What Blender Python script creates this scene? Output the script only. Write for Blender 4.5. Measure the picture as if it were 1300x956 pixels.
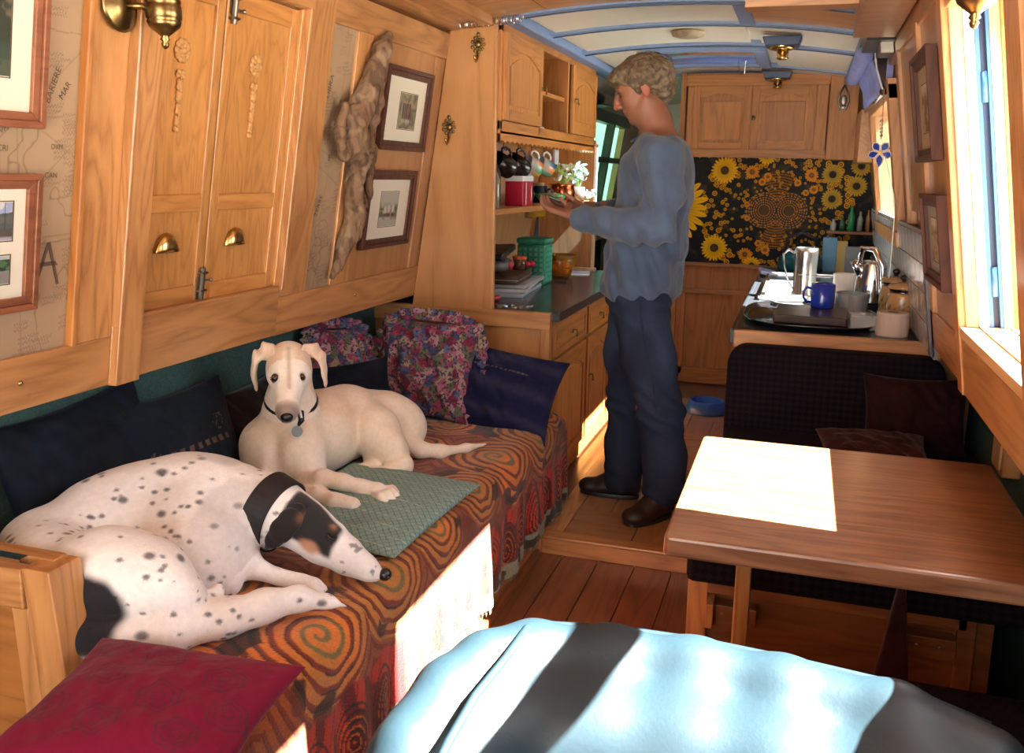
import bpy, math, random
import numpy as np
from mathutils import Vector, Matrix, Euler
for o in list(bpy.data.objects): bpy.data.objects.remove(o)
SC = bpy.context.scene
COL = SC.collection
# ---------------------------------------------------------------- camera
yaw, pitch, roll = .30352, .18043, .01991
fwd = Vector((-math.sin(yaw)*math.cos(pitch), math.cos(yaw)*math.cos(pitch), -math.sin(pitch)))
rt = Vector((math.cos(yaw), math.sin(yaw), 0)); up = rt.cross(fwd)
r2 = rt*math.cos(roll)+up*math.sin(roll); u2 = up*math.cos(roll)-rt*math.sin(roll)
cam = bpy.data.cameras.new('camera'); camo = bpy.data.objects.new('camera', cam); COL.objects.link(camo)
camo.matrix_world = Matrix(((r2.x, u2.x, -fwd.x, 0), (r2.y, u2.y, -fwd.y, 0), (r2.z, u2.z, -fwd.z, 1.40), (0, 0, 0, 1)))
cam.sensor_width = 36; cam.lens = 1161.4/1300*36; cam.shift_y = -45/1300; cam.clip_start = .05
SC.camera = camo
# ---------------------------------------------------------------- world, sun, lamps, exposure
W = bpy.data.worlds.new('world'); SC.world = W; W.use_nodes = True
bg = W.node_tree.nodes['Background']; bg.inputs[0].default_value = (.62, .78, 1, 1); bg.inputs[1].default_value = 2.2
sun = bpy.data.lights.new('sun', 'SUN'); sun.energy = 140; sun.angle = .009; sun.color = (1, .96, .88)
suno = bpy.data.objects.new('sun', sun); COL.objects.link(suno)
SUN_DIR = Vector((-1, .08, -1.13)).normalized()
suno.rotation_euler = SUN_DIR.to_track_quat('-Z', 'Y').to_euler()
def area(name, loc, target, sx, sy, power, color, spread=math.pi):
    l = bpy.data.lights.new(name, 'AREA'); l.shape = 'RECTANGLE'; l.size = sx; l.size_y = sy; l.energy = power; l.color = color; l.spread = spread
    o = bpy.data.objects.new(name, l); COL.objects.link(o); o.location = loc
    o.rotation_euler = (Vector(target)-Vector(loc)).to_track_quat('-Z', 'Y').to_euler(); return o
area('rear_fill', (-.55, -1.3, 1.55), (-.75, 2.5, .9), 1.3, 1.0, 30, (1, .96, .90))  # unseen fill light added behind the camera to brighten the cabin
area('side_window_daylight', (.50, 2.08, 1.46), (-1.2, 2.1, .8), .6, .6, 9, (.88, .94, 1))
area('side_window_daylight', (.50, 4.55, 1.48), (-1.0, 4.5, .9), .9, .42, 15, (1, .95, .86))
area('side_window_daylight', (.50, .95, 1.46), (-1.2, 1.3, .8), .6, .6, 6, (.88, .94, 1))
area('skylight_daylight', (-.55, 5.2, 2.10), (-.55, 5.2, 1), .5, .4, 5, (.8, .9, 1))
SC.view_settings.view_transform = 'Standard'; SC.view_settings.look = 'None'
SC.view_settings.exposure = -0.13; SC.view_settings.gamma = 1; SC.view_settings.use_curve_mapping = False
# ---------------------------------------------------------------- helpers
OFF = {}
def off(o): return OFF.get(o.name, Vector((0, 0, 0)))
def s2l(c):
    return tuple(((v/255)/12.92 if v/255 <= .04045 else ((v/255+.055)/1.055)**2.4) for v in c)
def tag(o, label=None, cat=None, group=None, kind=None):
    if label: o['label'] = label
    if cat: o['category'] = cat
    if group: o['group'] = group
    if kind: o['kind'] = kind
    return o
def thing(name, label, cat, loc, group=None):
    o = bpy.data.objects.new(name, None); COL.objects.link(o); o.location = loc; o.empty_display_size = .05
    OFF[o.name] = Vector(loc); return tag(o, label, cat, group)
def mk(name, geo, mat, parent=None, smooth=False, bevel=0, loc=None, col=None, sub=0, local=False):
    """one mesh object; geo = (verts, faces) in world coordinates"""
    v, f = geo
    v = np.asarray(v, dtype=np.float32).reshape(-1, 3)
    if not local:
        o_ = off(parent) if parent is not None else Vector(loc or (0, 0, 0))
        v = v-np.array(o_, dtype=np.float32)
    me = bpy.data.meshes.new(name)
    if isinstance(f, np.ndarray):
        n = len(f); k = f.shape[1]
        me.vertices.add(len(v)); me.vertices.foreach_set('co', v.ravel())
        me.loops.add(n*k); me.loops.foreach_set('vertex_index', f.ravel().astype(np.int32))
        me.polygons.add(n); me.polygons.foreach_set('loop_start', np.arange(0, n*k, k, dtype=np.int32))
        me.update(calc_edges=True)
    else:
        me.from_pydata(v.tolist(), [], f); me.update()
    if smooth: me.polygons.foreach_set('use_smooth', np.ones(len(me.polygons), dtype=bool))
    me.materials.append(mat)
    if col is not None:
        a = me.color_attributes.new('Col', 'FLOAT_COLOR', 'POINT')
        c = np.ones((len(v), 4), dtype=np.float32); c[:, :3] = col
        a.data.foreach_set('color', c.ravel())
    o = bpy.data.objects.new(name, me); COL.objects.link(o)
    if parent is not None:
        o.parent = parent
        OFF[o.name] = off(parent)
    else:
        o.location = loc or (0, 0, 0); OFF[o.name] = Vector(loc or (0, 0, 0))
    if bevel:
        b = o.modifiers.new('bevel', 'BEVEL'); b.width = bevel; b.segments = 2; b.limit_method = 'ANGLE'; b.angle_limit = .6
    if sub:
        s = o.modifiers.new('sub', 'SUBSURF'); s.levels = sub; s.render_levels = sub
    return o
def struct(name, geo, mat, **k): return tag(mk(name, geo, mat, **k), kind='structure')
def dup(root, loc, rz=None, label=None):
    def cp(o, par):
        c = o.copy(); COL.objects.link(c); c.parent = par
        for ch in list(o.children): cp(ch, c)
        return c
    r = cp(root, None); r.location = loc
    if rz is not None: r.rotation_euler = (0, 0, rz)
    if label: r['label'] = label
    return r
def join(*gs):
    V_, F_ = [], []
    for v, f in gs:
        n = len(V_); V_ += [tuple(p) for p in v]; F_ += [tuple(int(i)+n for i in q) for q in f]
    return V_, F_
BF = [(0, 1, 3, 2), (4, 6, 7, 5), (0, 4, 5, 1), (2, 3, 7, 6), (0, 2, 6, 4), (1, 5, 7, 3)]
def hexa(fn, a0, a1, b0, b1, c0, c1):
    return [fn(a, b, c) for a in (a0, a1) for b in (b0, b1) for c in (c0, c1)], [tuple(reversed(f)) for f in BF] if False else BF
def box(x0, x1, y0, y1, z0, z1): return hexa(lambda a, b, c: (a, b, c), x0, x1, y0, y1, z0, z1)
def LW(y, z, o): return (-1.55+.15*(z-.887)+o, y, z)
def RW(y, z, o): return (.42-.15*(z-.887)-o, y, z)
def wbox(side, y0, y1, z0, z1, o0, o1):
    fn = LW if side == 'L' else RW
    return hexa(fn, y0, y1, z0, z1, o0, o1)
def rotm(rx=0, ry=0, rz=0): return np.array(Euler((rx, ry, rz)).to_matrix())
def xf(geo, M=None, t=(0, 0, 0), s=1):
    v = np.asarray(geo[0], dtype=float)*s
    if M is not None: v = v@np.asarray(M).T
    return (v+np.array(t)).tolist(), geo[1]
def lathe(prof, c=(0, 0, 0), n=24, M=None):
    v, f = [], []; m = len(prof)
    for i in range(n):
        a = 2*math.pi*i/n
        for r, z in prof: v.append((r*math.cos(a), r*math.sin(a), z))
    for i in range(n):
        j = (i+1) % n
        for k in range(m-1): f.append((i*m+k, j*m+k, j*m+k+1, i*m+k+1))
    g = (v, f)
    return xf(g, M, c)
def tube(pts, r, n=8, caps=True, flat=1.0):
    pts = [Vector(p) for p in pts]
    if not hasattr(r, '__len__'): r = [r]*len(pts)
    v, f = [], []; prev = None
    for i, p in enumerate(pts):
        t = (pts[min(i+1, len(pts)-1)]-pts[max(i-1, 0)]).normalized()
        if prev is None: a = t.orthogonal().normalized()
        else: a = (prev-t*prev.dot(t)).normalized()
        prev = a; b = t.cross(a)
        for k in range(n):
            th = 2*math.pi*k/n; v.append(tuple(p+a*math.cos(th)*r[i]+b*math.sin(th)*r[i]*flat))
    for i in range(len(pts)-1):
        for k in range(n):
            l = (k+1) % n; f.append((i*n+k, i*n+l, (i+1)*n+l, (i+1)*n+k))
    if caps: f.append(tuple(range(n))[::-1]); f.append(tuple((len(pts)-1)*n+k for k in range(n)))
    return v, f
def ball(c, r, n=16, m=10, M=None):
    if not hasattr(r, '__len__'): r = (r, r, r)
    prof = [(math.sin(math.pi*i/m), -math.cos(math.pi*i/m)) for i in range(m+1)]
    g = lathe(prof, (0, 0, 0), n)
    v = np.array(g[0])*np.array(r)
    return xf((v, g[1]), M, c)
def prism(poly, fn, t0, t1):
    """poly list of (a,b); fn(a,b,t)->xyz"""
    n = len(poly); v = [fn(a, b, t0) for a, b in poly]+[fn(a, b, t1) for a, b in poly]
    f = [tuple(range(n))[::-1], tuple(range(n, 2*n))]+[(i, (i+1) % n, n+(i+1) % n, n+i) for i in range(n)]
    return v, f
def ngrid(nx, ny):
    i, j = np.meshgrid(np.arange(nx-1), np.arange(ny-1), indexing='ij'); a = (i*ny+j).ravel()
    return np.stack([a, a+ny, a+ny+1, a+1], 1)
RNG = np.random.RandomState(7)
_T = RNG.rand(32, 32, 32).astype(np.float32)
def vn(P, s=1.0, seed=0):
    """value noise in 0..1 at points P (...,3)"""
    Q = np.asarray(P, dtype=np.float32)*s+seed*7.31+100; I = np.floor(Q).astype(int); F = Q-I; F = F*F*(3-2*F); I = I % 32; J = (I+1) % 32
    x, y, z = F[..., 0], F[..., 1], F[..., 2]
    g = lambda a, b, c: _T[a, b, c]
    c00 = g(I[..., 0], I[..., 1], I[..., 2])*(1-x)+g(J[..., 0], I[..., 1], I[..., 2])*x
    c10 = g(I[..., 0], J[..., 1], I[..., 2])*(1-x)+g(J[..., 0], J[..., 1], I[..., 2])*x
    c01 = g(I[..., 0], I[..., 1], J[..., 2])*(1-x)+g(J[..., 0], I[..., 1], J[..., 2])*x
    c11 = g(I[..., 0], J[..., 1], J[..., 2])*(1-x)+g(J[..., 0], J[..., 1], J[..., 2])*x
    return (c00*(1-y)+c10*y)*(1-z)+(c01*(1-y)+c11*y)*z
def fbm(P, s=1.0, o=4, seed=0):
    t = 0; a = .5; n = 0
    for i in range(o): t = t+a*vn(P, s*2**i, seed+i); n += a; a *= .5
    return t/n
def vn2(u, v, s=1.0, seed=0): return vn(np.stack([u, v, np.zeros_like(u)+.37], -1), s, seed)
def sst(a, b, x): t = np.clip((x-a)/(b-a), 0, 1); return t*t*(3-2*t)
def mixc(c, d, m): m = np.asarray(m)[..., None]; return np.asarray(c)*(1-m)+np.asarray(d)*m
# ---------------------------------------------------------------- signed distance modelling (one continuous skin per body)
class Blob:
    def __init__(s, lo, hi, h):
        s.lo = np.array(lo, float); s.h = h
        n = np.ceil((np.array(hi)-s.lo)/h).astype(int)+1
        s.ax = [s.lo[i]+h*np.arange(n[i]) for i in range(3)]
        s.F = np.full(n, .2, dtype=np.float32)
    def _sub(s, lo, hi, m):
        sl = []; A = []
        for i in range(3):
            a = int(max(0, np.floor((lo[i]-m-s.lo[i])/s.h))); b = int(min(len(s.ax[i]), np.ceil((hi[i]+m-s.lo[i])/s.h)+1))
            if b <= a: return None, None
            sl.append(slice(a, b)); A.append(s.ax[i][a:b].astype(np.float32))
        return tuple(sl), np.meshgrid(*A, indexing='ij')
    def _mix(s, sl, d, k, sub):
        F = s.F[sl]
        if sub:
            d = -d; h = np.maximum(k-np.abs(F-d), 0)/k; s.F[sl] = np.maximum(F, d)+h*h*k*.25
        else:
            h = np.maximum(k-np.abs(F-d), 0)/k; s.F[sl] = np.minimum(F, d)-h*h*k*.25
    def cap(s, a, b, r0, r1, k=.03, sub=False, flat=None):
        a = np.array(a, float); b = np.array(b, float); m = max(r0, r1)+k+.01
        sl, G = s._sub(np.minimum(a, b), np.maximum(a, b), m)
        if sl is None: return s
        ab = b-a; L = (ab@ab)+1e-9
        q = [G[i]-a[i] for i in range(3)]
        t = np.clip((q[0]*ab[0]+q[1]*ab[1]+q[2]*ab[2])/L, 0, 1)
        e = [q[i]-ab[i]*t for i in range(3)]
        if flat is not None:
            n_, f_ = np.array(flat[0], float), flat[1]; n_ = n_/np.linalg.norm(n_)
            w = (e[0]*n_[0]+e[1]*n_[1]+e[2]*n_[2])*(1/f_-1); e = [e[i]+w*n_[i] for i in range(3)]
        d = np.sqrt(e[0]**2+e[1]**2+e[2]**2)-(r0+(r1-r0)*t)
        s._mix(sl, d.astype(np.float32), k, sub); return s
    def chain(s, pts, k=.03, flat=None):
        for (p, r), (q, t) in zip(pts[:-1], pts[1:]): s.cap(p, q, r, t, k, flat=flat)
        return s
    def ell(s, c, r, rot=None, k=.03, sub=False):
        c = np.array(c, float); r = np.array(r, float) if hasattr(r, '__len__') else np.array([r]*3, float); m = max(r)
        sl, G = s._sub(c-m, c+m, k+.01)
        if sl is None: return s
        q = np.stack([G[i]-c[i] for i in range(3)], -1)
        if rot is not None: q = q@np.asarray(rot, dtype=np.float32)
        k0 = np.sqrt(((q/r)**2).sum(-1)); k1 = np.sqrt(((q/r**2)**2).sum(-1))+1e-6
        s._mix(sl, (k0*(k0-1)/k1).astype(np.float32), k, sub); return s
    def cut(s, p, n, k=.006):
        G = np.meshgrid(*s.ax, indexing='ij'); n = np.array(n, float)/np.linalg.norm(n)
        d = sum((G[i]-p[i])*n[i] for i in range(3)).astype(np.float32)
        s._mix((slice(None),)*3, -d, k, True); return s
    def disp(s, fn):
        G = np.meshgrid(*s.ax, indexing='ij'); m = np.abs(s.F) < .03
        P = np.stack([g[m] for g in G], -1); s.F[m] += fn(P).astype(np.float32); return s
    def mesh(s, smooth=2):
        F = s.F; S = F < 0; nx, ny, nz = F.shape
        cs = [(i, j, k) for i in (0, 1) for j in (0, 1) for k in (0, 1)]
        sv = lambda A, c: A[c[0]:nx-1+c[0], c[1]:ny-1+c[1], c[2]:nz-1+c[2]]
        cnt = sum(sv(S, c).astype(np.int8) for c in cs); mask = (cnt > 0) & (cnt < 8)
        idx = np.full(mask.shape, -1, dtype=np.int64); co = np.argwhere(mask); idx[mask] = np.arange(len(co))
        acc = np.zeros((len(co), 3)); w = np.zeros(len(co))
        vals = {c: F[co[:, 0]+c[0], co[:, 1]+c[1], co[:, 2]+c[2]] for c in cs}
        for c in cs:
            for ax in range(3):
                if c[ax] == 0:
                    d = list(c); d[ax] = 1; d = tuple(d); a, b = vals[c], vals[d]; m = (a < 0) != (b < 0)
                    t = np.where(m, a/(a-b+1e-12), 0); p = np.array(c, float)+np.zeros((len(co), 3)); p[:, ax] += t
                    acc[m] += p[m]; w[m] += 1
        V_ = (co+acc/w[:, None])*s.h+s.lo
        Fs = []
        for ax in range(3):
            o1, o2 = (ax+1) % 3, (ax+2) % 3
            A = [slice(None)]*3; B = [slice(None)]*3; A[ax] = slice(0, -1); B[ax] = slice(1, None)
            ch = S[tuple(A)] != S[tuple(B)]; e = np.argwhere(ch)
            e = e[(e[:, o1] > 0) & (e[:, o2] > 0) & (e[:, o1] < F.shape[o1]-1) & (e[:, o2] < F.shape[o2]-1)]
            ins = S[tuple(e.T)]
            q = []
            for d1, d2 in ((1, 1), (0, 1), (0, 0), (1, 0)):
                g = e.copy(); g[:, o1] -= d1; g[:, o2] -= d2; q.append(idx[tuple(g.T)])
            q = np.stack(q, 1); q[~ins] = q[~ins][:, ::-1]; Fs.append(q)
        Fq = np.concatenate(Fs); Fq = Fq[(Fq >= 0).all(1)]
        for _ in range(smooth):
            A = np.zeros_like(V_); n = np.zeros(len(V_))
            for i in range(4):
                a, b = Fq[:, i], Fq[:, (i+1) % 4]
                for c_ in range(3): A[:, c_] += np.bincount(a, V_[b, c_], len(V_))+np.bincount(b, V_[a, c_], len(V_))
                n += np.bincount(a, None, len(V_))+np.bincount(b, None, len(V_))
            V_ = V_*.4+.6*A/np.maximum(n, 1)[:, None]
        return V_, Fq
# ---------------------------------------------------------------- materials
def newmat(name):
    m = bpy.data.materials.new(name); m.use_nodes = True; return m, m.node_tree.nodes, m.node_tree.links, m.node_tree.nodes['Principled BSDF']
def setv(b, **k):
    for n, v in k.items():
        n = n.replace('_', ' ')
        if n in b.inputs: b.inputs[n].default_value = v
def ramp(N, stops, interp='LINEAR'):
    r = N.new('ShaderNodeValToRGB'); e = r.color_ramp; e.interpolation = interp
    while len(e.elements) < len(stops): e.elements.new(.5)
    for el, (p, c) in zip(e.elements, stops): el.position = p; el.color = (*c[:3], 1)
    return r
def plain(name, c, rough=.5, metal=0, bump=0, bscale=200, var=.0, vscale=8, **k):
    m, N, L, b = newmat(name); setv(b, Base_Color=(*c, 1), Roughness=rough, Metallic=metal, **k)
    tc = N.new('ShaderNodeTexCoord')
    if var:
        n = N.new('ShaderNodeTexNoise'); n.inputs['Scale'].default_value = vscale; n.inputs['Detail'].default_value = 4; L.new(tc.outputs['Object'], n.inputs['Vector'])
        r = ramp(N, [(.25, [v*(1-var) for v in c]), (.75, [min(1, v*(1+var)) for v in c])]); L.new(n.outputs['Fac'], r.inputs[0]); L.new(r.outputs[0], b.inputs['Base Color'])
    if bump:
        n = N.new('ShaderNodeTexNoise'); n.inputs['Scale'].default_value = bscale; L.new(tc.outputs['Object'], n.inputs['Vector'])
        bp = N.new('ShaderNodeBump'); bp.inputs['Strength'].default_value = bump; bp.inputs['Distance'].default_value = .002; L.new(n.outputs['Fac'], bp.inputs['Height']); L.new(bp.outputs[0], b.inputs['Normal'])
    return m
def oak(name, axis, light, dark, rough=.33, big=1.0, coat=.25):
    m, N, L, b = newmat(name)
    tc = N.new('ShaderNodeTexCoord'); oi = N.new('ShaderNodeObjectInfo')
    mul = N.new('ShaderNodeMath'); mul.operation = 'MULTIPLY'; mul.inputs[1].default_value = 13.0; L.new(oi.outputs['Random'], mul.inputs[0])
    add = N.new('ShaderNodeVectorMath'); add.operation = 'ADD'; L.new(tc.outputs['Object'], add.inputs[0]); L.new(mul.outputs[0], add.inputs[1])
    sc = {'X': (.9, 9, 9), 'Y': (9, .9, 9), 'Z': (9, 9, .9)}[axis]
    mp = N.new('ShaderNodeMapping'); mp.inputs['Scale'].default_value = sc; L.new(add.outputs[0], mp.inputs['Vector'])
    n1 = N.new('ShaderNodeTexNoise'); n1.inputs['Scale'].default_value = 1.0*big; n1.inputs['Detail'].default_value = 2; n1.inputs['Distortion'].default_value = .4; L.new(mp.outputs[0], n1.inputs['Vector'])
    w = N.new('ShaderNodeMath'); w.operation = 'MULTIPLY'; w.inputs[1].default_value = 16; L.new(n1.outputs['Fac'], w.inputs[0])
    fr = N.new('ShaderNodeMath'); fr.operation = 'PINGPONG'; fr.inputs[1].default_value = 1; L.new(w.outputs[0], fr.inputs[0])
    n2 = N.new('ShaderNodeTexNoise'); n2.inputs['Scale'].default_value = 14; n2.inputs['Detail'].default_value = 5; n2.inputs['Roughness'].default_value = .65; L.new(mp.outputs[0], n2.inputs['Vector'])
    mx = N.new('ShaderNodeMix'); mx.inputs[0].default_value = .55; L.new(fr.outputs[0], mx.inputs[2]); L.new(n2.outputs['Fac'], mx.inputs[3])
    r = ramp(N, [(.12, dark), (.45, [(a*.35+c*.65) for a, c in zip(dark, light)]), (.8, light)]); L.new(mx.outputs[0], r.inputs[0])
    hs = N.new('ShaderNodeHueSaturation'); L.new(r.outputs[0], hs.inputs['Color'])
    vr = N.new('ShaderNodeMapRange'); vr.inputs['To Min'].default_value = .86; vr.inputs['To Max'].default_value = 1.12; L.new(oi.outputs['Random'], vr.inputs['Value']); L.new(vr.outputs[0], hs.inputs['Value'])
    L.new(hs.outputs[0], b.inputs['Base Color'])
    bp = N.new('ShaderNodeBump'); bp.inputs['Strength'].default_value = .12; bp.inputs['Distance'].default_value = .001; L.new(n2.outputs['Fac'], bp.inputs['Height']); L.new(bp.outputs[0], b.inputs['Normal'])
    setv(b, Roughness=rough, Coat_Weight=coat, Coat_Roughness=.15)
    return m
def vcol(name, rough=.8, bump=0, bscale=300, spec=.3, sheen=0, coat=0):
    m, N, L, b = newmat(name); a = N.new('ShaderNodeAttribute'); a.attribute_name = 'Col'; L.new(a.outputs['Color'], b.inputs['Base Color'])
    setv(b, Roughness=rough, Specular_IOR_Level=spec, Sheen_Weight=sheen, Coat_Weight=coat, Coat_Roughness=.03)
    if bump:
        tc = N.new('ShaderNodeTexCoord'); n = N.new('ShaderNodeTexNoise'); n.inputs['Scale'].default_value = bscale; n.inputs['Detail'].default_value = 3; L.new(tc.outputs['Object'], n.inputs['Vector'])
        bp = N.new('ShaderNodeBump'); bp.inputs['Strength'].default_value = bump; bp.inputs['Distance'].default_value = .003; L.new(n.outputs['Fac'], bp.inputs['Height']); L.new(bp.outputs[0], b.inputs['Normal'])
    return m
OL, OD = (.56, .275, .100), (.30, .122, .036)
M = {}
for a in 'XYZ': M['oak'+a] = oak('oak_'+a.lower(), a, OL, OD)
for a in 'XYZ': M['ply'+a] = oak('oak_veneer_'+a.lower(), a, (.50, .24, .085), (.35, .15, .048), big=.5)
M['door'] = oak('honey_oak_shutter', 'Z', (.60, .29, .085), (.38, .155, .04), big=1.6)
M['doorY'] = oak('honey_oak_rail', 'Y', (.60, .28, .08), (.36, .14, .035))
M['kitZ'] = oak('kitchen_oak', 'Z', (.50, .200, .045), (.29, .100, .022), rough=.5, coat=.04)
M['kitY'] = oak('kitchen_oak_rail', 'Y', (.50, .200, .045), (.29, .100, .022), rough=.5, coat=.04)
M['kitX'] = oak('kitchen_oak_cross', 'X', (.50, .200, .045), (.29, .100, .022), rough=.5, coat=.04)
M['table'] = oak('table_oak', 'X', (.25, .118, .058), (.09, .036, .018), rough=.28, big=1.3)
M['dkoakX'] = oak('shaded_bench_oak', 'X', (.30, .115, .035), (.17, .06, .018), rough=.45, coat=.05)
M['floor'] = oak('floor_board', 'Y', (.22, .085, .034), (.11, .038, .016), rough=.3, big=1.2)
M['parq'] = oak('parquet_x', 'X', (.42, .21, .09), (.26, .115, .045), rough=.35)
M['parqY'] = oak('parquet_y', 'Y', (.42, .21, .09), (.26, .115, .045), rough=.35)
M['dwood'] = oak('dark_frame_wood', 'Z', (.11, .034, .016), (.045, .014, .008), rough=.6, coat=0)
M['rwood'] = oak('red_brown_frame_wood', 'Y', (.30, .105, .045), (.16, .05, .022), rough=.35)
M['brass'] = plain('aged_brass', (.55, .38, .14), .22, 1, var=.25, vscale=30)
M['dbrass'] = plain('dark_brass', (.22, .15, .06), .3, 1, var=.3, vscale=30)
M['steel'] = plain('polished_steel', (.78, .78, .8), .12, 1)
M['black'] = plain('black_plastic', (.012, .012, .014), .35)
M['cream'] = plain('cream_panel', (.72, .68, .58), .35, var=.03, vscale=3)
M['blue'] = plain('pale_blue_paint', (.16, .24, .42), .4, var=.08, vscale=20)
M['mat'] = plain('cream_mount_card', (.74, .70, .56), .8)
M['carpet'] = plain('green_wall_carpet', (.040, .095, .088), 1, bump=1, bscale=260, var=.35, vscale=180)
M['white'] = plain('white_ceramic', (.85, .85, .83), .2)
M['worktop'] = plain('dark_slate_worktop', (.035, .04, .05), .22, var=.3, vscale=120)
M['skin'] = None
print('core ok')
M['navy'] = plain('dark_blue_steel', (.01, .035, .10), .35)
M['dkwood'] = plain('dark_brown_wood', (.05, .022, .012), .35, var=.3, vscale=20)
# ================================================================ SETTING
YB = 3.545   # bulkhead / kitchen end panel
def arch(x): return 2.045-.11*(x+.56)**2
def cyl_floor(): pass
# ---- lower floor of long boards
fl = struct('floor', box(-1.75, .68, -1.6, 3.17, -.06, -.012), M['floor'])
xs = -.90; i = 0
while xs < .66:
    w = .135
    mk('floor_board', box(xs+.0015, xs+w-.0015, -1.2+(i % 3)*.02, 3.15, -.012, 0), M['floor'], fl, bevel=.002); xs += w; i += 1
# ---- raised kitchen floor with block parquet and oak border
rf = struct('floor_raised', box(-1.75, .68, 3.15, 8.3, .0, .058), M['floor'])
mk('step_riser', box(-.85, .60, 3.135, 3.152, 0, .064), M['oakX'], rf, bevel=.003)
mk('step_nosing', box(-.85, .60, 3.13, 3.20, .058, .071), M['oakX'], rf, bevel=.004)
mk('border_board', box(-.86, -.785, 3.2, 5.9, .058, .0705), M['oakY'], rf, bevel=.002)
bx, by = .105, .315
row = 0
for iy in range(9):
    for ix in range(4):
        x0 = -.783+ix*.26; y0 = 3.203+iy*.26
        hor = (ix+iy) % 2 == 0
        for k in range(2):
            if hor: g = box(x0+.002, x0+.258, y0+k*.13+.002, y0+k*.13+.128, .058, .0688+.0006*k)
            else: g = box(x0+k*.13+.002, x0+k*.13+.128, y0+.002, y0+.258, .058, .0688+.0006*k)
            mk('parquet_block', g, M['parq'] if hor else M['parqY'], rf)
# ---- hull sides under the gunwale (green carpet)
cl = struct('wall_left_lower', box(-1.80, -1.74, -1.6, 8.3, -.05, .93), M['carpet'])
cr = struct('wall_right_lower', box(.62, .68, -1.6, 8.3, -.05, .93), M['carpet'])
struct('trim_1', box(-1.80, -1.556, -1.6, 8.3, .895, .93), M['oakY'])
struct('trim_2', box(.425, .68, -1.6, 8.3, .895, .93), M['oakY'])
mk('carpet_lining', box(-1.743, -1.725, -1.6, YB-.01, .02, .895), M['carpet'], cl)
# ---- LEFT cabin side
T = .05
wl = struct('wall_left', wbox('L', 2.46, 5.95, .885, 2.03, -.09, -.032), M['plyZ'])
mk('lining_board', wbox('L', -1.6, 1.82, .885, 2.03, -.09, -.032), M['plyZ'], wl)
mk('lining_board', wbox('L', 1.82, 2.46, .885, 1.045, -.09, -.032), M['plyZ'], wl)
mk('lining_board', wbox('L', 1.82, 2.46, 1.856, 2.03, -.09, -.032), M['plyZ'], wl)
mk('lining_board', wbox('L', 7.6, 8.3, .885, 2.03, -.09, -.032), M['plyZ'], wl)
mk('lining_board', wbox('L', 5.95, 7.6, .885, 1.10, -.09, -.032), M['plyZ'], wl)
mk('lining_board', wbox('L', 5.95, 7.6, 1.86, 2.03, -.09, -.032), M['plyZ'], wl)
def wb(n, *a, mat='oakZ', bev=.003, par=None, side='L'):
    return mk(n, wbox(side, *a), M[mat] if isinstance(mat, str) else mat, par or (wl if side == 'L' else wr), bevel=bev)
wb('rail', -1.6, 1.737, .887, 1.006, -.03, 0, mat='oakY'); wb('rail', 2.46, YB, .887, 1.012, -.03, 0, mat='oakY')
wb('rail', 1.737, 2.46, .890, 1.043, -.03, .004, mat='oakY')
wb('stile', 1.608, 1.737, 1.006, 1.95, -.03, 0); wb('stile_lip', 1.606, 1.620, 1.003, 1.95, -.02, .008, mat='kitZ')
wb('window_post', 1.739, 1.820, .885, 1.95, -.02, .022)
wb('window_post', 2.468, 2.62, 1.012, 1.95, -.02, .002); wb('window_lip', 2.458, 2.478, 1.035, 1.86, -.05, .012)
wb('window_lip', 1.735, 1.746, 1.03, 1.90, -.01, .026)
wb('window_head', 1.82, 2.47, 1.856, 1.95, -.02, .010, mat='oakY')
wb('stile', 2.790, 2.93, 1.012, 1.846, -.03, -.002); wb('stile', 3.455, 3.545, 1.012, 1.846, -.03, -.004)
wb('top_rail', 2.60, YB, 1.846, 1.944, -.03, .0, mat='oakY'); wb('top_rail', -1.6, 1.82, 1.95, 2.0, -.03, 0, mat='oakY')
wb('panel', 2.93, 3.455, 1.012, 1.846, -.03, -.012, mat='plyZ', bev=0)
wb('window_sill', 1.822, 2.458, 1.030, 1.048, -.11, .002, mat='oakY'); wb('sky_leak_board', 1.80, 2.48, 1.02, 1.88, -.12, -.10, mat='plyZ', bev=0)  # unseen board added behind the shutters to keep sky light out
wb('window_reveal', 2.448, 2.462, 1.046, 1.856, -.11, -.01, mat='door'); wb('window_reveal', 1.82, 1.832, 1.046, 1.856, -.11, -.01, mat='door')
for y, z in ((1.475, .948), (2.985, .957)):
    g = ball((0, 0, 0), (.004, .006, .006), 10, 6); p = LW(y, z, .001); mk('screw_head', xf(g, None, p), M['brass'], wl, smooth=True)
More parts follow.
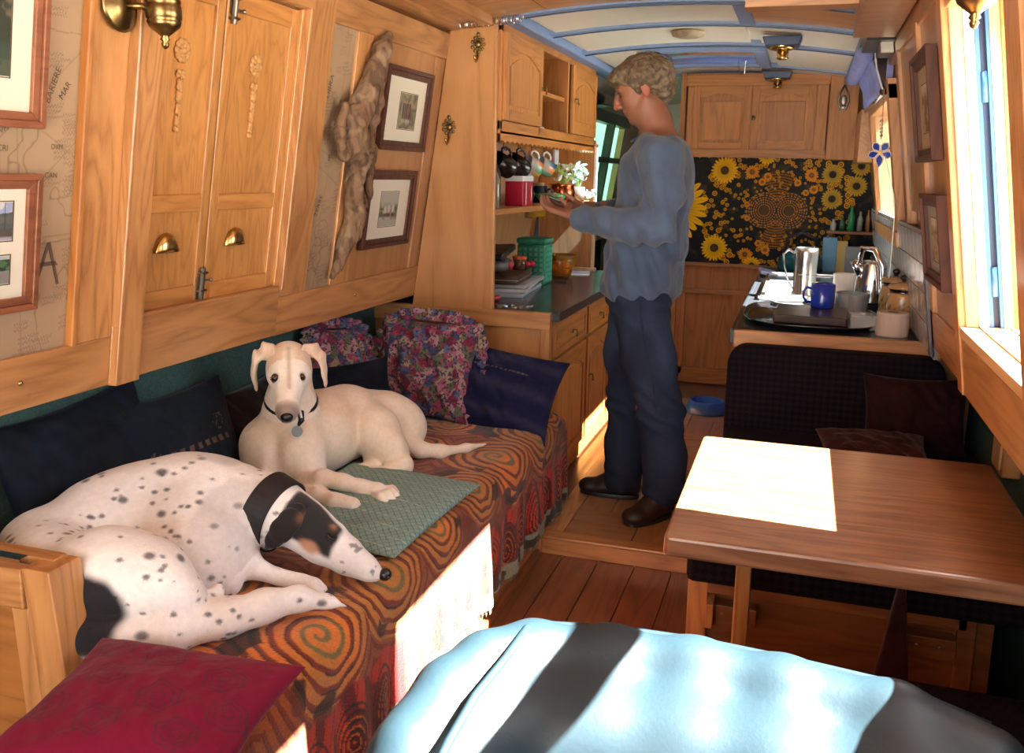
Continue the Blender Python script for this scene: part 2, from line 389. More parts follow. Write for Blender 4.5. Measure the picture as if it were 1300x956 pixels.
# map wallpaper (flat print) : two sheets
def paper(name, y0, y1, z0, z1, seed, par, words):
    ny, nz = int((y1-y0)/.0022), int((z1-z0)/.0022)
    Y, Z = np.meshgrid(np.linspace(y0, y1, ny), np.linspace(z0, z1, nz), indexing='ij')
    base = np.zeros((ny, nz, 3))+np.array(s2l((164, 138, 108)))
    base *= (.82+.36*fbm(np.stack([Y, Z, Y*0], -1), 9, 4, seed))[..., None]
    rnd = random.Random(seed); ink = np.zeros((ny, nz))
    for _ in range(7):      # ruled chart lines
        a = rnd.uniform(0, math.pi); c = (rnd.uniform(y0, y1), rnd.uniform(z0, z1))
        d = np.abs((Y-c[0])*math.sin(a)-(Z-c[1])*math.cos(a)); ink = np.maximum(ink, .35*np.exp(-(d/.0016)**2))
    cst = fbm(np.stack([Y, Z, Y*0+3], -1), 7, 4, seed+3); ink = np.maximum(ink, .55*np.exp(-((cst-.5)/.006)**2))
    for _ in range(int(26*(y1-y0)*(z1-z0)/.12)+6):   # hand-written notes in a cursive squiggle
        cy, cz = rnd.uniform(y0, y1), rnd.uniform(z0, z1)
        for l in range(rnd.randint(2, 4)):
            yy = Y-cy; zz = Z-cz+.011*l-.12*yy
            wv = .0028*np.sin(yy*rnd.uniform(700, 900)+l)+.0014*np.sin(yy*1900+l*2)
            m = (yy > 0) & (yy < rnd.uniform(.03, .06)); ink = np.maximum(ink, np.where(m, .55*np.exp(-((zz-wv)/.0016)**2), 0))
    ink[:, :] *= .85
    c = base*(1-ink[..., None])+np.array(s2l((74, 56, 44)))*ink[..., None]
    P = np.stack([-1.55+.15*(Z-.887)-.012, Y, Z], -1)
    return mk(name, (P.reshape(-1, 3), ngrid(ny, nz)), M['print'], par, col=c.reshape(-1, 3))
M['print'] = vcol('printed_paper', .75)
mp1 = paper('map_wallpaper', .95, 1.61, 1.006, 1.95, 3, wl, None); mp2 = paper('map_wallpaper', 2.60, 2.80, 1.012, 1.846, 9, wl, None)
M['ink'] = plain('brown_ink', s2l((96, 74, 58)), .8)
def wtext(s, y, z, size, rot=0, par=None, side='L', o=-.0105, mat=None):
    cu = bpy.data.curves.new('t', 'FONT'); cu.body = s; cu.size = size; cu.resolution_u = 2
    to = bpy.data.objects.new('t', cu); COL.objects.link(to); bpy.context.view_layer.update()
    me = bpy.data.meshes.new_from_object(to.evaluated_get(bpy.context.evaluated_depsgraph_get()))
    vs = [tuple(v.co) for v in me.vertices]; fs = [tuple(p.vertices) for p in me.polygons]
    bpy.data.objects.remove(to)
    c, sn = math.cos(rot), math.sin(rot); out = []
    for a, b, _ in vs:
        yy, zz = y+a*c-b*sn, z+a*sn+b*c; out.append(LW(yy, zz, o))
    return mk('lettering', (out, fs), mat or M['ink'], par)
wtext('CRI', 1.405, 1.425, .017, 0, mp1); wtext('DVM', 1.538, 1.432, .015, 0, mp1); wtext('CAN', 1.524, 1.374, .016, 0, mp1)
wtext('BARIERE', 1.528, 1.52, .021, 1.2, mp1); wtext('MAR', 1.562, 1.53, .020, 1.0, mp1); wtext('NVM', 1.40, 1.452, .016, .4, mp1)
wtext('8', 2.69, 1.43, .03, 0, mp2); wtext('LIBRA', 2.65, 1.62, .03, 1.3, mp2); wtext('TERRE', 2.66, 1.25, .026, 1.2, mp2)
div = join(*[prism(p, lambda a, b, t: LW(a, b, t), -.011, -.0102) for p in (
    [(1.512, 1.155), (1.519, 1.155), (1.549, 1.24), (1.541, 1.24)], [(1.578, 1.148), (1.571, 1.148), (1.541, 1.24), (1.549, 1.24)],
    [(1.516, 1.19), (1.572, 1.19), (1.565, 1.199), (1.522, 1.199)])]); mk('drawn_dividers', div, M['ink'], mp1)
# ---- shutters closed over the left window: two folding wooden shutters
def shutter(y0, y1, label, cup_y, ros_y, ny=8):
    c = LW((y0+y1)/2, 1.05, -.06)
    t = thing('window_shutter', label, 'shutter', c, 'oak window shutters on the left cabin side')
    o0, o1 = -.045, -.022
    def b(n, *a, mat='door', bev=.0025): return mk(n, wbox('L', *a), M[mat], t, bevel=bev)
    sw = .034
    b('stile', y0, y0+sw, 1.047, 1.852, o0, o1); b('stile', y1-sw, y1, 1.047, 1.852, o0, o1)
    b('rail', y0+sw, y1-sw, 1.047, 1.092, o0, o1, mat='doorY'); b('rail', y0+sw, y1-sw, 1.288, 1.332, o0, o1, mat='doorY')
    b('rail', y0+sw, y1-sw, 1.80, 1.852, o0, o1, mat='doorY')
    b('panel', y0+sw-.004, y1-sw+.004, 1.09, 1.29, o0+.002, o1-.010, bev=0); b('panel', y0+sw-.004, y1-sw+.004, 1.33, 1.802, o0+.002, o1-.010, bev=0)
    # carved rosette and pendant
    def pt(y, z, o): return LW(y, z, o1-.010+o)
    g = []
    for k in range(10):
        a = 2*math.pi*k/10; g.append(ball(pt(ros_y+.021*math.cos(a), 1.678+.021*math.sin(a), .004), (.006, .0095, .0095), 8, 6))
    g.append(ball(pt(ros_y, 1.678, .006), (.008, .011, .011), 10, 6))
    for k in range(6):
        a = 2*math.pi*k/6+.3; g.append(ball(pt(ros_y+.012*math.cos(a), 1.678+.012*math.sin(a), .007), (.005, .006, .006), 8, 5))
    mk('carved_rosette', join(*g), M['carve'], t, smooth=True)
    g = []
    for k in range(15):
        z = 1.628-.0095*k; w = (.013, .016, .010, .009, .011, .009, .008, .010, .008, .007, .008, .006, .006, .005, .004)[k]
        for sgn in (-1, 1): g.append(ball(pt(ros_y-.0035*(k > 8)*(k-8)*.3+sgn*w*.55, z+.003*math.sin(k*2.1), .004), (.006, w*.62, .0075), 8, 5))
        g.append(ball(pt(ros_y, z-.004, .007), (.004, .004, .006), 6, 5))
    mk('carved_pendant', join(*g), M['carve'], t, smooth=True)
    # brass cup pull
    vs = []; f = []; n, m_ = 14, 7
    for i in range(n+1):
        u = math.pi*i/n
        for j in range(m_+1):
            v = math.pi/2*j/m_
            vs.append(pt(cup_y-.047*math.cos(u)*(1-.0*v)*1.0 if False else cup_y-.045*math.cos(u), 1.188+.048*math.sin(u)*math.cos(v*.98), .003+.024*math.sin(v)*max(.05, math.sin(u))))
    for i in range(n):
        for j in range(m_): f.append((i*(m_+1)+j, (i+1)*(m_+1)+j, (i+1)*(m_+1)+j+1, i*(m_+1)+j+1))
    o = mk('cup_pull', (vs, f), M['brass'], t, smooth=True); s = o.modifiers.new('s', 'SOLIDIFY'); s.thickness = .002
    for y in (cup_y-.036, cup_y, cup_y+.036): mk('rivet', ball(pt(y, 1.232-.55*abs(y-cup_y), .005), .003, 8, 6), M['brass'], o, smooth=True)
    return t
M['carve'] = plain('carved_pale_wood', (.52, .27, .09), .5, var=.15, vscale=60)
M['bolt'] = plain('old_steel', (.25, .22, .18), .35, 1)
s1 = shutter(1.836, 2.100, 'left oak shutter beside the map wallpaper, with carved rosette and brass cup pull', 1.945, 1.950)
s2 = shutter(2.106, 2.448, 'right oak shutter towards the driftwood, with carved rosette and brass cup pull', 2.240, 2.265)
def bolt(par, y, z, up_):
    g = join(tube([LW(y, z, -.012), LW(y, z+.085*up_, -.012)], .0075, 10), wbox('L', y-.012, y+.012, min(z, z+.06*up_), max(z, z+.06*up_), -.024, -.018),
             tube([LW(y, z+.05*up_, -.012), LW(y+.028, z+.05*up_, -.006)], .0035, 8), ball(LW(y+.030, z+.05*up_, -.005), .0055, 8, 6),
             wbox('L', y-.013, y+.013, z+.02*up_, z+.026*up_, -.024, -.003), wbox('L', y-.013, y+.013, z+.068*up_, z+.074*up_, -.024, -.003))
    mk('barrel_bolt', g, M['bolt'], par, smooth=False)
bolt(s1, 2.085, 1.052, 1); bolt(s2, 2.125, 1.85, -1)
# glass behind shutters (unseen mostly)
# ---- ceiling: near part oak lined, kitchen part cream panels with pale blue battens
def arcstrip(x0, x1, y0, y1, dz0, dz1, n=14):
    v = []; f = []
    for i in range(n+1):
        x = x0+(x1-x0)*i/n; z = arch(x)
        v += [(x, y0, z+dz0), (x, y1, z+dz0), (x, y0, z+dz1), (x, y1, z+dz1)]
    for i in range(n):
        a = i*4; b = a+4; f += [(a, b, b+1, a+1), (a+2, a+3, b+3, b+2), (a, a+2, b+2, b), (a+1, b+1, b+3, a+3)]
    f += [(0, 1, 3, 2), (n*4, n*4+2, n*4+3, n*4+1)]
    return v, f
ce = struct('ceiling', arcstrip(-1.7, .55, -1.6, 3.56, .012, .06), M['plyX'])
for k, (a, b) in enumerate(((-1.36, -1.0), (-.995, -.64), (-.635, -.28), (-.275, .15))):
    for (ya, yb) in ((2.45, 3.55), (1.2, 2.44), (-1.2, 1.19)): mk('ceiling_board', arcstrip(a, b, ya, yb, 0, .013, 6), M['plyX'], ce)
mk('ceiling_lining', arcstrip(-1.7, .55, 3.56, 4.9, .018, .06), M['cream'], ce)
mk('ceiling_lining', arcstrip(-1.7, -.86, 4.9, 5.6, .018, .06, 6), M['cream'], ce); mk('ceiling_lining', arcstrip(-.24, .55, 4.9, 5.6, .018, .06, 6), M['cream'], ce)
mk('ceiling_lining', arcstrip(-1.7, .55, 5.6, 8.3, .018, .06), M['cream'], ce)
YBM = (3.58, 4.09, 4.71, 5.60, 6.02)
for k in range(4):
    for (a, b) in ((-1.10, -.30), (-.25, .20)):
        if k == 2: continue
        m = M['cream']
        if k == 0 and a > -.3: m = M['plyX']
        mk('ceiling_panel', arcstrip(a, b, YBM[k]+.02, YBM[k+1]-.02, 0.004, .018, 8), m, ce)
mk('ceiling_panel', arcstrip(-1.10, -.90, 4.73, 5.58, .004, .018, 4), M['cream'], ce); mk('ceiling_panel', arcstrip(-.20, .20, 4.73, 5.58, .004, .018, 4), M['cream'], ce)
for y in YBM: mk('ceiling_batten', arcstrip(-1.18, .23, y-.024, y+.024, -.006, .02, 16), M['blue'], ce)
for y in (3.60, 4.11, 4.74): mk('batten_edge', arcstrip(-1.15, .2, y+.003, y+.011, -.010, -.004, 16), M['navy'], ce)
mk('ceiling_batten', arcstrip(-.31, -.25, 3.6, 4.09, -.006, .02, 3), M['blue'], ce)
mk('cornice', box(-1.225, -1.125, 3.56, 6.0, 1.985, 2.03), M['blue'], ce, bevel=.006); mk('cornice', box(.17, .26, 3.56, 6.0, 1.955, 2.0), M['blue'], ce, bevel=.006)
# oak beams above the left cabin side and the oak hatch surround
mk('ceiling_beam', box(-1.43, -1.34, -1.6, YB-.01, 1.955, 2.01), M['oakY'], ce, bevel=.004)
mk('ceiling_beam', box(-1.245, -1.20, -1.6, 3.50, 1.965, 2.04), M['oakY'], ce, bevel=.004)
mk('hatch_frame', box(-.24, .13, 3.30, 3.40, 1.965, 2.0), M['oakX'], ce, bevel=.003)
mk('hatch_frame', box(.12, .26, 2.6, 3.6, 1.90, 2.0), M['plyX'], ce, bevel=.003)
# skylight
sk = struct('window_3', join(arcstrip(-.86, -.80, 4.93, 5.56, -.012, .05, 3), arcstrip(-.30, -.24, 4.93, 5.56, -.012, .05, 3), arcstrip(-.86, -.24, 4.88, 4.94, -.012, .05, 8), arcstrip(-.86, -.24, 5.54, 5.60, -.012, .05, 8)), M['blue'])
def thin(name, c):
    m, N, L, b = newmat(name); t = N.new('ShaderNodeBsdfTransparent'); t.inputs[0].default_value = (*c, 1); g = N.new('ShaderNodeBsdfGlossy'); g.inputs['Roughness'].default_value = .03
    f = N.new('ShaderNodeFresnel'); f.inputs[0].default_value = 1.45; x = N.new('ShaderNodeMixShader'); L.new(f.outputs[0], x.inputs[0]); L.new(t.outputs[0], x.inputs[1]); L.new(g.outputs[0], x.inputs[2]); L.new(x.outputs[0], N['Material Output'].inputs[0]); return m
M['glass'] = thin('clear_glass', (.95, .97, .96))
M['bglass'] = thin('blue_tinted_dome', (.45, .65, 1.0))
mk('pane', arcstrip(-.80, -.30, 4.94, 5.54, .020, .024, 6), M['bglass'], sk)

mk('steel_coaming', join(arcstrip(-.80, -.79, 4.94, 5.54, .004, .02, 2), arcstrip(-.31, -.30, 4.94, 5.54, .004, .02, 2), arcstrip(-.80, -.30, 5.53, 5.54, .004, .02, 6)), M['navy'], sk)
# ---- RIGHT cabin side
wr = struct('wall_right', wbox('R', 2.45, 4.02, .885, 2.03, -.09, -.03), M['plyZ'])
WY0, WY1, WZ0, WZ1 = 1.73, 2.45, 1.06, 1.80
for a in ((-1.6, .62, .885, 2.03), (1.32, WY0, .885, 2.03), (WY0, WY1, .885, WZ0), (WY0, WY1, WZ1, 2.03), (.62, 1.32, .885, WZ0), (.62, 1.32, WZ1, 2.03),
          (4.02, 5.12, .885, 1.20), (4.02, 5.12, 1.72, 2.03), (5.12, 8.3, .885, 2.03)):
    mk('lining_board', wbox('R', *a, -.09, -.03), M['plyZ'], wr)
R = lambda n, *a, **k: wb(n, *a, side='R', **k)
R('rail', 2.49, 4.0, .887, 1.008, -.03, 0, mat='oakY'); R('rail', WY0, 2.43, .887, WZ0-.03, -.03, .012, mat='oakY')
R('rail', -1.6, WY0, .887, WZ0-.03, -.03, .010, mat='oakY')
R('window_post', 2.43, 2.50, .885, 1.93, -.02, .016)
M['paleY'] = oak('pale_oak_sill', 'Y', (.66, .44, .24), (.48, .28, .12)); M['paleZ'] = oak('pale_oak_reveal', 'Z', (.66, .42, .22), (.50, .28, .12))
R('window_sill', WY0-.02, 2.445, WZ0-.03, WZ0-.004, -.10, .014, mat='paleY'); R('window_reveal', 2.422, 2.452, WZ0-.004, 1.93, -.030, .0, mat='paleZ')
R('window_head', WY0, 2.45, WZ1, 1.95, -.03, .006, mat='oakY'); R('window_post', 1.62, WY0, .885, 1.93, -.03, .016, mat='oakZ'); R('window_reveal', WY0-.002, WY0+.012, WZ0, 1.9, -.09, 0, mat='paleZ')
R('stile', 3.02, 3.10, 1.008, 1.86, -.03, .006, mat='oakZ'); R('stile', 2.50, 2.60, 1.008, 1.93, -.03, .0, mat='oakZ'); R('top_rail', 2.5, 4.0, 1.85, 1.93, -.03, .0, mat='oakY')
R('panel', 2.60, 3.02, 1.008, 1.85, -.03, -.008, mat='plyZ', bev=0); R('panel', 3.10, 3.62, 1.30, 1.85, -.03, -.008, mat='plyZ', bev=0)
R('stile', 3.62, 3.70, 1.25, 1.86, -.03, .004); R('rail', -1.6, WY0, 1.80, 1.93, -.03, .006, mat='oakY')
R('stile', 1.32, 1.62, .99, 1.82, -.03, 0); R('stile', -1.6, .62, .99, 1.82, -.03, 0)
# window over the galley
gw = struct('window_2', join(wbox('R', 3.97, 4.06, 1.14, 1.78, -.03, .012), wbox('R', 5.08, 5.17, 1.14, 1.78, -.03, .012), wbox('R', 3.97, 5.17, 1.14, 1.20, -.10, .02), wbox('R', 3.97, 5.17, 1.72, 1.80, -.03, .012)), M['oakZ'], bevel=.003)
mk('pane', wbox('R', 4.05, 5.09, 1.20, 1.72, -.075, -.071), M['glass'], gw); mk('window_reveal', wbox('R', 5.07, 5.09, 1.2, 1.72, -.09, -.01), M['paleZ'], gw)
mk('glazing_bar', wbox('R', 4.05, 5.09, 1.56, 1.575, -.08, -.065), M['navy'], gw)
# side hatch in the near window opening: outward opened steel leaf lined with wood
sh = struct('window_1', join(wbox('R', 2.430, 2.45, WZ0, 1.92, -.13, -.116), wbox('R', WY0-.02, WY0, WZ0, 1.86, -.13, -.10)), M['navy'])
mk('white_jamb', wbox('R', 2.420, 2.45, WZ0, 1.92, -.052, -.030), M['white'], sh); mk('gap_liner', wbox('R', 2.43, 2.45, WZ0, 1.92, -.076, -.060), M['navy'], sh)
M['bluesteel'] = plain('blue_painted_steel', (.05, .16, .36), .3)
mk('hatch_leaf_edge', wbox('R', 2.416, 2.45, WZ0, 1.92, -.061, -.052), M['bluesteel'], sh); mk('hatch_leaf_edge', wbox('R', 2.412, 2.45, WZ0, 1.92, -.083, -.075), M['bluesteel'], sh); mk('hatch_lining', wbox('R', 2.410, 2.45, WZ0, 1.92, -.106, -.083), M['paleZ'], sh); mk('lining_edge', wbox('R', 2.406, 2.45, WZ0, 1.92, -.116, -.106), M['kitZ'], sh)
for z in (1.17, 1.62): mk('hinge', tube([RW(2.418, z-.035, -.067), RW(2.418, z+.035, -.067)], .008, 10), M['bluesteel'], sh, smooth=True)
# second near window out of the frame lets the sun reach the armchair
sw = struct('window_4', wbox('R', .62, 1.32, 1.44, 1.495, -.09, -.05), M['oakY'])
# ---- end wall of the galley and the passage past it
ew = struct('wall_end', box(-.78, .60, 6.03, 6.10, .06, 2.06), M['kitZ'])
mk('dado_rail', box(-.78, -.2, 6.0, 6.03, .84, .862), M['kitX'], ew, bevel=.003)
mk('dado_rail', box(-.78, -.2, 6.005, 6.03, .66, .69), M['kitX'], ew, bevel=.003); mk('stile', box(-.78, -.70, 6.005, 6.03, .12, .66), M['kitZ'], ew, bevel=.003)
mk('stile', box(-.40, -.32, 6.005, 6.03, .12, .66), M['kitZ'], ew, bevel=.003); mk('bottom_rail', box(-.78, -.2, 6.005, 6.03, .07, .17), M['kitX'], ew, bevel=.003)
mk('corner_post', box(-.79, -.755, 5.97, 6.10, .06, 2.05), M['kitZ'], ew, bevel=.004)
struct('wall_passage_end', box(-1.8, .60, 8.2, 8.3, 0, 2.1), M['cream'])
M['olive'] = plain('dark_olive_door', (.035, .035, .02), .4)
wp = struct('door_1', wbox('L', 5.35, 5.95, 1.0, 1.78, -.05, .02), M['olive'])
mk('door_frame', wbox('L', 5.95, 6.06, .95, 1.80, -.06, .035), M['dkwood'], wp); mk('blue_edge', wbox('L', 6.06, 6.12, .95, 1.80, -.05, .04), M['blue'], wp)
pw = struct('window_5', join(wbox('L', 6.12, 7.6, 1.06, 1.12, -.06, .01), wbox('L', 6.12, 7.6, 1.78, 1.86, -.06, .01), wbox('L', 6.12, 7.6, 1.50, 1.54, -.06, .0), wbox('L', 7.0, 7.06, 1.1, 1.8, -.06, .0)), M['olive'])
M['gglass'], N_g, L_g, b_g = newmat('pale_green_frosted_pane'); t_g = N_g.new('ShaderNodeBsdfTranslucent'); t_g.inputs[0].default_value = (.34, .56, .46, 1); L_g.new(t_g.outputs[0], N_g['Material Output'].inputs[0])
mk('pane', wbox('L', 6.12, 7.6, 1.10, 1.80, -.085, -.08), M['gglass'], pw)
# bulkhead at the end of the sofa
bk = struct('wall_bulkhead', box(-1.735, -.985, 3.545, 3.56, .06, .79), M['plyZ'])
mk('top_rail', box(-1.735, -.945, 3.525, 3.562, .782, .850), M['oakX'], bk, bevel=.003); mk('stile', box(-.985, -.945, 3.527, 3.562, .06, .785), M['oakZ'], bk, bevel=.003)
mk('rivet', ball((-1.45, 3.52, .853), .004, 8, 6), M['brass'], bk)
# hull wall round the kitchen alcove end panel
def kp(x, z, t): return (x, t, z)
mk('end_panel', prism([(-1.553, .85), (-1.205, .85), (-1.205, 2.02), (-1.38, 2.02)], kp, 3.54, 3.556), M['plyZ'], bk)
mk('end_panel_edge', box(-1.206, -1.193, 3.536, 3.558, .85, 2.0), M['oakZ'], bk, bevel=.003)
# hull behind: backside to close the space around the boat
struct('ground', box(-40, 40, -40, 60, -1.2, -1.0), plain('pale_towpath', (.45, .42, .36), 1, var=.2, vscale=2))
# ================================================================ SOFA SIDE
sf = thing('sofa_base', 'long built-in oak bench base under the patterned throw along the left side', 'bench', (-1.3, 2.2, 0))
mk('front_board', box(-.885, -.865, .98, 3.13, 0, .40), M['oakY'], sf, bevel=.003)
mk('corner_post', box(-.885, -.850, 3.10, 3.15, 0, .40), M['oakZ'], sf, bevel=.003)
mk('end_board', box(-1.72, -.87, 3.13, 3.5, .06, .40), M['oakY'], sf)
mk('plinth', box(-.865, -.845, 1.0, 3.10, 0, .03), M['floor'], sf, bevel=.004)
mk('cushion', join(box(-1.72, -.885, 1.33, 3.50, .36, .452), box(-1.19, -.885, .99, 1.329, .36, .452)), M['carpet'], sf, bevel=.02)
# woven throw
def throw():
    ny, ns = 620, 330
    prof = [(-1.715, .50), (-1.70, .462), (-1.45, .462), (-1.0, .462), (-.91, .460), (-.872, .445), (-.857, .405), (-.853, .25), (-.848, .09)]
    pr = np.array(prof); d = np.r_[0, np.cumsum(np.hypot(*np.diff(pr, axis=0).T))]
    s = np.linspace(0, d[-1], ns); X = np.interp(s, d, pr[:, 0]); Z = np.interp(s, d, pr[:, 1])
    # round the interpolation
    for _ in range(6): X[1:-1] = (X[:-2]+X[1:-1]*2+X[2:])/4; Z[1:-1] = (Z[:-2]+Z[1:-1]*2+Z[2:])/4
    y = np.linspace(1.0, 3.49, ny); Y, S = np.meshgrid(y, s, indexing='ij')
    X = np.broadcast_to(X, Y.shape).copy(); Z = np.broadcast_to(Z, Y.shape).copy()
    fr = sst(d[5], d[-1], S); top = 1-sst(d[4], d[5]+.03, S)
    X += fr*(.010*np.sin(Y*23+1)+.012*(vn2(Y, Y*0, 5, 2)-.5)+.008*np.sin(Y*51)) + .006*(vn2(Y, S, 9, 4)-.5)*(1-top)
    Z += top*(.018*(fbm(np.stack([Y, S, Y*0], -1), 4, 3, 5)-.5)+.006*(vn2(Y*1.0, S*.5, 16, 8)-.5))
    Z -= fr*.02*(vn2(Y, Y*0, 3, 11)-.5)
    # drop at far end: rounded corner
    e = sst(3.40, 3.49, Y); Z -= e*.02*(1-fr)
    # pattern -------------------------------------------------
    u, v = Y, S
    wu = u+.035*(vn2(u, v, 6, 21)-.5)+.012*(vn2(u, v, 26, 22)-.5); wv = v+.035*(vn2(u, v, 6, 23)-.5)+.012*(vn2(u, v, 26, 24)-.5)
    sF = d[5]   # arc length at the front edge (~.86)
    cen = [(1.56, sF-.03, .125), (1.86, sF-.02, .115), (2.17, sF-.03, .10), (2.48, sF-.06, .11), (2.80, sF-.05, .14), (3.14, sF-.04, .13), (1.30, sF-.22, .12), (1.66, sF-.30, .11), (2.02, sF-.30, .11), (2.40, sF-.36, .12), (2.78, sF-.38, .12), (3.12, sF-.34, .12), (3.38, sF-.10, .10)]
    best = np.full(u.shape, 9.); th = np.zeros(u.shape)
    for cy, cs_, r in cen:
        dd = np.hypot((wu-cy), (wv-cs_)*1.05)/r; m = dd < best; best = np.where(m, dd, best); th = np.where(m, np.arctan2(wv-cs_, wu-cy), th)
    ring = best*3.6+th/(2*math.pi)
    f = ring-np.floor(ring)
    or_ = np.array(s2l((206, 118, 48))); gd = np.array(s2l((150, 112, 58))); ol = np.array(s2l((112, 100, 64))); bk_ = np.array(s2l((34, 26, 26))); br = np.array(s2l((116, 48, 30))); be = np.array(s2l((150, 136, 104)))
    rd = np.array(s2l((176, 44, 28))); dr = np.array(s2l((96, 20, 22)))
    c = np.zeros(u.shape+(3,))+or_
    c = mixc(c, gd, sst(.35, .5, vn2(u, v, 7, 31))*.6)
    c = mixc(c, ol, (best < .62)*sst(.5, .62, f)*(1-sst(.9, .97, f)))
    c = mixc(c, br, (best >= .5)*sst(.48, .56, f)*(1-sst(.86, .95, f)))
    lines = sst(.80, .86, f)*(1-sst(.93, .99, f))*(vn2(wu, wv, 14, 33) > .42)
    c = mixc(c, bk_, lines*(best > .55)*.95)
    c = mixc(c, bk_, sst(.58, .62, vn2(wu*1.0, wv*2.2, 11, 37))*(best > 1.0)*.9)
    c = mixc(c, br, (best > 1.35)*.7)
    # beige band along the back
    bb = 1-sst(sF-.42, sF-.36, v+.10*(vn2(u, v, 5, 41)-.5)); bc = mixc(np.zeros(u.shape+(3,))+be, bk_, sst(.60, .66, vn2(wu*2.6, wv, 15, 43))); bc = mixc(bc, or_, sst(.66, .7, vn2(wu, wv, 5, 47)))
    bc = mixc(bc, ol, sst(.4, .6, vn2(wu, wv, 12, 46))*.6)
    c = c*(1-bb[..., None])+bc*bb[..., None]
    # red border over the front edge with tall ovals
    rb = sst(sF+.135, sF+.145, v+.012*np.sin(u*40)+.02*(vn2(u, v, 8, 51)-.5))
    per = .155; k = np.round((u-1.30)/per); du = (wu-1.30-k*per)/(.055); dv = (wv-(sF+.26))/.085; ov = np.hypot(du, dv)
    of = ov*4.2; of = of-np.floor(of)
    rc = mixc(np.zeros(u.shape+(3,))+rd, dr, sst(.45, .6, vn2(wu*2, wv*.6, 16, 53)))
    rc = mixc(rc, bk_, ((of > .55) & (ov < 1.25))*.85); rc = mixc(rc, or_*.9, ((of < .22) & (ov < .9))*.55)
    ln = np.abs(np.sin((wu+.02*np.sin(wv*30))*80)); rc = mixc(rc, bk_, (ln < .25)*(ov > 1.25)*.6)
    c = c*(1-rb[..., None])+rc*rb[..., None]
    hem = sst(d[-1]-.055, d[-1]-.050, v); hc = mixc(np.zeros(u.shape+(3,))+np.array(s2l((132, 140, 120))), bk_, (vn2(wu*1.2, wv, 34, 61) > .52)*.9)
    c = c*(1-hem[..., None])+hc*hem[..., None]
    c *= (.80+.4*vn2(u, v, 330, 71))[..., None]
    P = np.stack([X, Y, Z], -1)
    Fq = ngrid(ny, ns); pv = P.reshape(-1, 3)[Fq[:, 0]]; Fq = Fq[~((pv[:, 0] < -1.195) & (pv[:, 1] < 1.33))]
    o = mk('patterned_throw', (P.reshape(-1, 3), Fq), M['wool'], None, smooth=True, col=c.reshape(-1, 3), loc=(-1.3, 2.3, .3))
    s = o.modifiers.new('thick', 'SOLIDIFY'); s.thickness = .008; s.offset = -1
    tag(o, 'orange and red swirl patterned woven throw spread over the bench', 'throw')
    # fringe of the hem
    fr_ = []
    rnd = random.Random(5)
    for i in range(300):
        yy = 1.01+2.46*i/299; x0 = float(np.interp(yy, y, P[:, -1, 0])); z0 = float(np.interp(yy, y, P[:, -1, 2]))
        fr_.append(tube([(x0, yy, z0+.003), (x0+rnd.uniform(-.003, .003), yy+rnd.uniform(-.003, .003), z0-.010), (x0+rnd.uniform(-.004, .004), yy+rnd.uniform(-.005, .005), z0-.02)], [.0016, .0013, .0008], 4))
    fo = mk('fringe', join(*fr_), plain('fringe_wool', s2l((120, 122, 104)), 1), o); fo['kind'] = 'stuff'
    return o
M['wool'] = vcol('woven_wool', .95, bump=.6, bscale=260, sheen=.2, spec=.1)
throw()
# cushions ---------------------------------------------------------------------------
def pillow(name, label, c, ux, uy, hx, hy, T, mat, seed=0, pinch=.10, wr=.010, n=70, colfn=None, group=None, parent=None, piping=None, sag=0):
    """c centre, ux/uy in-plane axes"""
    ux = Vector(ux).normalized(); uy = Vector(uy); uy = (uy-ux*uy.dot(ux)).normalized(); nz = ux.cross(uy)
    t = np.linspace(-1, 1, n); S, Tt = np.meshgrid(t, t, indexing='ij'); out = []; cols = []
    for sgn in (1, -1):
        a = S*(1-pinch*(1-Tt**2)*np.abs(S)); b = Tt*(1-pinch*(1-S**2)*np.abs(Tt))
        h = T*np.clip((1-S**2), 0, 1)**.42*np.clip(1-Tt**2, 0, 1)**.42
        N2 = fbm(np.stack([S*1.3, Tt*1.3, S*0+sgn], -1), 2.2, 3, seed)-.5; N3 = vn(np.stack([S*3+Tt*1.5, Tt*1.2-S, S*0+sgn*2], -1), 2.2, seed+5)-.5
        edge = (1-S**10)*(1-Tt**10)
        h = sgn*h+edge*(wr*2.0*N2+wr*1.2*N3)
        dr = -sag*(S**2+Tt**2)
        P = np.array(c)+a[..., None]*hx*np.array(ux)+b[..., None]*hy*np.array(uy)+(h+dr)[..., None]*np.array(nz)
        out.append(P.reshape(-1, 3)); cols.append(colfn(S, Tt, sgn).reshape(-1, 3) if colfn else None)
    q = ngrid(n, n); F = np.concatenate([q, q[:, ::-1]+n*n])
    kw = dict(col=np.concatenate(cols)) if colfn else {}
    if parent is None:
        o = mk(name, (np.concatenate(out), F), mat, None, smooth=True, loc=tuple(c), **kw); tag(o, label, 'cushion', group)
    else: o = mk(name, (np.concatenate(out), F), mat, parent, smooth=True, **kw)
    w = o.modifiers.new('w', 'WELD'); w.merge_threshold = .0004
    return o
def velvet(name, c, sheen=.6): return plain(name, c, .85, var=.5, vscale=14, bump=.5, bscale=90, Sheen_Weight=sheen, Sheen_Roughness=.4, Specular_IOR_Level=.2)
M['vnavy'] = velvet('dark_navy_velvet', (.004, .008, .016), .06); M['vblue'] = velvet('midnight_blue_velvet', (.007, .009, .045), .35)
M['vmag'] = vcol('magenta_cloth', .8, bump=.3, bscale=120, sheen=.08, spec=.15)
M['teal'] = None
pillow('navy_cushion', 'plain dark navy velvet cushion leaning on the wall at the far left edge', (-1.665, 1.78, .63), (.02, 1, .06), (-.28, 0, 1), .25, .205, .05, M['vnavy'], 3, group=None)
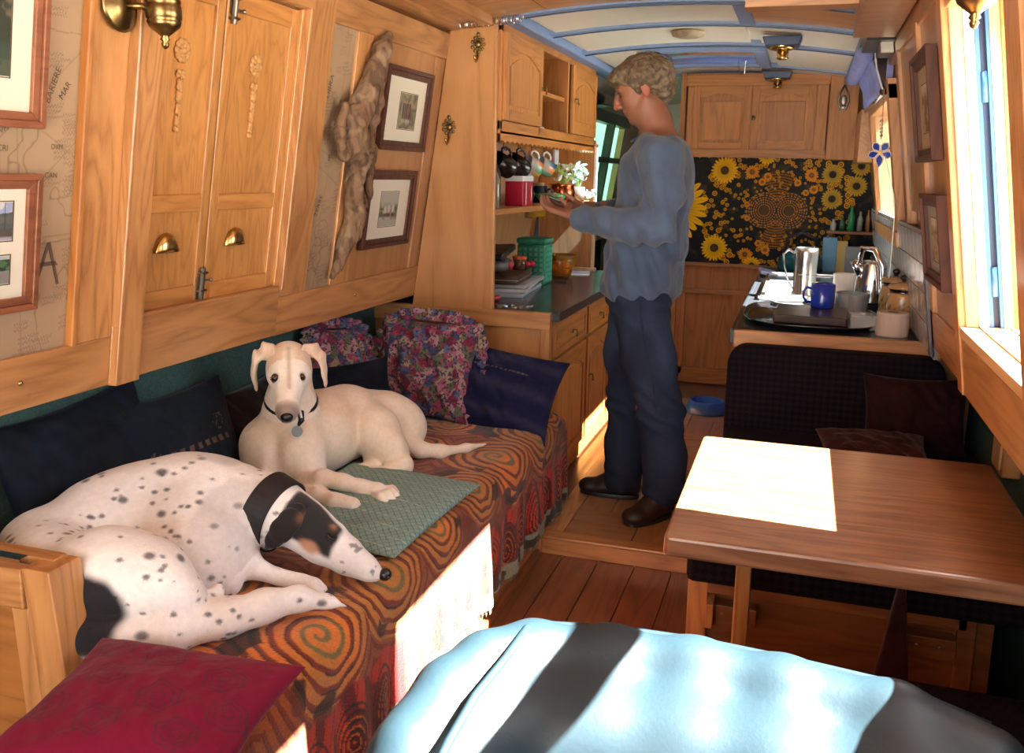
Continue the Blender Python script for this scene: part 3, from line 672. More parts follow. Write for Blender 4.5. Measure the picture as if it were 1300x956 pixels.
def navyspots(S, T, s):
    c = np.zeros(S.shape+(3,))+np.array((.006, .012, .022)); m = (np.abs(T-.05) < .045) & (np.abs((S*7) % 1-.5) < .27) & (S > -.55) & (S < .75)
    c = mixc(c, s2l((110, 92, 76)), m*.8); m2 = (vn2(S, T, 46, 3) > .72) & (np.hypot((S+.62)/.12, (T-.02)/.14) < 1); m3 = (vn2(S, T, 46, 3) > .72) & (np.hypot((S-.55)/.12, (T-.32)/.14) < 1)
    return mixc(c, s2l((120, 110, 90)), (m2 | m3)*.7)
M['vc'] = vcol('embroidered_velvet', .9, spec=.15, sheen=.06, bump=.4, bscale=90)
pillow('embroidered_cushion', 'dark navy cushion with a row of small embroidered squares, against the wall', (-1.635, 2.10, .60), (.03, 1, -.02), (-.35, 0, 1), .26, .19, .06, M['vc'], 8, colfn=navyspots, n=110)
pillow('brown_cushion', 'very dark brown cushion between the embroidered cushion and the cream dog', (-1.64, 2.50, .57), (0, 1, .05), (-.3, 0, 1), .20, .16, .05, velvet('dark_brown_velvet', (.012, .007, .006), .2), 12)
pillow('black_cushion', 'small black cushion wedged between the cream dog and the ruffled cushion', (-1.50, 2.85, .62), (.6, .55, .06), (-.3, .3, 1), .17, .115, .04, M['vnavy'], 14)
def floral():
    m, N, L, b = newmat('floral_patchwork'); tc = N.new('ShaderNodeTexCoord')
    v = N.new('ShaderNodeTexVoronoi'); v.inputs['Scale'].default_value = 30; L.new(tc.outputs['Object'], v.inputs['Vector'])
    s = N.new('ShaderNodeSeparateColor'); L.new(v.outputs['Color'], s.inputs[0])
    r = ramp(N, [(0, s2l((150, 92, 108))), (.2, s2l((84, 96, 128))), (.38, s2l((160, 126, 130))), (.5, s2l((88, 98, 74))), (.64, s2l((120, 34, 62))), (.78, s2l((146, 132, 112))), (.9, s2l((60, 72, 110)))], 'CONSTANT'); L.new(s.outputs[0], r.inputs[0])
    n = N.new('ShaderNodeTexNoise'); n.inputs['Scale'].default_value = 95; n.inputs['Detail'].default_value = 3; L.new(tc.outputs['Object'], n.inputs['Vector'])
    r2_ = ramp(N, [(.42, (0, 0, 0)), (.5, (1, 1, 1))]); L.new(n.outputs['Fac'], r2_.inputs[0])
    mx = N.new('ShaderNodeMix'); mx.data_type = 'RGBA'; L.new(r2_.outputs[0], mx.inputs[0]); L.new(r.outputs[0], mx.inputs[7]); mx.inputs[6].default_value = (*s2l((64, 44, 62)), 1)
    n3 = N.new('ShaderNodeTexNoise'); n3.inputs['Scale'].default_value = 45; L.new(tc.outputs['Object'], n3.inputs['Vector'])
    r3 = ramp(N, [(.60, (0, 0, 0)), (.63, (1, 1, 1))]); L.new(n3.outputs['Fac'], r3.inputs[0])
    mx2 = N.new('ShaderNodeMix'); mx2.data_type = 'RGBA'; L.new(r3.outputs[0], mx2.inputs[0]); L.new(mx.outputs[2], mx2.inputs[6]); mx2.inputs[7].default_value = (*s2l((144, 58, 84)), 1)
    L.new(mx2.outputs[2], b.inputs['Base Color']); setv(b, Roughness=.9); return m
M['floral'] = floral()
f1 = thing('floral_cushion', 'floral patchwork cushion with gathered ruffle propped in the bench corner by the bulkhead', 'cushion', (-1.30, 3.25, .5))
pillow('pad', '', (-1.36, 3.22, .65), (1, -.05, -.02), (.0, .38, 1), .22, .205, .075, M['floral'], 21, pinch=.12, wr=.03, parent=f1, n=90)
def ruffle(par, c, ux, uy, hx, hy, w, amp, mat, seed=0, a0=0, a1=2*math.pi):
    ux = Vector(ux).normalized(); uy = Vector(uy); uy = (uy-ux*uy.dot(ux)).normalized(); nz = ux.cross(uy); v = []; f = []; n = 260; m = 7
    for i in range(n+1):
        a = a0+(a1-a0)*i/n; p = 3.2
        ca, sa = math.cos(a), math.sin(a); r = (abs(ca)**p+abs(sa)**p)**(-1/p)
        for j in range(m+1):
            t = j/m; k = r*(1+0*t); e = w*t
            q = Vector(c)+ux*(ca*(hx*k+e))+uy*(sa*(hy*k+e))+nz*(amp*t*math.sin(a*34+seed+1.5*math.sin(a*5))+.012*t*math.sin(a*7+seed))
            v.append(tuple(q))
    for i in range(n):
        for j in range(m): f.append((i*(m+1)+j, (i+1)*(m+1)+j, (i+1)*(m+1)+j+1, i*(m+1)+j+1))
    o = mk('ruffle', (v, f), mat, par, smooth=True); s = o.modifiers.new('s', 'SOLIDIFY'); s.thickness = .003; return o
ruffle(f1, (-1.36, 3.22, .65), (1, -.05, -.02), (.0, .38, 1), .205, .19, .05, .012, M['floral'])
f2 = thing('floral_cushion', 'floral cushion with curled ruffle leaning on the green wall, left of its matching one', 'cushion', (-1.6, 2.95, .5))
pillow('pad', '', (-1.60, 2.98, .70), (.35, .9, -.10), (-.3, .1, 1), .15, .14, .05, M['floral'], 27, pinch=.12, wr=.03, parent=f2, n=70)
ruffle(f2, (-1.60, 2.98, .70), (.35, .9, -.10), (-.3, .1, 1), .14, .13, .045, .012, M['floral'], 2)
def bluec(S, T, s):
    c = np.zeros(S.shape+(3,))+np.array((.008, .010, .042)); c = mixc(c, (.05, .05, .09), (.5+.5*np.sin(T*9+S*1.2+2*vn2(S, T, 2, 5)))**3*.35)
    m = (np.abs(T-.42) < .018) & (np.abs((S*14) % 1-.5) < .3) & (np.abs(S) < .5); return mixc(c, s2l((110, 100, 84)), m*.7)
pillow('blue_velvet_cushion', 'crumpled midnight blue velvet cushion against the bulkhead at the far end of the bench', (-1.07, 3.24, .585), (1, -.03, -.13), (.10, .62, 1), .245, .17, .065, M['vc'], 33, pinch=.08, wr=.028, colfn=bluec, n=110)
def magc(S, T, s):
    c = np.zeros(S.shape+(3,))+np.array(s2l((112, 8, 46))); g = np.array(s2l((78, 34, 46)))
    for (a, b) in ((-.45, .15), (.15, -.1), (.55, .35), (-.2, -.5), (.5, -.5), (-.75, -.35), (-.1, .55), (.8, -.1), (-.65, .65)):
        r = np.hypot((S-a)/.20, (T-b)/.20); th = np.arctan2(T-b, S-a); r = r*(1+.08*np.sin(6*th)); m = (np.abs(r-.9) < .06) | (np.abs(r-.6) < .05) | (np.abs(r-.25-.05*np.sin(5*th)) < .06); c = mixc(c, g, m*.8)
    return c
pillow('magenta_cushion', 'magenta cushion with faint printed roundels at the near end of the bench', (-.985, 1.155, .500), (1, .12, -.02), (-.08, 1, .10), .205, .17, .052, M['vmag'], 41, colfn=magc, n=160, wr=.008)
# quilted teal cushion
def tealm():
    m, N, L, b = newmat('quilted_teal_cloth'); a = N.new('ShaderNodeAttribute'); a.attribute_name = 'Col'; L.new(a.outputs['Color'], b.inputs['Base Color']); setv(b, Roughness=.8); return m
def tealc(S, T, s):
    c = np.zeros(S.shape+(3,))+np.array(s2l((122, 152, 146))); a = S*11; b = T*11*.9
    d1 = np.abs((a+b) % 1-.5); d2 = np.abs((a-b) % 1-.5); c = mixc(c, s2l((62, 84, 82)), ((d1 > .44) | (d2 > .44))*.8)
    d3 = np.abs((a*.5) % 1-.5); c = mixc(c, s2l((176, 178, 160)), ((d3 > .47) & (vn2(S, T, 30, 4) > .4))*.7); return c
pillow('teal_cushion', 'flat pale teal quilted cushion under the dogs\' paws and muzzle', (-1.085, 2.19, .492), (.05, 1, .02), (-1, .05, .03), .275, .215, .030, tealm(), 51, pinch=.03, wr=.006, colfn=tealc, n=190)
# near end post / cupboard of the bench
pt_ = thing('bench_end_cabinet', 'oak framed cabinet end at the near left corner with a pale metal strip on top', 'cabinet', (-1.4, 1.25, 0))
mk('corner_post', prism([(-1.20, 0), (-1.27, 0), (-1.335, .665), (-1.27, .665)], lambda a, b, t: (a, t, b), 1.245, 1.325), M['oakZ'], pt_, bevel=.003)
mk('back_board', box(-1.74, -1.34, 1.295, 1.32, 0, .66), M['oakX'], pt_, bevel=.003)
mk('top_rail', box(-1.74, -1.335, 1.245, 1.275, .58, .660), M['oakX'], pt_, bevel=.004); mk('metal_strip', box(-1.74, -1.36, 1.268, 1.290, .655, .668), M['steel'], pt_)
mk('top_board', box(-1.74, -1.30, 1.288, 1.325, .640, .668), M['oakX'], pt_, bevel=.003)
mk('panel', box(-1.74, -1.30, 1.265, 1.28, 0, .60), M['kitX'], pt_); mk('stile', prism([(-1.28, 0), (-1.33, 0), (-1.37, .58), (-1.33, .58)], lambda a, b, t: (a, t, b), 1.25, 1.275), M['oakZ'], pt_, bevel=.003)
# ================================================================ pictures
def picture(name, label, side, y0, y1, z0, z1, fw, mw, printfn, mat, cat='picture', fw2=0, dep=.02, matm=None, o0=0, group=None, prints=None, skew=0):
    sd = side; fn = LW if sd == 'L' else RW
    t = thing(name, label, cat, fn((y0+y1)/2, z0, o0), group)
    d = dep
    def fr(i, e, h, m, nm):  # mitred frame bars
        a0, a1, b0, b1 = y0+i, y1-i, z0+i, z1-i
        c0, c1, e0, e1 = y0+e, y1-e, z0+e, z1-e
        f_ = lambda a, b, t_: fn(a, b, t_)
        for q in ([(a0, b0), (a1, b0), (c1, e0), (c0, e0)], [(a0, b1), (a1, b1), (c1, e1), (c0, e1)], [(a0, b0), (a0, b1), (c0, e1), (c0, e0)], [(a1, b0), (a1, b1), (c1, e1), (c1, e0)]):
            mk(nm, prism(q, f_, o0, o0+h), m, t, bevel=.0015)
    fr(0, fw*.45, d, mat, 'frame_bar'); fr(fw*.45, fw, d*.72, mat, 'inner_moulding')
    mk('mount', (hexa(fn, y0+fw*.9, y1-fw*.9, z0+fw*.9, z1-fw*.9, o0+.001, o0+d*.35)), matm or M['mat'], t)
    for (py0, py1, pz0, pz1, cf) in prints:
        ny, nz = max(8, int((py1-py0)/.0011)), max(8, int((pz1-pz0)/.0011))
        Y, Z = np.meshgrid(np.linspace(0, 1, ny), np.linspace(0, 1, nz), indexing='ij')
        yy = py0+(py1-py0)*Y; zz = pz0+(pz1-pz0)*Z
        P = np.array([fn(0, 0, 0)[0]])
        X = (-1.55+.15*(zz-.887)+o0+d*.35+.0012) if sd == 'L' else (.42-.15*(zz-.887)-(o0+d*.35+.0012))
        mk('print', (np.stack([X, yy, zz], -1).reshape(-1, 3), ngrid(ny, nz)), M['print'], t, col=cf(Y, Z).reshape(-1, 3))
        e = .0035; mk('print_border', join(hexa(fn, py0-e, py1+e, pz0-e, pz0-e*.4, o0+d*.3, o0+d*.35+.0008), hexa(fn, py0-e, py1+e, pz1+e*.4, pz1+e, o0+d*.3, o0+d*.35+.0008), hexa(fn, py0-e, py0-e*.4, pz0-e, pz1+e, o0+d*.3, o0+d*.35+.0008), hexa(fn, py1+e*.4, py1+e, pz0-e, pz1+e, o0+d*.3, o0+d*.35+.0008)), M['ink'], t)
    return t
def im_soldiers(Y, Z):
    c = mixc(np.zeros(Y.shape+(3,))+np.array(s2l((150, 140, 112))), s2l((104, 100, 84)), sst(.3, .7, fbm(np.stack([Y, Z, Y*0], -1), 6, 4, 3)))
    for i in range(5):
        cx = .22+.1*i; w = np.exp(-((Y-cx)/.04)**4)*((Z > .28) & (Z < .72)); c = mixc(c, s2l(((40, 36, 44), (60, 50, 56), (36, 34, 40), (150, 40, 44), (46, 42, 50))[i]), w*.85)
        c = mixc(c, s2l((190, 190, 184)), np.exp(-(((Y-cx)/.03)**2+((Z-.22)/.06)**2))*.8); c = mixc(c, s2l((176, 120, 104)), np.exp(-(((Y-cx)/.022)**2+((Z-.76)/.03)**2)))
    return c
def im_harbour(Y, Z):
    c = mixc(np.zeros(Y.shape+(3,))+np.array(s2l((176, 172, 158))), s2l((92, 96, 74)), sst(.35, .6, fbm(np.stack([Y, Z*1.4, Y*0], -1), 5, 4, 8))*sst(.75, .5, Z)*sst(.1, .35, Z))
    for i in range(3):
        cx = .3+.22*i; c = mixc(c, s2l((196, 190, 176)), np.exp(-(((Y-cx)/.08)**4+((Z-.5)/.12)**4))); c = mixc(c, s2l((96, 52, 40)), np.exp(-(((Y-cx)/.10)**4+((Z-.33)/.05)**4))*.9)
    return c
def im_old(Y, Z):
    c = np.zeros(Y.shape+(3,))+np.array(s2l((120, 108, 84))); c = mixc(c, s2l((52, 58, 46)), sst(.45, .55, fbm(np.stack([Y, Z, Y*0], -1), 4, 4, 13))); c = mixc(c, s2l((150, 132, 96)), (np.abs(np.hypot(Y-.6, Z-.62)-.22) < .035)*.8); return mixc(c, s2l((60, 76, 64)), sst(.3, .2, Z)*.8)
def im_boat(Y, Z):
    c = mixc(np.zeros(Y.shape+(3,))+np.array(s2l((150, 164, 196))), s2l((206, 206, 204)), sst(.4, .6, fbm(np.stack([Y, Z, Y*0], -1), 5, 3, 17))); c = mixc(c, s2l((66, 72, 58)), ((Z < .52+.2*Y+.06*vn2(Y, Z, 9, 3)))*.9); c = mixc(c, s2l((84, 74, 66)), (Z < .3)*.8)
    c = mixc(c, s2l((170, 170, 176)), sst(.12, .05, Z)*.8); return mixc(c, s2l((40, 44, 50)), ((np.abs((Y*6) % 1-.5) > .46) & (Z > .3))*.6)
def im_garden(Y, Z):
    c = mixc(np.zeros(Y.shape+(3,))+np.array(s2l((74, 108, 72))), s2l((40, 60, 48)), sst(.45, .55, fbm(np.stack([Y, Z, Y*0], -1), 9, 4, 23))); c = mixc(c, s2l((150, 146, 140)), ((Z < .35+.2*vn2(Y, Z, 6, 5)) & (Y > .15))*.7); return mixc(c, s2l((200, 206, 216)), (Z > .88)*.7)
def im_pale(seed):
    def f(Y, Z):
        c = mixc(np.zeros(Y.shape+(3,))+np.array(s2l((170, 152, 126))), s2l((112, 96, 76)), sst(.4, .62, fbm(np.stack([Y, Z*1.3, Y*0], -1), 4, 4, seed))); return mixc(c, s2l((206, 200, 190)), sst(.7, .9, Z)*.6)
    return f
picture('framed_picture', 'small dark-framed picture of uniformed figures, upper of the two beside the driftwood', 'L', 3.005, 3.412, 1.478, 1.771, .034, .05, None, M['dwood'], o0=-.006, dep=.022, prints=[(3.155, 3.305, 1.558, 1.685, im_soldiers)])
picture('framed_picture', 'small dark-framed picture of boats in a harbour, lower of the two beside the driftwood', 'L', 2.968, 3.376, 1.120, 1.405, .034, .05, None, M['dwood'], o0=-.006, dep=.022, prints=[(3.10, 3.25, 1.198, 1.325, im_harbour)])
picture('framed_picture', 'red-brown framed picture with wide cream mount cut by the top left corner', 'L', 1.10, 1.502, 1.470, 1.90, .030, .05, None, M['rwood'], o0=-.012, dep=.022, prints=[(1.20, 1.420, 1.563, 1.80, im_old)])
picture('framed_picture', 'red-brown framed pair of small colour photographs, below the wide cream mount one', 'L', 1.10, 1.503, 1.104, 1.382, .030, .05, None, M['rwood'], o0=-.012, dep=.022, prints=[(1.33, 1.441, 1.252, 1.326, im_boat), (1.33, 1.438, 1.165, 1.220, im_garden)])
picture('framed_picture', 'dark-framed picture on the right wall, upper of the two by the window', 'R', 2.66, 3.05, 1.458, 1.752, .034, .05, None, M['dwood'], o0=-.004, dep=.03, matm=plain('buff_mount', s2l((168, 148, 120)), .7), prints=[(2.76, 2.95, 1.54, 1.67, im_pale(31))])
picture('framed_picture', 'dark-framed picture on the right wall, lower of the two, beside the storage jars', 'R', 2.62, 3.01, 1.115, 1.368, .034, .05, None, M['dwood'], o0=-.004, dep=.03, matm=plain('grey_mount', s2l((150, 146, 136)), .7), prints=[(2.72, 2.91, 1.18, 1.30, im_pale(37))])
# brass hooks on the end panel
def hook(c, label):
    t = thing('brass_hook', label, 'hook', c, 'pierced brass hooks on the plywood panel'); x, y, z = c
    g = []
    for a in range(9):
        th = 2*math.pi*a/9; g.append(tube([(x+.023*math.cos(th), y-.003, z+.025*math.sin(th)), (x+.011*math.cos(th+.5), y-.003, z+.013*math.sin(th+.5))], .004, 6)); g.append(ball((x+.025*math.cos(th), y-.004, z+.028*math.sin(th)), (.007, .004, .007), 8, 6))
    g.append(ball((x, y-.003, z), (.012, .005, .012), 10, 6)); g.append(ball((x, y-.003, z+.038), (.007, .004, .010), 8, 6)); g.append(ball((x, y-.003, z-.036), (.008, .004, .013), 8, 6))
    mk('back_plate', join(*g), M['dbrass'], t, smooth=True)
    mk('hook_arm', tube([(x, y-.004, z-.030), (x, y-.010, z-.055), (x, y-.024, z-.068), (x, y-.038, z-.058), (x, y-.040, z-.046)], [.005, .005, .0045, .004, .005], 8), M['brass'], t, smooth=True)
hook((-1.272, 3.538, 1.900), 'pierced brass hook near the top of the plywood panel, upper of the two'); hook((-1.392, 3.538, 1.582), 'pierced brass hook beside the upper framed picture, lower of the two')
# driftwood
def driftwood():
    p = lambda y, z, o: LW(y-.055, z, o*.75)
    B = Blob((-1.62, 2.55, 1.0), (-1.30, 3.08, 1.90), .0045)
    main = [((2.99, 1.85, .03), .022), ((2.965, 1.80, .04), .042), ((2.93, 1.74, .045), .046), ((2.89, 1.69, .05), .044), ((2.85, 1.62, .055), .055), ((2.80, 1.56, .06), .058), ((2.80, 1.49, .055), .058), ((2.865, 1.43, .05), .048), ((2.885, 1.37, .045), .040), ((2.87, 1.31, .045), .040), ((2.895, 1.25, .045), .046), ((2.89, 1.19, .045), .042), ((2.86, 1.14, .04), .030), ((2.83, 1.09, .035), .027), ((2.80, 1.05, .03), .018)]
    B.chain([(p(a[0]+.012*math.sin(a[1]*31), a[1], a[2]), r*.74) for a, r in main], .012)
    B.chain([(p(2.90, 1.72, .06), .03), (p(2.95, 1.64, .05), .022), (p(2.94, 1.57, .05), .016), (p(2.955, 1.51, .04), .010)], .015)
    B.chain([(p(2.86, 1.52, .06), .026), (p(2.95, 1.47, .05), .02), (p(2.96, 1.40, .05), .013), (p(3.0, 1.34, .035), .014), (p(3.01, 1.29, .03), .007)], .015)
    B.chain([(p(2.73, 1.60, .05), .02), (p(2.71, 1.52, .05), .018), (p(2.76, 1.45, .05), .02)], .02); B.cap(p(2.93, 1.33, .04), p(2.99, 1.28, .035), .014, .006, .01)
    for y, z, r in ((2.88, 1.60, .022), (2.80, 1.43, .020), (2.85, 1.475, .016), (2.90, 1.285, .010), (2.83, 1.16, .012), (2.92, 1.68, .014)): B.ell(p(y, z, .105), (r*1.6, r, r*1.4), k=.012, sub=True)
    def d(P): w = P[:, 1]*6+fbm(P, 9, 2, 3)*2.2; return .007*(fbm(np.stack([P[:, 0]*2, P[:, 1]*2+.6*P[:, 2], P[:, 2]*.45], -1), 22, 4, 5)-.5)*2+.006*(fbm(P, 14, 3, 9)-.5)*2+.0022*np.sin(w*26)
    [B.chain([(p(2.89, z, .03), .016), (p(2.89+dy, z+.03, .05), .013), (p(2.89+dy*1.5, z-.02, .03), .006)], .01) for z, dy in ((1.70, .06), (1.60, -.09), (1.38, -.05), (1.22, .05), (1.14, -.04))]; B.disp(d); v, f = B.mesh(0)
    n = fbm(np.stack([v[:, 0]*2, v[:, 1]*2+.6*v[:, 2], v[:, 2]*.4], -1), 30, 4, 5); c = mixc(np.zeros((len(v), 3))+np.array(s2l((128, 100, 76))), s2l((84, 62, 48)), sst(.45, .62, n)*.8); c = mixc(c, s2l((158, 134, 108)), sst(.55, .7, fbm(v, 16, 3, 31))*.7)
    tag(mk('driftwood', (v, f), vcol('weathered_wood', .8, bump=.4, bscale=160), None, smooth=True, col=c, loc=tuple(LW(2.85, 1.05, 0))), 'tall gnarled piece of driftwood hung on the wall between map strip and small pictures', 'driftwood')
driftwood()
# brass lamps
def wall_lamp(t, plate_c, body_c, arm, side):
    px, py, pz = plate_c; x, y, z = body_c
    A = rotm(0, math.pi/2 if side == 'L' else -math.pi/2, 0)
    mk('wall_plate', lathe([(.052, 0), (.054, .004), (.046, .008), (.040, .010), (.030, .016), (.012, .022), (.0, .022)], plate_c, 28, A), M['dbrass'], t, smooth=True)
    mk('arm', tube(arm, .007, 10), M['dbrass'], t, smooth=True)
    mk('lamp_body', lathe([(.0, -.066), (.006, -.062), (.009, -.055), (.006, -.050), (.011, -.046), (.008, -.040), (.012, -.036), (.020, -.030), (.032, -.020), (.036, -.010), (.034, -.006), (.037, -.003), (.037, .022), (.034, .026), (.037, .030), (.036, .036), (.026, .044), (.018, .050), (.020, .056), (.028, .060), (.028, .066), (.0, .066)], body_c, 28), M['dbrass'], t, smooth=True)
    mk('gallery', lathe([(.020, .066), (.030, .072), (.032, .085), (.024, .088), (.0, .088)], body_c, 24), M['brass'], t, smooth=True)
    mk('glass_chimney', lathe([(.022, .086), (.026, .11), (.024, .13), (.017, .15), (.016, .20)], body_c, 20), M['glass'], t, smooth=True)
c = LW(1.69, 1.735, .004); tl = thing('brass_wall_lamp', 'aged brass oil lamp on a round plate beside the left shutters', 'lamp', c)
bc = (c[0]+.085, 1.725, 1.715); wall_lamp(tl, c, bc, [c, (c[0]+.05, 1.70, 1.735), (bc[0]-.03, 1.722, 1.728)], 'L')
c = RW(1.95, 1.85, .010); tr = thing('brass_wall_lamp', 'aged brass lamp with finial hanging before the bright right-hand window', 'lamp', c)
bc = (.268, 1.90, 1.740); wall_lamp(tr, c, bc, [c, (.25+.03, 1.93, 1.83), (.25+.012, 1.92, 1.80)], 'R')
# ================================================================ KITCHEN LEFT
kw_ = mk('worktop', box(-1.74, -.915, 3.562, 5.32, .812, .850), M['worktop'], None, bevel=.003, loc=(-1.3, 4.4, .812)); tag(kw_, 'dark slate-coloured worktop running behind the man on the left', 'worktop')
kb = thing('base_cabinet', 'oak base cabinet with drawers and arched doors below the dark worktop', 'cabinet', (-1.3, 4.4, .07))
mk('body', box(-1.70, -.962, 3.565, 5.28, .13, .812), M['kitZ'], kb); mk('plinth', box(-1.70, -.955, 3.565, 5.28, .07, .145), M['kitY'], kb, bevel=.002)
def px(x0, x1):   # prism in the Y-Z plane extruded along x
    return lambda a, b, t: (t, a, b)
def archpanel(y0, y1, z0, z1, rise, x0, x1):
    n = 10; top = [(y1-(y1-y0)*i/n, z1-rise+rise*math.sin(math.pi*i/n)**.8) for i in range(n+1)]
    return prism([(y0, z0), (y1, z0)]+top, lambda a, b, t: (t, a, b), x0, x1)
def cab_door(par, y0, y1, z0, z1, xf_, knob=None, arch_=True, dr=False):
    d = mk('drawer' if dr else 'door', box(xf_-.018, xf_-.006, y0, y1, z0, z1), M['kitZ'], par, bevel=.002)
    s = .045 if not dr else .03
    for g, m in ((box(xf_-.008, xf_, y0, y0+s, z0, z1), 'kitZ'), (box(xf_-.008, xf_, y1-s, y1, z0, z1), 'kitZ'), (box(xf_-.008, xf_, y0+s, y1-s, z0, z0+s), 'kitY')): mk('frame_bar', g, M[m], d, bevel=.002)
    yy0, yy1 = y0+s, y1-s
    if arch_ and not dr:
        n = 12; rise = .05; zt = z1-s-.012
        pts = [(yy0, z1), (yy0, zt-rise)]+[(yy0+(yy1-yy0)*i/n, zt-rise+rise*math.sin(math.pi*i/n)) for i in range(1, n)]+[(yy1, zt-rise), (yy1, z1)]
        v = []; f = []; m = n+1
        for i in range(n+1):
            yv = yy0+(yy1-yy0)*i/n; zb = zt-rise+rise*math.sin(math.pi*i/n)
            v += [(xf_-.008, yv, zb), (xf_, yv, zb), (xf_-.008, yv, z1), (xf_, yv, z1)]
        for i in range(n): a = 4*i; b = a+4; f += [(a, b, b+1, a+1), (a+1, b+1, b+3, a+3), (a+2, a+3, b+3, b+2)]
        mk('arched_rail', (v, f), M['kitY'], d); mk('raised_panel', archpanel(yy0+.018, yy1-.018, z0+s+.018, zt-.02, rise, xf_-.008, xf_-.001), M['kitZ'], d, bevel=.003)
    else:
        mk('frame_bar', box(xf_-.008, xf_, yy0, yy1, z1-s, z1), M['kitY'], d, bevel=.002); mk('raised_panel', box(xf_-.008, xf_-.001, yy0+.012, yy1-.012, z0+s+.010, z1-s-.010), M['kitY'], d, bevel=.003)
    if knob:
        y, z = knob; mk('handle', join(ball((xf_+.006, y, z), (.003, .012, .012), 10, 6), tube([(xf_+.004, y, z+.004), (xf_+.022, y, z+.006), (xf_+.024, y, z-.016)], .0035, 8), ball((xf_+.024, y, z-.02), .006, 8, 6)), M['dbrass'], d, smooth=True)
    return d
mk('face_frame', box(-.962, -.946, 3.562, 5.28, .79, .812), M['kitY'], kb)
for y0 in (3.60, 4.22, 4.72):
    y1 = y0+(.58 if y0 < 4 else .46)
    cab_door(kb, y0, y1, .655, .79, -.940, ((y0+y1)/2, .725), dr=True)
cab_door(kb, 3.60, 4.18, .15, .64, -.940, None); cab_door(kb, 4.22, 4.68, .15, .64, -.940, (4.25, .45)); cab_door(kb, 4.72, 5.18, .15, .64, -.940, None)
# upper cabinet
uc = thing('wall_cabinet', 'oak wall cabinet with two arched doors round an open shelf, over the mug hooks', 'cabinet', (-1.3, 4.4, 1.57))
mk('back', box(-1.46, -1.45, 3.56, 5.28, 1.57, 1.99), M['kitZ'], uc); mk('bottom', box(-1.48, -1.19, 3.56, 5.28, 1.57, 1.60), M['kitY'], uc); mk('top', box(-1.42, -1.19, 3.56, 5.28, 1.975, 1.995), M['kitY'], uc)
mk('face_rail', box(-1.20, -1.182, 3.56, 5.28, 1.955, 2.0), M['kitY'], uc, bevel=.002); mk('face_rail', box(-1.20, -1.182, 3.56, 5.28, 1.56, 1.612), M['kitY'], uc, bevel=.002)
for y in (3.56, 4.12, 4.64, 5.25): mk('partition', box(-1.46, -1.182, y, y+.022, 1.575, 1.98), M['kitZ'], uc, bevel=.002)
mk('shelf', box(-1.45, -1.20, 4.14, 4.64, 1.765, 1.785), M['kitY'], uc, bevel=.002)
cab_door(uc, 3.585, 4.125, 1.614, 1.955, -1.168, (4.10, 1.78)); cab_door(uc, 4.70, 5.255, 1.614, 1.955, -1.168, (4.72, 1.78))
n = 26; sc = []
for i in range(n*6+1):
    yv = 3.56+1.72*i/(n*6); sc.append((yv, 1.524+.010*abs(math.sin(math.pi*i/6))))
v = []; f = []
for yv, zb in sc: v += [(-1.20, yv, zb), (-1.182, yv, zb), (-1.20, yv, 1.57), (-1.182, yv, 1.57)]
for i in range(len(sc)-1): a = 4*i; b = a+4; f += [(a, b, b+1, a+1), (a+1, b+1, b+3, a+3), (a, a+2, b+2, b)]
mk('scalloped_pelmet', (v, f), M['kitY'], uc)
tag(mk('white_bundle', ball((-1.30, 4.40, 1.622), (.06, .12, .02), 16, 8), plain('crumpled_cloth', (.6, .6, .58), .8, var=.3, vscale=30), None, smooth=True, loc=(-1.30, 4.40, 1.602)), 'crumpled pale cloth in the open part of the wall cabinet', 'cloth')
# far end panel, lip, shelf, back boards
ep = struct('trim_3', join(box(-1.50, -1.172, 5.275, 5.30, .85, 1.60)), M['kitZ']); mk('edge', box(-1.176, -1.160, 5.27, 5.305, .85, 1.58), M['paleZ'], ep, bevel=.002); mk('upstand', box(-1.5, -1.14, 5.245, 5.27, .85, .868), M['paleY'], ep, bevel=.002)
mk('cover_panel', prism([(-1.74, .85), (-1.56, .85), (-1.40, 1.98), (-1.74, 1.98)], lambda a, b, t: (a, t, b), 5.29, 5.32), M['kitZ'], ep)
ks = tag(mk('shelf', box(-1.49, -1.195, 3.56, 5.275, 1.232, 1.258), M['kitY'], None, bevel=.003, loc=(-1.3, 4.4, 1.232)), 'oak shelf above the worktop holding tins, mugs and plants', 'shelf')
mk('end_batten', box(-1.21, -1.19, 4.02, 4.30, 1.205, 1.232), M['steel'], ks)
rail = tag(mk('hook_rail', box(-1.30, -1.27, 3.6, 5.0, 1.535, 1.56), M['dkwood'], None, loc=(-1.285, 4.3, 1.535)), 'dark rail with cup hooks under the wall cabinet', 'rail')
for y in (3.92, 4.14, 4.36, 4.58): mk('cup_hook', tube([(-1.285, y, 1.536), (-1.285, y, 1.51), (-1.272, y, 1.502), (-1.262, y, 1.51)], .002, 6), M['brass'], rail, smooth=True)
def mugcol(fn, P): return fn(P)
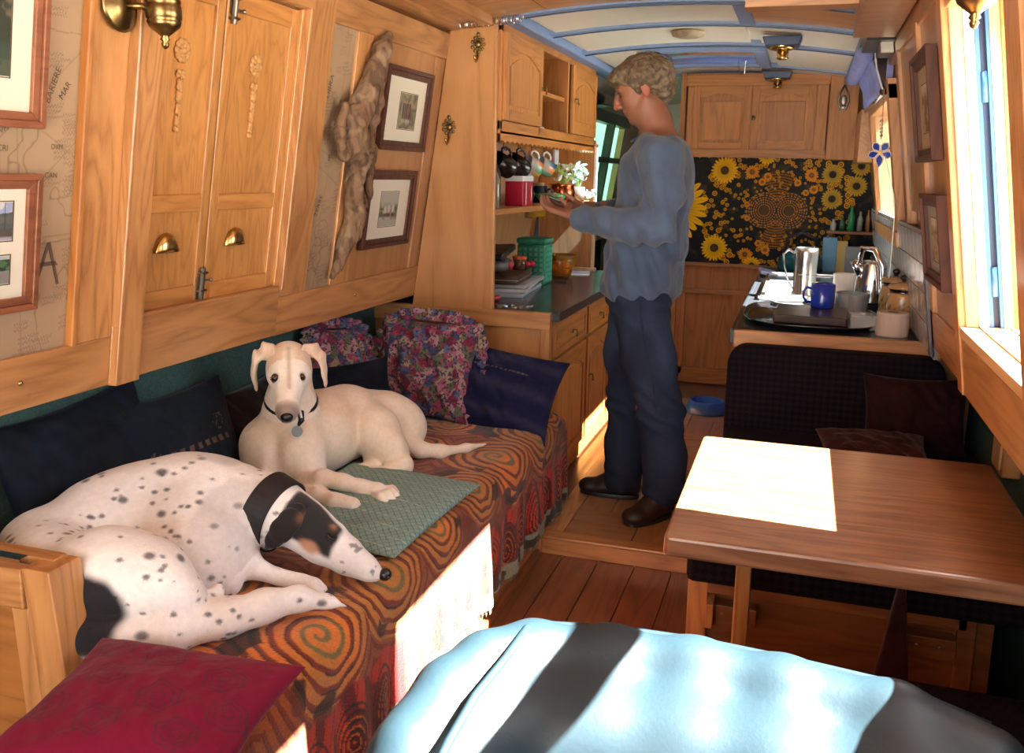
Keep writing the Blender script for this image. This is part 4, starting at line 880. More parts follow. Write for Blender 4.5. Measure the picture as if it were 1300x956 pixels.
def mug(name, label, loc, r, h, mat, cols=None, tilt=0, rz=0, group=None, inner=None, local_h=True):
    """mug built at origin standing on z=0, handle to +y; tilt about x"""
    Mx = rotm(tilt, 0, 0); Mz = rotm(0, 0, rz); R_ = Mz@Mx
    t = thing(name, label, 'mug', loc, group)
    g = lathe([(0, .003), (r*.86, .0), (r*.95, .004), (r, .015), (r, h), (r-.003, h+.001), (r-.005, h-.002), (r-.005, .01), (0, .008)], (0, 0, 0), 40)
    vv = np.array(g[0]); kw = {}
    if cols: kw['col'] = cols(vv)
    mk('bowl', xf(g, R_, (0, 0, 0)), mat, t, smooth=True, local=True, **kw)
    hp = [(0, r-.003, h*.80), (0, r+.018, h*.84), (0, r+.030, h*.66), (0, r+.029, h*.42), (0, r+.016, h*.24), (0, r-.003, h*.22)]
    mk('handle', xf(tube(hp, .0055, 8), R_, (0, 0, 0)), mat if not cols else inner, t, smooth=True, local=True)
    return t
def bright(seed):
    pal = [s2l(c) for c in ((226, 120, 30), (40, 130, 160), (196, 40, 50), (222, 214, 190), (236, 180, 60), (60, 150, 110))]
    def f(v):
        th = np.arctan2(v[:, 1], v[:, 0]); k = (np.floor((th+math.pi)/.8).astype(int)+np.floor(v[:, 2]/.035).astype(int)*3+seed) % 6
        c = np.array(pal)[k]; inside = np.hypot(v[:, 0], v[:, 1]) < .0365; c[inside] = (.5, .5, .46); c[v[:, 2] > .084] = (.7, .7, .66); return c
    return f
M['glaze'] = vcol('painted_glaze', .2, coat=.6); M['dkglaze'] = plain('dark_brown_glaze', (.02, .012, .010), .2)
lab = ['dark brown mug hanging first from the panel under the wall cabinet', 'dark brown mug hanging second, beside the bright painted ones', 'bright patchwork painted mug hanging third, red base outward', 'blue and orange painted mug hanging fourth from the panel']
for i, y in enumerate((3.92, 4.14, 4.36, 4.58)):
    # hangs from its handle: mouth points to camera and right
    R0 = (-1.262, y-.005, 1.505)
    t = mug('hanging_mug', lab[i], (0, 0, 0), .046 if i < 2 else .042, .10 if i < 2 else .092, M['dkglaze'] if i < 2 else M['glaze'], None if i < 2 else bright(i), inner=M['white'])
    t['group'] = 'mugs on the hooks'
    t.rotation_mode = 'XYZ'
    # local: handle +y -> world up, mouth +z -> world (-x? toward camera -y, -x tilt)
    zaxis = Vector((-.45, -.80, .38)).normalized(); yax = Vector((0.15, .25, 1)); yax = (yax-zaxis*yax.dot(zaxis)).normalized(); xax = yax.cross(zaxis)
    Rm = Matrix((xax, yax, zaxis)).transposed(); hpt = Rm@Vector((0, (.046 if i < 2 else .042)+.026, .05)); t.rotation_euler = Rm.to_euler(); t.location = Vector(R0)-hpt
tag(mk('light_switch', box(-1.29, -1.275, 4.77, 4.85, 1.455, 1.535), M['white'], None, bevel=.004, loc=(-1.28, 4.8, 1.45)), 'pale small box hanging right of the painted mugs', 'switch')
# shelf things
SZ = 1.258
M['red'] = plain('red_packaging', s2l((176, 14, 50)), .35); M['grn'] = plain('green_tin', s2l((48, 132, 104)), .35, var=.3, vscale=60)
t = thing('red_carton', 'red and white carton standing on the kitchen shelf', 'box', (-1.245, 4.02, SZ)); mk('carton', box(-1.30, -1.215, 4.0, 4.16, SZ, SZ+.11), M['red'], t, bevel=.002)
mk('white_stripe', box(-1.2148, -1.2142, 4.045, 4.055, SZ+.005, SZ+.105), M['white'], t); mk('white_stripe', box(-1.2148, -1.2142, 4.13, 4.14, SZ+.02, SZ+.09), M['white'], t); mk('white_top', box(-1.302, -1.213, 3.998, 4.162, SZ+.11, SZ+.135), M['white'], t, bevel=.004)
for k, (y, x, h) in enumerate(((3.68, -1.25, .2), (3.78, -1.28, .24))):
    mk_ = mk('tall_bottle', lathe([(0, 0), (.028, 0), (.030, .01), (.030, h*.6), (.012, h*.8), (.011, h), (0, h)], (x, y, SZ), 20), M['dkglaze'] if k else plain('clear_jar', (.25, .22, .17), .1), None, smooth=True, loc=(x, y, SZ)); tag(mk_, ['short grey-brown bottle at the near end of the kitchen shelf', 'tall dark bottle behind the short one on the kitchen shelf'][k], 'bottle')
tag(mk('white_jug', lathe([(0, 0), (.045, 0), (.05, .02), (.058, .14), (.066, .17), (.062, .17), (.052, .13), (.04, .01), (0, .01)], (-1.33, 4.34, SZ), 28), plain('pale_plastic', (.5, .58, .62), .3), None, smooth=True, loc=(-1.33, 4.34, SZ)), 'tall pale grey beaker behind the red carton on the shelf', 'beaker')
mug('mug', 'dark blue-black mug on the shelf under the hanging mugs', (-1.30, 4.56, SZ), .045, .085, plain('blueblack_glaze', (.01, .015, .03), .15), rz=-1.2)
tag(mk('black_pot', ball((-1.34, 4.44, SZ+.04), (.05, .05, .04), 20, 10), M['black'], None, smooth=True, loc=(-1.34, 4.44, SZ)), 'small round black pot in shadow on the shelf', 'pot')
mug('mug', 'beige mug at the back of the shelf by the copper pot', (-1.36, 4.72, SZ), .042, .10, plain('beige_glaze', s2l((170, 130, 90)), .3), rz=-1.0)
M['copper'] = plain('copper_metal', s2l((205, 110, 70)), .25, 1)
cp_ = thing('copper_pot', 'shiny copper pot holding a sunlit leafy plant on the shelf', 'plant pot', (-1.25, 4.85, SZ))
mk('pot', lathe([(0, 0), (.055, 0), (.066, .02), (.07, .05), (.062, .085), (.070, .095), (.066, .095), (.056, .08), (0, .075)], (-1.25, 4.85, SZ), 32), M['copper'], cp_, smooth=True)
mk('handle', tube([(-1.25, 4.79, SZ+.08), (-1.25, 4.75, SZ+.10), (-1.25, 4.745, SZ+.06), (-1.25, 4.785, SZ+.04)], .004, 8), M['copper'], cp_, smooth=True)
M['leaf'] = plain('pale_leaf', s2l((170, 196, 96)), .5, var=.3, vscale=30); M['petal'] = plain('white_petal', (.85, .86, .7), .6)
def leafy(par, c, n, spread, h, seed):
    rnd = random.Random(seed)
    for k in range(n):
        a = rnd.uniform(0, 6.28); r = spread*rnd.uniform(.2, 1); zt = h*rnd.uniform(.3, 1)
        tip = Vector((c[0]+r*math.cos(a), c[1]+r*math.sin(a), c[2]+zt)); base = Vector((c[0]+r*.2*math.cos(a), c[1]+r*.2*math.sin(a), c[2]))
        if k < n//4: mk('stem', tube([base, (base+tip)/2+Vector((0, 0, .01)), tip], [.0018, .0015, .001], 5), M['leaf'], par)
        d = Vector((rnd.uniform(-1, 1), rnd.uniform(-1, 1), rnd.uniform(-.2, 1))).normalized(); s = rnd.uniform(.014, .024); q = d.orthogonal().normalized(); w = d.cross(q)
        pts = [tip-d*s, tip-d*s*.2+q*s*.5+w*s*.1, tip+d*s*.6+q*s*.3, tip+d*s, tip+d*s*.6-q*s*.3, tip-d*s*.2-q*s*.5+w*s*.1, tip+w*s*.12]
        mk('leaf', ([tuple(p) for p in pts], [(0, 1, 6), (1, 2, 6), (2, 3, 6), (3, 4, 6), (4, 5, 6), (5, 0, 6)]), M['leaf'] if rnd.random() < .45 else M['petal'], par)
leafy(cp_, (-1.25, 4.85, SZ+.085), 60, .075, .11, 4)
gp = thing('potted_plant', 'white-flowered trailing plant in a glass at the far shelf end', 'plant', (-1.22, 5.08, SZ)); mk('glass_pot', lathe([(0, 0), (.035, 0), (.04, .08), (.037, .08), (.032, .005), (0, .004)], (-1.22, 5.08, SZ), 24), plain('amber_glass_pot', (.6, .3, .12), .1, Transmission_Weight=.5), gp, smooth=True)
leafy(gp, (-1.22, 5.08, SZ+.07), 44, .06, .14, 9); leafy(gp, (-1.17, 5.14, SZ+.01), 22, .04, .05, 12)
M['ggreen'] = plain('green_ribbed_glass', s2l((96, 150, 80)), .2, Coat_Weight=.5)
def ribbowl(c, r, h, n=48, ribs=16):
    v = []; f = []; pr = [(.4, 0), (.55, .02), (.8, .4), (1, 1), (.96, 1), (.75, .45), (.5, .1), (0, .08)]
    for i in range(n):
        a = 2*math.pi*i/n; k = 1+.05*math.cos(ribs*a)
        for (q, z) in pr: v.append((c[0]+q*r*k*math.cos(a), c[1]+q*r*k*math.sin(a), c[2]+z*h*(1+.06*math.cos(ribs*a)*(z > .9))))
    m = len(pr)
    for i in range(n):
        j = (i+1) % n
        for q in range(m-1): f.append((i*m+q, j*m+q, j*m+q+1, i*m+q+1))
    return v, f
gb = thing('green_bowl', 'green ribbed glass dish with pink contents at the shelf edge by the man\'s hands', 'bowl', (-1.225, 4.52, SZ)); mk('dish', ribbowl((-1.235, 4.55, SZ), .085, .05), M['ggreen'], gb, smooth=True); mk('contents', ball((-1.235, 4.56, SZ+.043), (.06, .06, .010), 16, 6), plain('pink_sweets', s2l((220, 150, 150)), .5, var=.4, vscale=80), gb, smooth=True)
# worktop things
WZ = .850
t = thing('paper_pile', 'pile of pale magazines and papers under the dark box on the left worktop', 'papers', (-1.38, 4.15, WZ))
for k, (a, w, l, c_) in enumerate(((.10, .30, .50, (.34, .38, .42)), (.16, .27, .46, (.5, .52, .55)), (.06, .26, .44, (.42, .40, .38)))):
    g = xf(box(-w/2, w/2, -l/2, l/2, 0, .016), rotm(0, 0, a), (-1.36+.01*k, 4.16+.02*k, WZ+.017*k)); mk('magazine', g, plain('magazine_paper_%d' % k, c_, .5), t, bevel=.002)
t = thing('dark_box', 'dark reddish-brown flat wooden box on the papers', 'box', (-1.38, 4.12, WZ+.052)); g = xf(box(-.12, .12, -.19, .19, 0, .045), rotm(0, 0, .12), (-1.36, 4.14, WZ+.052)); mk('box_body', g, M['dkwood'], t, bevel=.004); mk('lid_edge', xf(box(-.123, .123, -.193, .193, .018, .022), rotm(0, 0, .12), (-1.36, 4.14, WZ+.052)), plain('pale_edge', (.3, .24, .2), .5), t)
Mg = plain('grey_bag', (.10, .09, .085), .5, var=.5, vscale=25)
t = thing('grey_pouch', 'crumpled grey and magenta pouch on the dark box', 'pouch', (-1.38, 4.05, WZ+.1)); B = Blob((-1.5, 3.85, WZ+.08), (-1.22, 4.25, WZ+.22), .006); B.ell((-1.37, 4.03, WZ+.135), (.10, .14, .04)); B.disp(lambda P: .02*(fbm(P, 18, 3, 4)-.5)); mk('pouch', B.mesh(1), Mg, t, smooth=True); mk('magenta_tab', ball((-1.272, 4.02, WZ+.135), (.008, .03, .02), 10, 6), M['red'], t, smooth=True)
tag(mk('black_wallet', xf(box(-.10, .10, -.15, .15, 0, .03), rotm(.10, -.06, .1), (-1.38, 4.02, WZ+.175)), plain('black_leather', (.012, .014, .018), .35, bump=.3), None, bevel=.008, loc=(-1.38, 4.02, WZ+.17)), 'black leather case lying tilted on top of the pile', 'case')
t = thing('glass_jar', 'small glass jar with orange lid standing on the dark box', 'jar', (-1.27, 4.18, WZ+.10)); mk('glass', lathe([(0, 0), (.03, 0), (.032, .05), (0, .05)], (-1.285, 4.20, WZ+.10), 20), plain('brown_jar_glass', (.12, .05, .03), .1), t, smooth=True); mk('lid', lathe([(0, .05), (.035, .05), (.035, .064), (0, .064)], (-1.285, 4.20, WZ+.10), 20), plain('orange_lid', s2l((206, 84, 40)), .4), t)
for k, (a, b) in enumerate(((0, 0), (.02, .05), (-.01, .09))): pass
t = thing('red_trinket', 'crimson flower-shaped trinket beside the orange-lidded jar', 'trinket', (-1.255, 4.24, WZ+.1))
for k in range(5): a = k*1.256; mk('petal', ball((-1.255+.02*math.cos(a), 4.24+.03*math.sin(a), WZ+.125), (.016, .02, .014), 10, 6), M['red'], t, smooth=True)
t = thing('green_tin', 'tall green patterned tin caddy on the left worktop', 'tin', (-1.30, 4.50, WZ)); mk('tin_body', box(-1.375, -1.225, 4.44, 4.59, WZ, WZ+.205), M['grn'], t, bevel=.012); mk('lid', box(-1.380, -1.220, 4.435, 4.595, WZ+.205, WZ+.235), M['grn'], t, bevel=.012)
g = []
for i in range(5):
    for j in range(7): g.append(box(-1.2252, -1.2235, 4.455+.026*i, 4.470+.026*i, WZ+.015+.026*j, WZ+.030+.026*j)); g.append(box(-1.365+.028*i, -1.350+.028*i, 4.4385, 4.4402, WZ+.015+.026*j, WZ+.030+.026*j))
mk('embossed_squares', join(*g), plain('pale_green_enamel', s2l((92, 170, 140)), .4), t)
M['amber'] = plain('amber_glass', (.95, .45, .06), .05, Transmission_Weight=.85, IOR=1.3)
t = thing('amber_bowl', 'amber glass bowl full of odds and ends next to the green tin', 'bowl', (-1.24, 4.83, WZ)); mk('bowl', lathe([(0, 0), (.05, 0), (.06, .01), (.078, .06), (.095, .125), (.092, .125), (.074, .06), (.055, .014), (0, .008)], (-1.25, 4.84, WZ), 36), M['amber'], t, smooth=True)
rnd = random.Random(2)
for k in range(9): a = rnd.uniform(0, 6.28); mk('trinket', ball((-1.25+.035*math.cos(a), 4.84+.035*math.sin(a), WZ+.025+.008*k), (.02, .016, .012), 8, 6), plain('odd_%d' % k, (rnd.uniform(.3, .9), rnd.uniform(.2, .5), .08), .4), t, smooth=True)
tag(mk('folded_papers', xf(box(-.06, .06, -.09, .09, 0, .006), rotm(0, 0, .2), (-1.20, 5.09, WZ)), M['white'], None, loc=(-1.20, 5.09, WZ)), 'small white papers lying past the amber bowl', 'papers')
tag(mk('dark_pen', tube([(-1.22, 4.62, WZ+.006), (-1.15, 4.60, WZ+.006)], .006, 8), plain('brown_pen', (.1, .05, .03), .4), None, loc=(-1.2, 4.6, WZ)), 'short brown pen lying in the middle of the left worktop', 'pen')
t = thing('key_bunch', 'bunch of small metal keys and chain at the near end of the worktop', 'keys', (-1.18, 3.66, WZ))
for k in range(9): mk('key', xf(join(lathe([(.006, 0), (.010, 0), (.010, .002), (.006, .002), (.006, 0)], (0, 0, 0), 12), box(.009, .034, -.002, .002, 0, .002)), rotm(0, 0, rnd.uniform(0, 6)), (-1.26+.022*k, 3.63+.02*(k % 3), WZ+.001+.002*(k % 2))), M['brass'] if k % 2 else M['steel'], t)
tag(mk('red_knife', ball((-1.27, 3.80, WZ+.012), (.02, .045, .011), 14, 8), M['red'], None, smooth=True, loc=(-1.27, 3.80, WZ)), 'small red object near the panel on the left worktop', 'trinket')
# black hat in the passage
t = tag(mk('black_hat', join(ball((-1.38, 6.05, 1.90), (.09, .11, .05), 18, 10), lathe([(0, 0), (.13, -.01), (.135, -.006), (0, .01)], (-1.36, 6.05, 1.86), 24)), M['black'], None, smooth=True, loc=(-1.38, 6.05, 1.86)), 'black hat hanging high in the passage behind the man\'s forehead', 'hat')
# spring curtain wire
v = []
for i in range(900): a = i*.19; q = i/899; v.append((-1.335+.24*q, 3.50+.012*math.cos(a)+.05*q, 1.968+.028*q+.016*math.sin(a)))
tag(mk('coiled_wire', tube(v, .0014, 4, caps=False), M['steel'], None, loc=(-1.3, 3.5, 1.97)), 'stretched metal coil hung along the ceiling edge above the plywood panel', 'coil')
# ================================================================ END WALL
ec = thing('wall_cabinet', 'oak double-door cabinet high on the end wall above the sunflower panel', 'cabinet', (-.3, 5.9, 1.51))
mk('body', box(-.735, .09, 5.90, 6.03, 1.545, 2.03), M['kitZ'], ec)
def cabdoorX(par, x0, x1, z0, z1, yf, shape, knob=None):
    d = mk('door', box(x0, x1, yf+.006, yf+.018, z0, z1), M['kitZ'], par, bevel=.002); s = .042
    for g, m in ((box(x0, x0+s, yf, yf+.008, z0, z1), 'kitZ'), (box(x1-s, x1, yf, yf+.008, z0, z1), 'kitZ'), (box(x0+s, x1-s, yf, yf+.008, z0, z0+s), 'kitX')): mk('frame_bar', g, M[m], d, bevel=.002)
    n = 14; v = []; f = []
    for i in range(n+1):
        u = i/n; xv = x0+s+(x1-x0-2*s)*u; zb = z1-s-.03+.03*math.sin(math.pi*min(1, max(0, u*1.3-.15)))
        v += [(xv, yf, zb), (xv, yf+.008, zb), (xv, yf, z1), (xv, yf+.008, z1)]
    for i in range(n): a = 4*i; b = a+4; f += [(a, b, b+1, a+1), (a, a+2, b+2, b), (a+2, a+3, b+3, b+2)]
    mk('arched_rail', (v, f), M['kitX'], d); mk('raised_panel', box(x0+s+.015, x1-s-.015, yf+.002, yf+.008, z0+s+.015, z1-s-.05), M['kitZ'], d, bevel=.003)
    if knob: mk('catch', join(ball((knob, yf-.004, (z0+z1)/2), (.012, .004, .016), 8, 6), ball((knob, yf-.012, (z0+z1)/2), .007, 8, 6)), M['dbrass'], d, smooth=True)
cabdoorX(ec, -.70, -.352, 1.575, 1.955, 5.885, 1); cabdoorX(ec, -.346, .02, 1.575, 1.955, 5.885, 1, -.335)
mk('cornice_rail', box(-.745, .095, 5.875, 5.90, 1.955, 2.02), M['kitX'], ec, bevel=.003); mk('pilaster', box(.025, .09, 5.88, 5.90, 1.56, 1.96), M['kitZ'], ec, bevel=.003)
v = []; f = []
N_ = 120
for i in range(N_+1):
    xv = -.755+1.13*i/N_; zb = 1.522+.010*abs(math.sin(math.pi*i/6)); v += [(xv, 5.87, zb), (xv, 5.885, zb), (xv, 5.87, 1.575), (xv, 5.885, 1.575)]
for i in range(N_): a = 4*i; b = a+4; f += [(a, b, b+1, a+1), (a, a+2, b+2, b), (a+2, a+3, b+3, b+2)]
mk('scalloped_pelmet', (v, f), M['kitX'], ec)
oc = thing('boxed_corner', 'plain oak boxed corner unit with hanging ornament beside the end cabinet', 'cabinet', (.2, 5.8, 1.51)); mk('front_panel', box(.095, .255, 5.80, 5.90, 1.52, 2.01), M['kitZ'], oc, bevel=.003); mk('side_panel', box(.255, .40, 5.40, 5.95, 1.50, 1.78), M['oakY'], oc, bevel=.003)
tag(mk('hanging_ornament', join(tube([(.172, 5.792, 1.945), (.150, 5.792, 1.90), (.142, 5.792, 1.85), (.160, 5.792, 1.805), (.184, 5.792, 1.805), (.202, 5.792, 1.85), (.194, 5.792, 1.90), (.172, 5.792, 1.945)], .006, 6), ball((.172, 5.792, 1.86), (.018, .004, .03), 10, 6), ball((.172, 5.792, 1.82), (.02, .004, .014), 10, 6), tube([(.172, 5.792, 1.945), (.172, 5.795, 1.965)], .003, 5)), M['bolt'], None, smooth=True, loc=(.172, 5.79, 1.80)), 'grey openwork oval ornament hanging on the boxed corner', 'ornament')
# sunflower splashback: one flat printed sheet
def mural():
    x0, x1, z0, z1 = -.775, .52, .858, 1.53; nx, nz = 700, 364
    X, Z = np.meshgrid(np.linspace(x0, x1, nx), np.linspace(z0, z1, nz), indexing='ij')
    bkc = np.array(s2l((26, 24, 20))); c = np.zeros(X.shape+(3,))+bkc; c = mixc(c, s2l((74, 60, 30)), sst(.52, .66, fbm(np.stack([X, Z, X*0], -1), 22, 3, 2))*.6)
    ye = np.array(s2l((250, 190, 10))); orr = np.array(s2l((236, 150, 20))); dk = np.array(s2l((60, 40, 22)))
    def U(px, py):  # print position given as fractions of the sheet (0..1 from left, 0..1 from top)
        return x0+(x1-x0)*px, z1-(z1-z0)*py
    def flower(cx, cz, r, n, inner, col1, ctr, ph=0):
        nonlocal c
        d = np.hypot(X-cx, Z-cz); th = np.arctan2(Z-cz, X-cx)+ph; pet = r*(.66+.30*np.abs(np.cos(th*n/2))**.8+.10*np.abs(np.cos(th*n*.31+1.2)))
        m = d < pet; k = sst(inner*r, r, d); cc = mixc(np.zeros(X.shape+(3,))+np.array(col1)*.75, np.array(col1), k); cc = cc*(.86+.2*np.abs(np.sin(th*n*1.0)))[..., None]
        c = np.where(m[..., None], cc, c); m2 = d < inner*r; c = np.where(m2[..., None], mixc(np.zeros(X.shape+(3,))+np.array(ctr), dk, sst(.2, .9, d/(inner*r))*.6), c)
    # kaleidoscopic double eye of concentric rows
    cx, cz = U(.47, .48)
    for sgn in (-1, 1):
        ex = cx+sgn*.075; d = np.hypot((X-ex), (Z-cz)); side = (X-cx)*sgn > 0
        rg = (d < .115) & side; k = np.abs((d*70) % 1-.5) < .22; th = np.arctan2(Z-cz, X-ex); dots = np.abs((th*14/math.pi) % 1-.5) < .3
        c = np.where((rg & k & dots)[..., None], orr*.7, np.where(rg[..., None], bkc*1.6+.01, c)); c = np.where(((d < .028) & side)[..., None], np.array(s2l((84, 60, 30))), c)
    ang = np.arctan2(np.abs(X-cx), (Z-cz)); rr = np.hypot(X-cx, Z-cz); fan = ((ang < .45) | (ang > math.pi-.45)) & (rr < .24) & (rr > .06)
    c = np.where((fan & (np.abs((ang*26) % 1-.5) < .25) & (np.abs((rr*60) % 1-.5) < .3))[..., None], orr*.6, c)
    rnd = random.Random(11)
    for i in range(620):   # scattered little discs, larger outward
        px, py = rnd.random(), rnd.random(); x, z = U(px, py); d = math.hypot(x-cx, z-cz)
        if d < .10 or d > .47: continue
        r = .004+.030*max(0, d-.08)*rnd.uniform(.5, 1.5); r = min(r, .018)
        dd = np.hypot(X-x, Z-z); c = np.where((dd < r)[..., None], ye*.72*np.array((1, .85, .6)), c); c = np.where((dd < r*.55)[..., None], dk, c); c = np.where((dd < r*.25)[..., None], ye*.8, c)
    for px, py, r in ((.345, .13, .042), (.42, .17, .026), (.395, .22, .024), (.45, .70, .0), (.62, .15, .04), (.635, .28, .027), (.60, .31, .02), (.43, .85, .028), (.335, .90, .042), (.395, .79, .022), (.56, .22, .022), (.33, .43, .018), (.335, .56, .018)):
        if r: x, z = U(px, py); flower(x, z, r, 16, .38, orr, s2l((150, 100, 40)), px)
    for px, py, r, n in ((-.035, .47, .225, 26), (.215, .12, .082, 24), (.185, .85, .082, 24), (.41, -.02, .055, 18), (.37, 1.0, .055, 18)):
        x, z = U(px, py); flower(x, z, r, n, .42 if r > .1 else .32, ye, s2l((90, 60, 20)))
    for px, py, r in ((.715, .14, .062), (.84, .06, .060), (.825, .24, .062), (.72, .36, .062)):
        x, z = U(px, py); flower(x, z, r, 22, .36, np.array(s2l((200, 160, 40))), s2l((30, 18, 12)))
    P = np.stack([X, X*0+6.022, Z], -1)
    o = mk('sunflower_panel', (P.reshape(-1, 3), ngrid(nx, nz)[:, ::-1]), vcol('printed_glass_sunflowers', .45, spec=.12), None, col=c.reshape(-1, 3), loc=(-.1, 6.022, .86)); tag(o, 'glossy splashback printed with sunflowers and tiny yellow discs on the end wall', 'splashback')
mural()
# ================================================================ GALLEY COUNTER RIGHT
ct = tag(mk('galley_worktop', box(-.215, .61, 3.44, 6.02, .815, .850), M['worktop'], None, bevel=.002, loc=(.2, 4.6, .815)), 'dark galley worktop on the right covered in crockery', 'worktop'); mk('front_edging', box(-.215, .49, 3.415, 3.442, .790, .853), M['oakX'], ct, bevel=.004); mk('side_edging', box(-.230, -.213, 3.43, 6.0, .800, .852), M['worktop'], ct, bevel=.003)
gc = thing('base_cabinet', 'oak galley cabinet under the right-hand worktop', 'cabinet', (.2, 4.6, .07)); mk('body', box(-.20, .60, 3.46, 6.0, .07, .815), M['kitY'], gc)
ds = thing('draining_board', 'bright steel sink drainer in the sunlight beside the jug', 'sink', (.02, 4.9, WZ)); mk('tray', box(-.17, .20, 4.35, 5.50, WZ+.001, WZ+.012), plain('brushed_steel', (.8, .8, .8), .3, 1), ds, bevel=.003)
for k in range(8): mk('rib', box(-.15, .10, 4.42+.10*k, 4.43+.10*k, WZ+.012, WZ+.017), M['steel'], ds)
mk('rim', join(box(-.175, -.165, 4.34, 5.52, WZ+.010, WZ+.022), box(-.175, .20, 5.50, 5.52, WZ+.01, WZ+.022)), M['steel'], ds)
tag(mk('white_cloth', xf(box(-.05, .05, -.12, .12, 0, .02), rotm(0, .2, .1), (-.175, 5.55, WZ+.004)), M['white'], None, bevel=.006, loc=(-.17, 5.55, WZ)), 'folded white cloth at the far left corner of the galley worktop', 'cloth')
def oval_tray():
    n = 60; v = []; f = []; prf = [(0, .002), (.93, .002), (.96, .008), (1.0, .020), (1.02, .020), (1.0, .014), (.97, .0), (0, .0)]
    for i in range(n):
        a = 2*math.pi*i/n
        for q, z in prf:
            ca, sa = math.cos(a), math.sin(a); p = 3.0; r = (abs(ca)**p+abs(sa)**p)**(-1/p); v.append((.055+q*.255*r*ca, 3.86+q*.355*r*sa, WZ+z))
    m = len(prf)
    for i in range(n):
        j = (i+1) % n
        for k in range(m-1): f.append((i*m+k, j*m+k, j*m+k+1, i*m+k+1))
    return v, f
tag(mk('oval_tray', oval_tray(), plain('black_lacquer', (.01, .01, .012), .12), None, smooth=True, loc=(.05, 3.86, WZ)), 'large black tray with raised rim at the near end of the galley worktop', 'tray')
TZ = WZ+.004
tag(mk('chopping_board', xf(box(-.135, .135, -.17, .17, 0, .032), rotm(0, 0, -.04), (.055, 3.82, TZ)), M['dkwood'], None, bevel=.004, loc=(.05, 3.82, TZ)), 'thick dark wooden board on the black tray', 'board')
mug('blue_mug', 'glossy cobalt blue mug on the dark board', (.098, 3.93, TZ+.032), .048, .098, plain('cobalt_glaze', (.01, .05, .55), .08, Coat_Weight=1), rz=1.75)
t = thing('metal_jug', 'tall shiny metal jug with looped handle on the drainer', 'jug', (.02, 4.5, WZ+.015)); jz = WZ+.015
M['pewter'] = plain('pewter_metal', (.82, .82, .80), .18, 1); mk('body', lathe([(0, 0), (.058, 0), (.056, .01), (.050, .02), (.052, .15), (.054, .20), (.053, .225), (.050, .225), (.048, .15), (.046, .01), (0, .008)], (.025, 4.5, jz), 36), M['pewter'], t, smooth=True)
mk('handle', tube([(-.022, 4.5, jz+.195), (-.055, 4.49, jz+.215), (-.078, 4.49, jz+.19), (-.070, 4.49, jz+.13), (-.045, 4.49, jz+.06), (-.025, 4.5, jz+.03)], [.007, .008, .008, .007, .006, .006], 10, flat=.6), M['pewter'], t, smooth=True); mk('band', lathe([(.0535, .10), (.0545, .104), (.0535, .108)], (.025, 4.5, jz), 36), M['pewter'], t, smooth=True)
mug('white_beaker', 'plain white mug catching the sun behind the clear tub', (.195, 4.35, WZ+.015), .048, .125, M['white'], rz=-.4)
M['clear'] = plain('clear_plastic', (.92, .95, .95), .08, Transmission_Weight=.75, IOR=1.2)
t = thing('clear_tub', 'clear plastic food tub beside the blue mug on the tray', 'tub', (.215, 4.0, TZ)); mk('tub', lathe([(0, .0), (.055, 0), (.06, .01), (.066, .085), (.068, .09), (.064, .09), (.056, .012), (0, .008)], (.215, 4.02, TZ), 28), M['clear'], t, smooth=True)
t = thing('glass_dish', 'small square clear glass dish at the near right of the tray', 'dish', (.235, 3.64, TZ)); mk('dish', xf(join(box(-.045, .045, -.045, .045, 0, .006), box(-.045, -.041, -.045, .045, 0, .055), box(.041, .045, -.045, .045, 0, .055), box(-.045, .045, -.045, -.041, 0, .055), box(-.045, .045, .041, .045, 0, .055)), rotm(0, 0, .1), (.235, 3.64, TZ)), M['clear'], t, bevel=.002)
t = thing('glass_plate', 'clear glass plate tilted on the drainer left of the blue mug', 'plate', (-.03, 4.2, TZ+.01)); mk('plate', lathe([(0, 0), (.06, 0), (.10, .012), (.10, .016), (.06, .004), (0, .004)], (-.02, 4.22, TZ+.008), 32, rotm(.08, 0, 0)), M['clear'], t, smooth=True)
# electric kettle
t = thing('kettle', 'polished steel jug kettle at the right of the galley worktop', 'kettle', (.27, 4.2, WZ)); kc = (.30, 4.22, WZ)
mk('base', lathe([(0, 0), (.075, 0), (.078, .01), (.072, .022), (0, .022)], kc, 32), M['black'], t, smooth=True)
mk('body', lathe([(0, .022), (.07, .022), (.073, .04), (.068, .12), (.056, .20), (.050, .215), (0, .22)], kc, 36), M['steel'], t, smooth=True)
mk('handle', tube([(kc[0]-.06, 4.19, WZ+.205), (kc[0]-.05, 4.17, WZ+.27), (kc[0]-.0, 4.15, WZ+.265), (kc[0]+.035, 4.13, WZ+.20), (kc[0]+.045, 4.14, WZ+.10), (kc[0]+.035, 4.16, WZ+.04)], [.012, .018, .020, .020, .018, .012], 12, flat=.7), M['steel'], t, smooth=True); mk('spout', tube([(kc[0]-.05, 4.20, WZ+.16), (kc[0]-.085, 4.19, WZ+.215)], [.022, .012], 12), M['steel'], t, smooth=True); mk('lid_knob', ball((kc[0], 4.22, WZ+.228), (.014, .014, .01), 12, 8), M['black'], t, smooth=True)
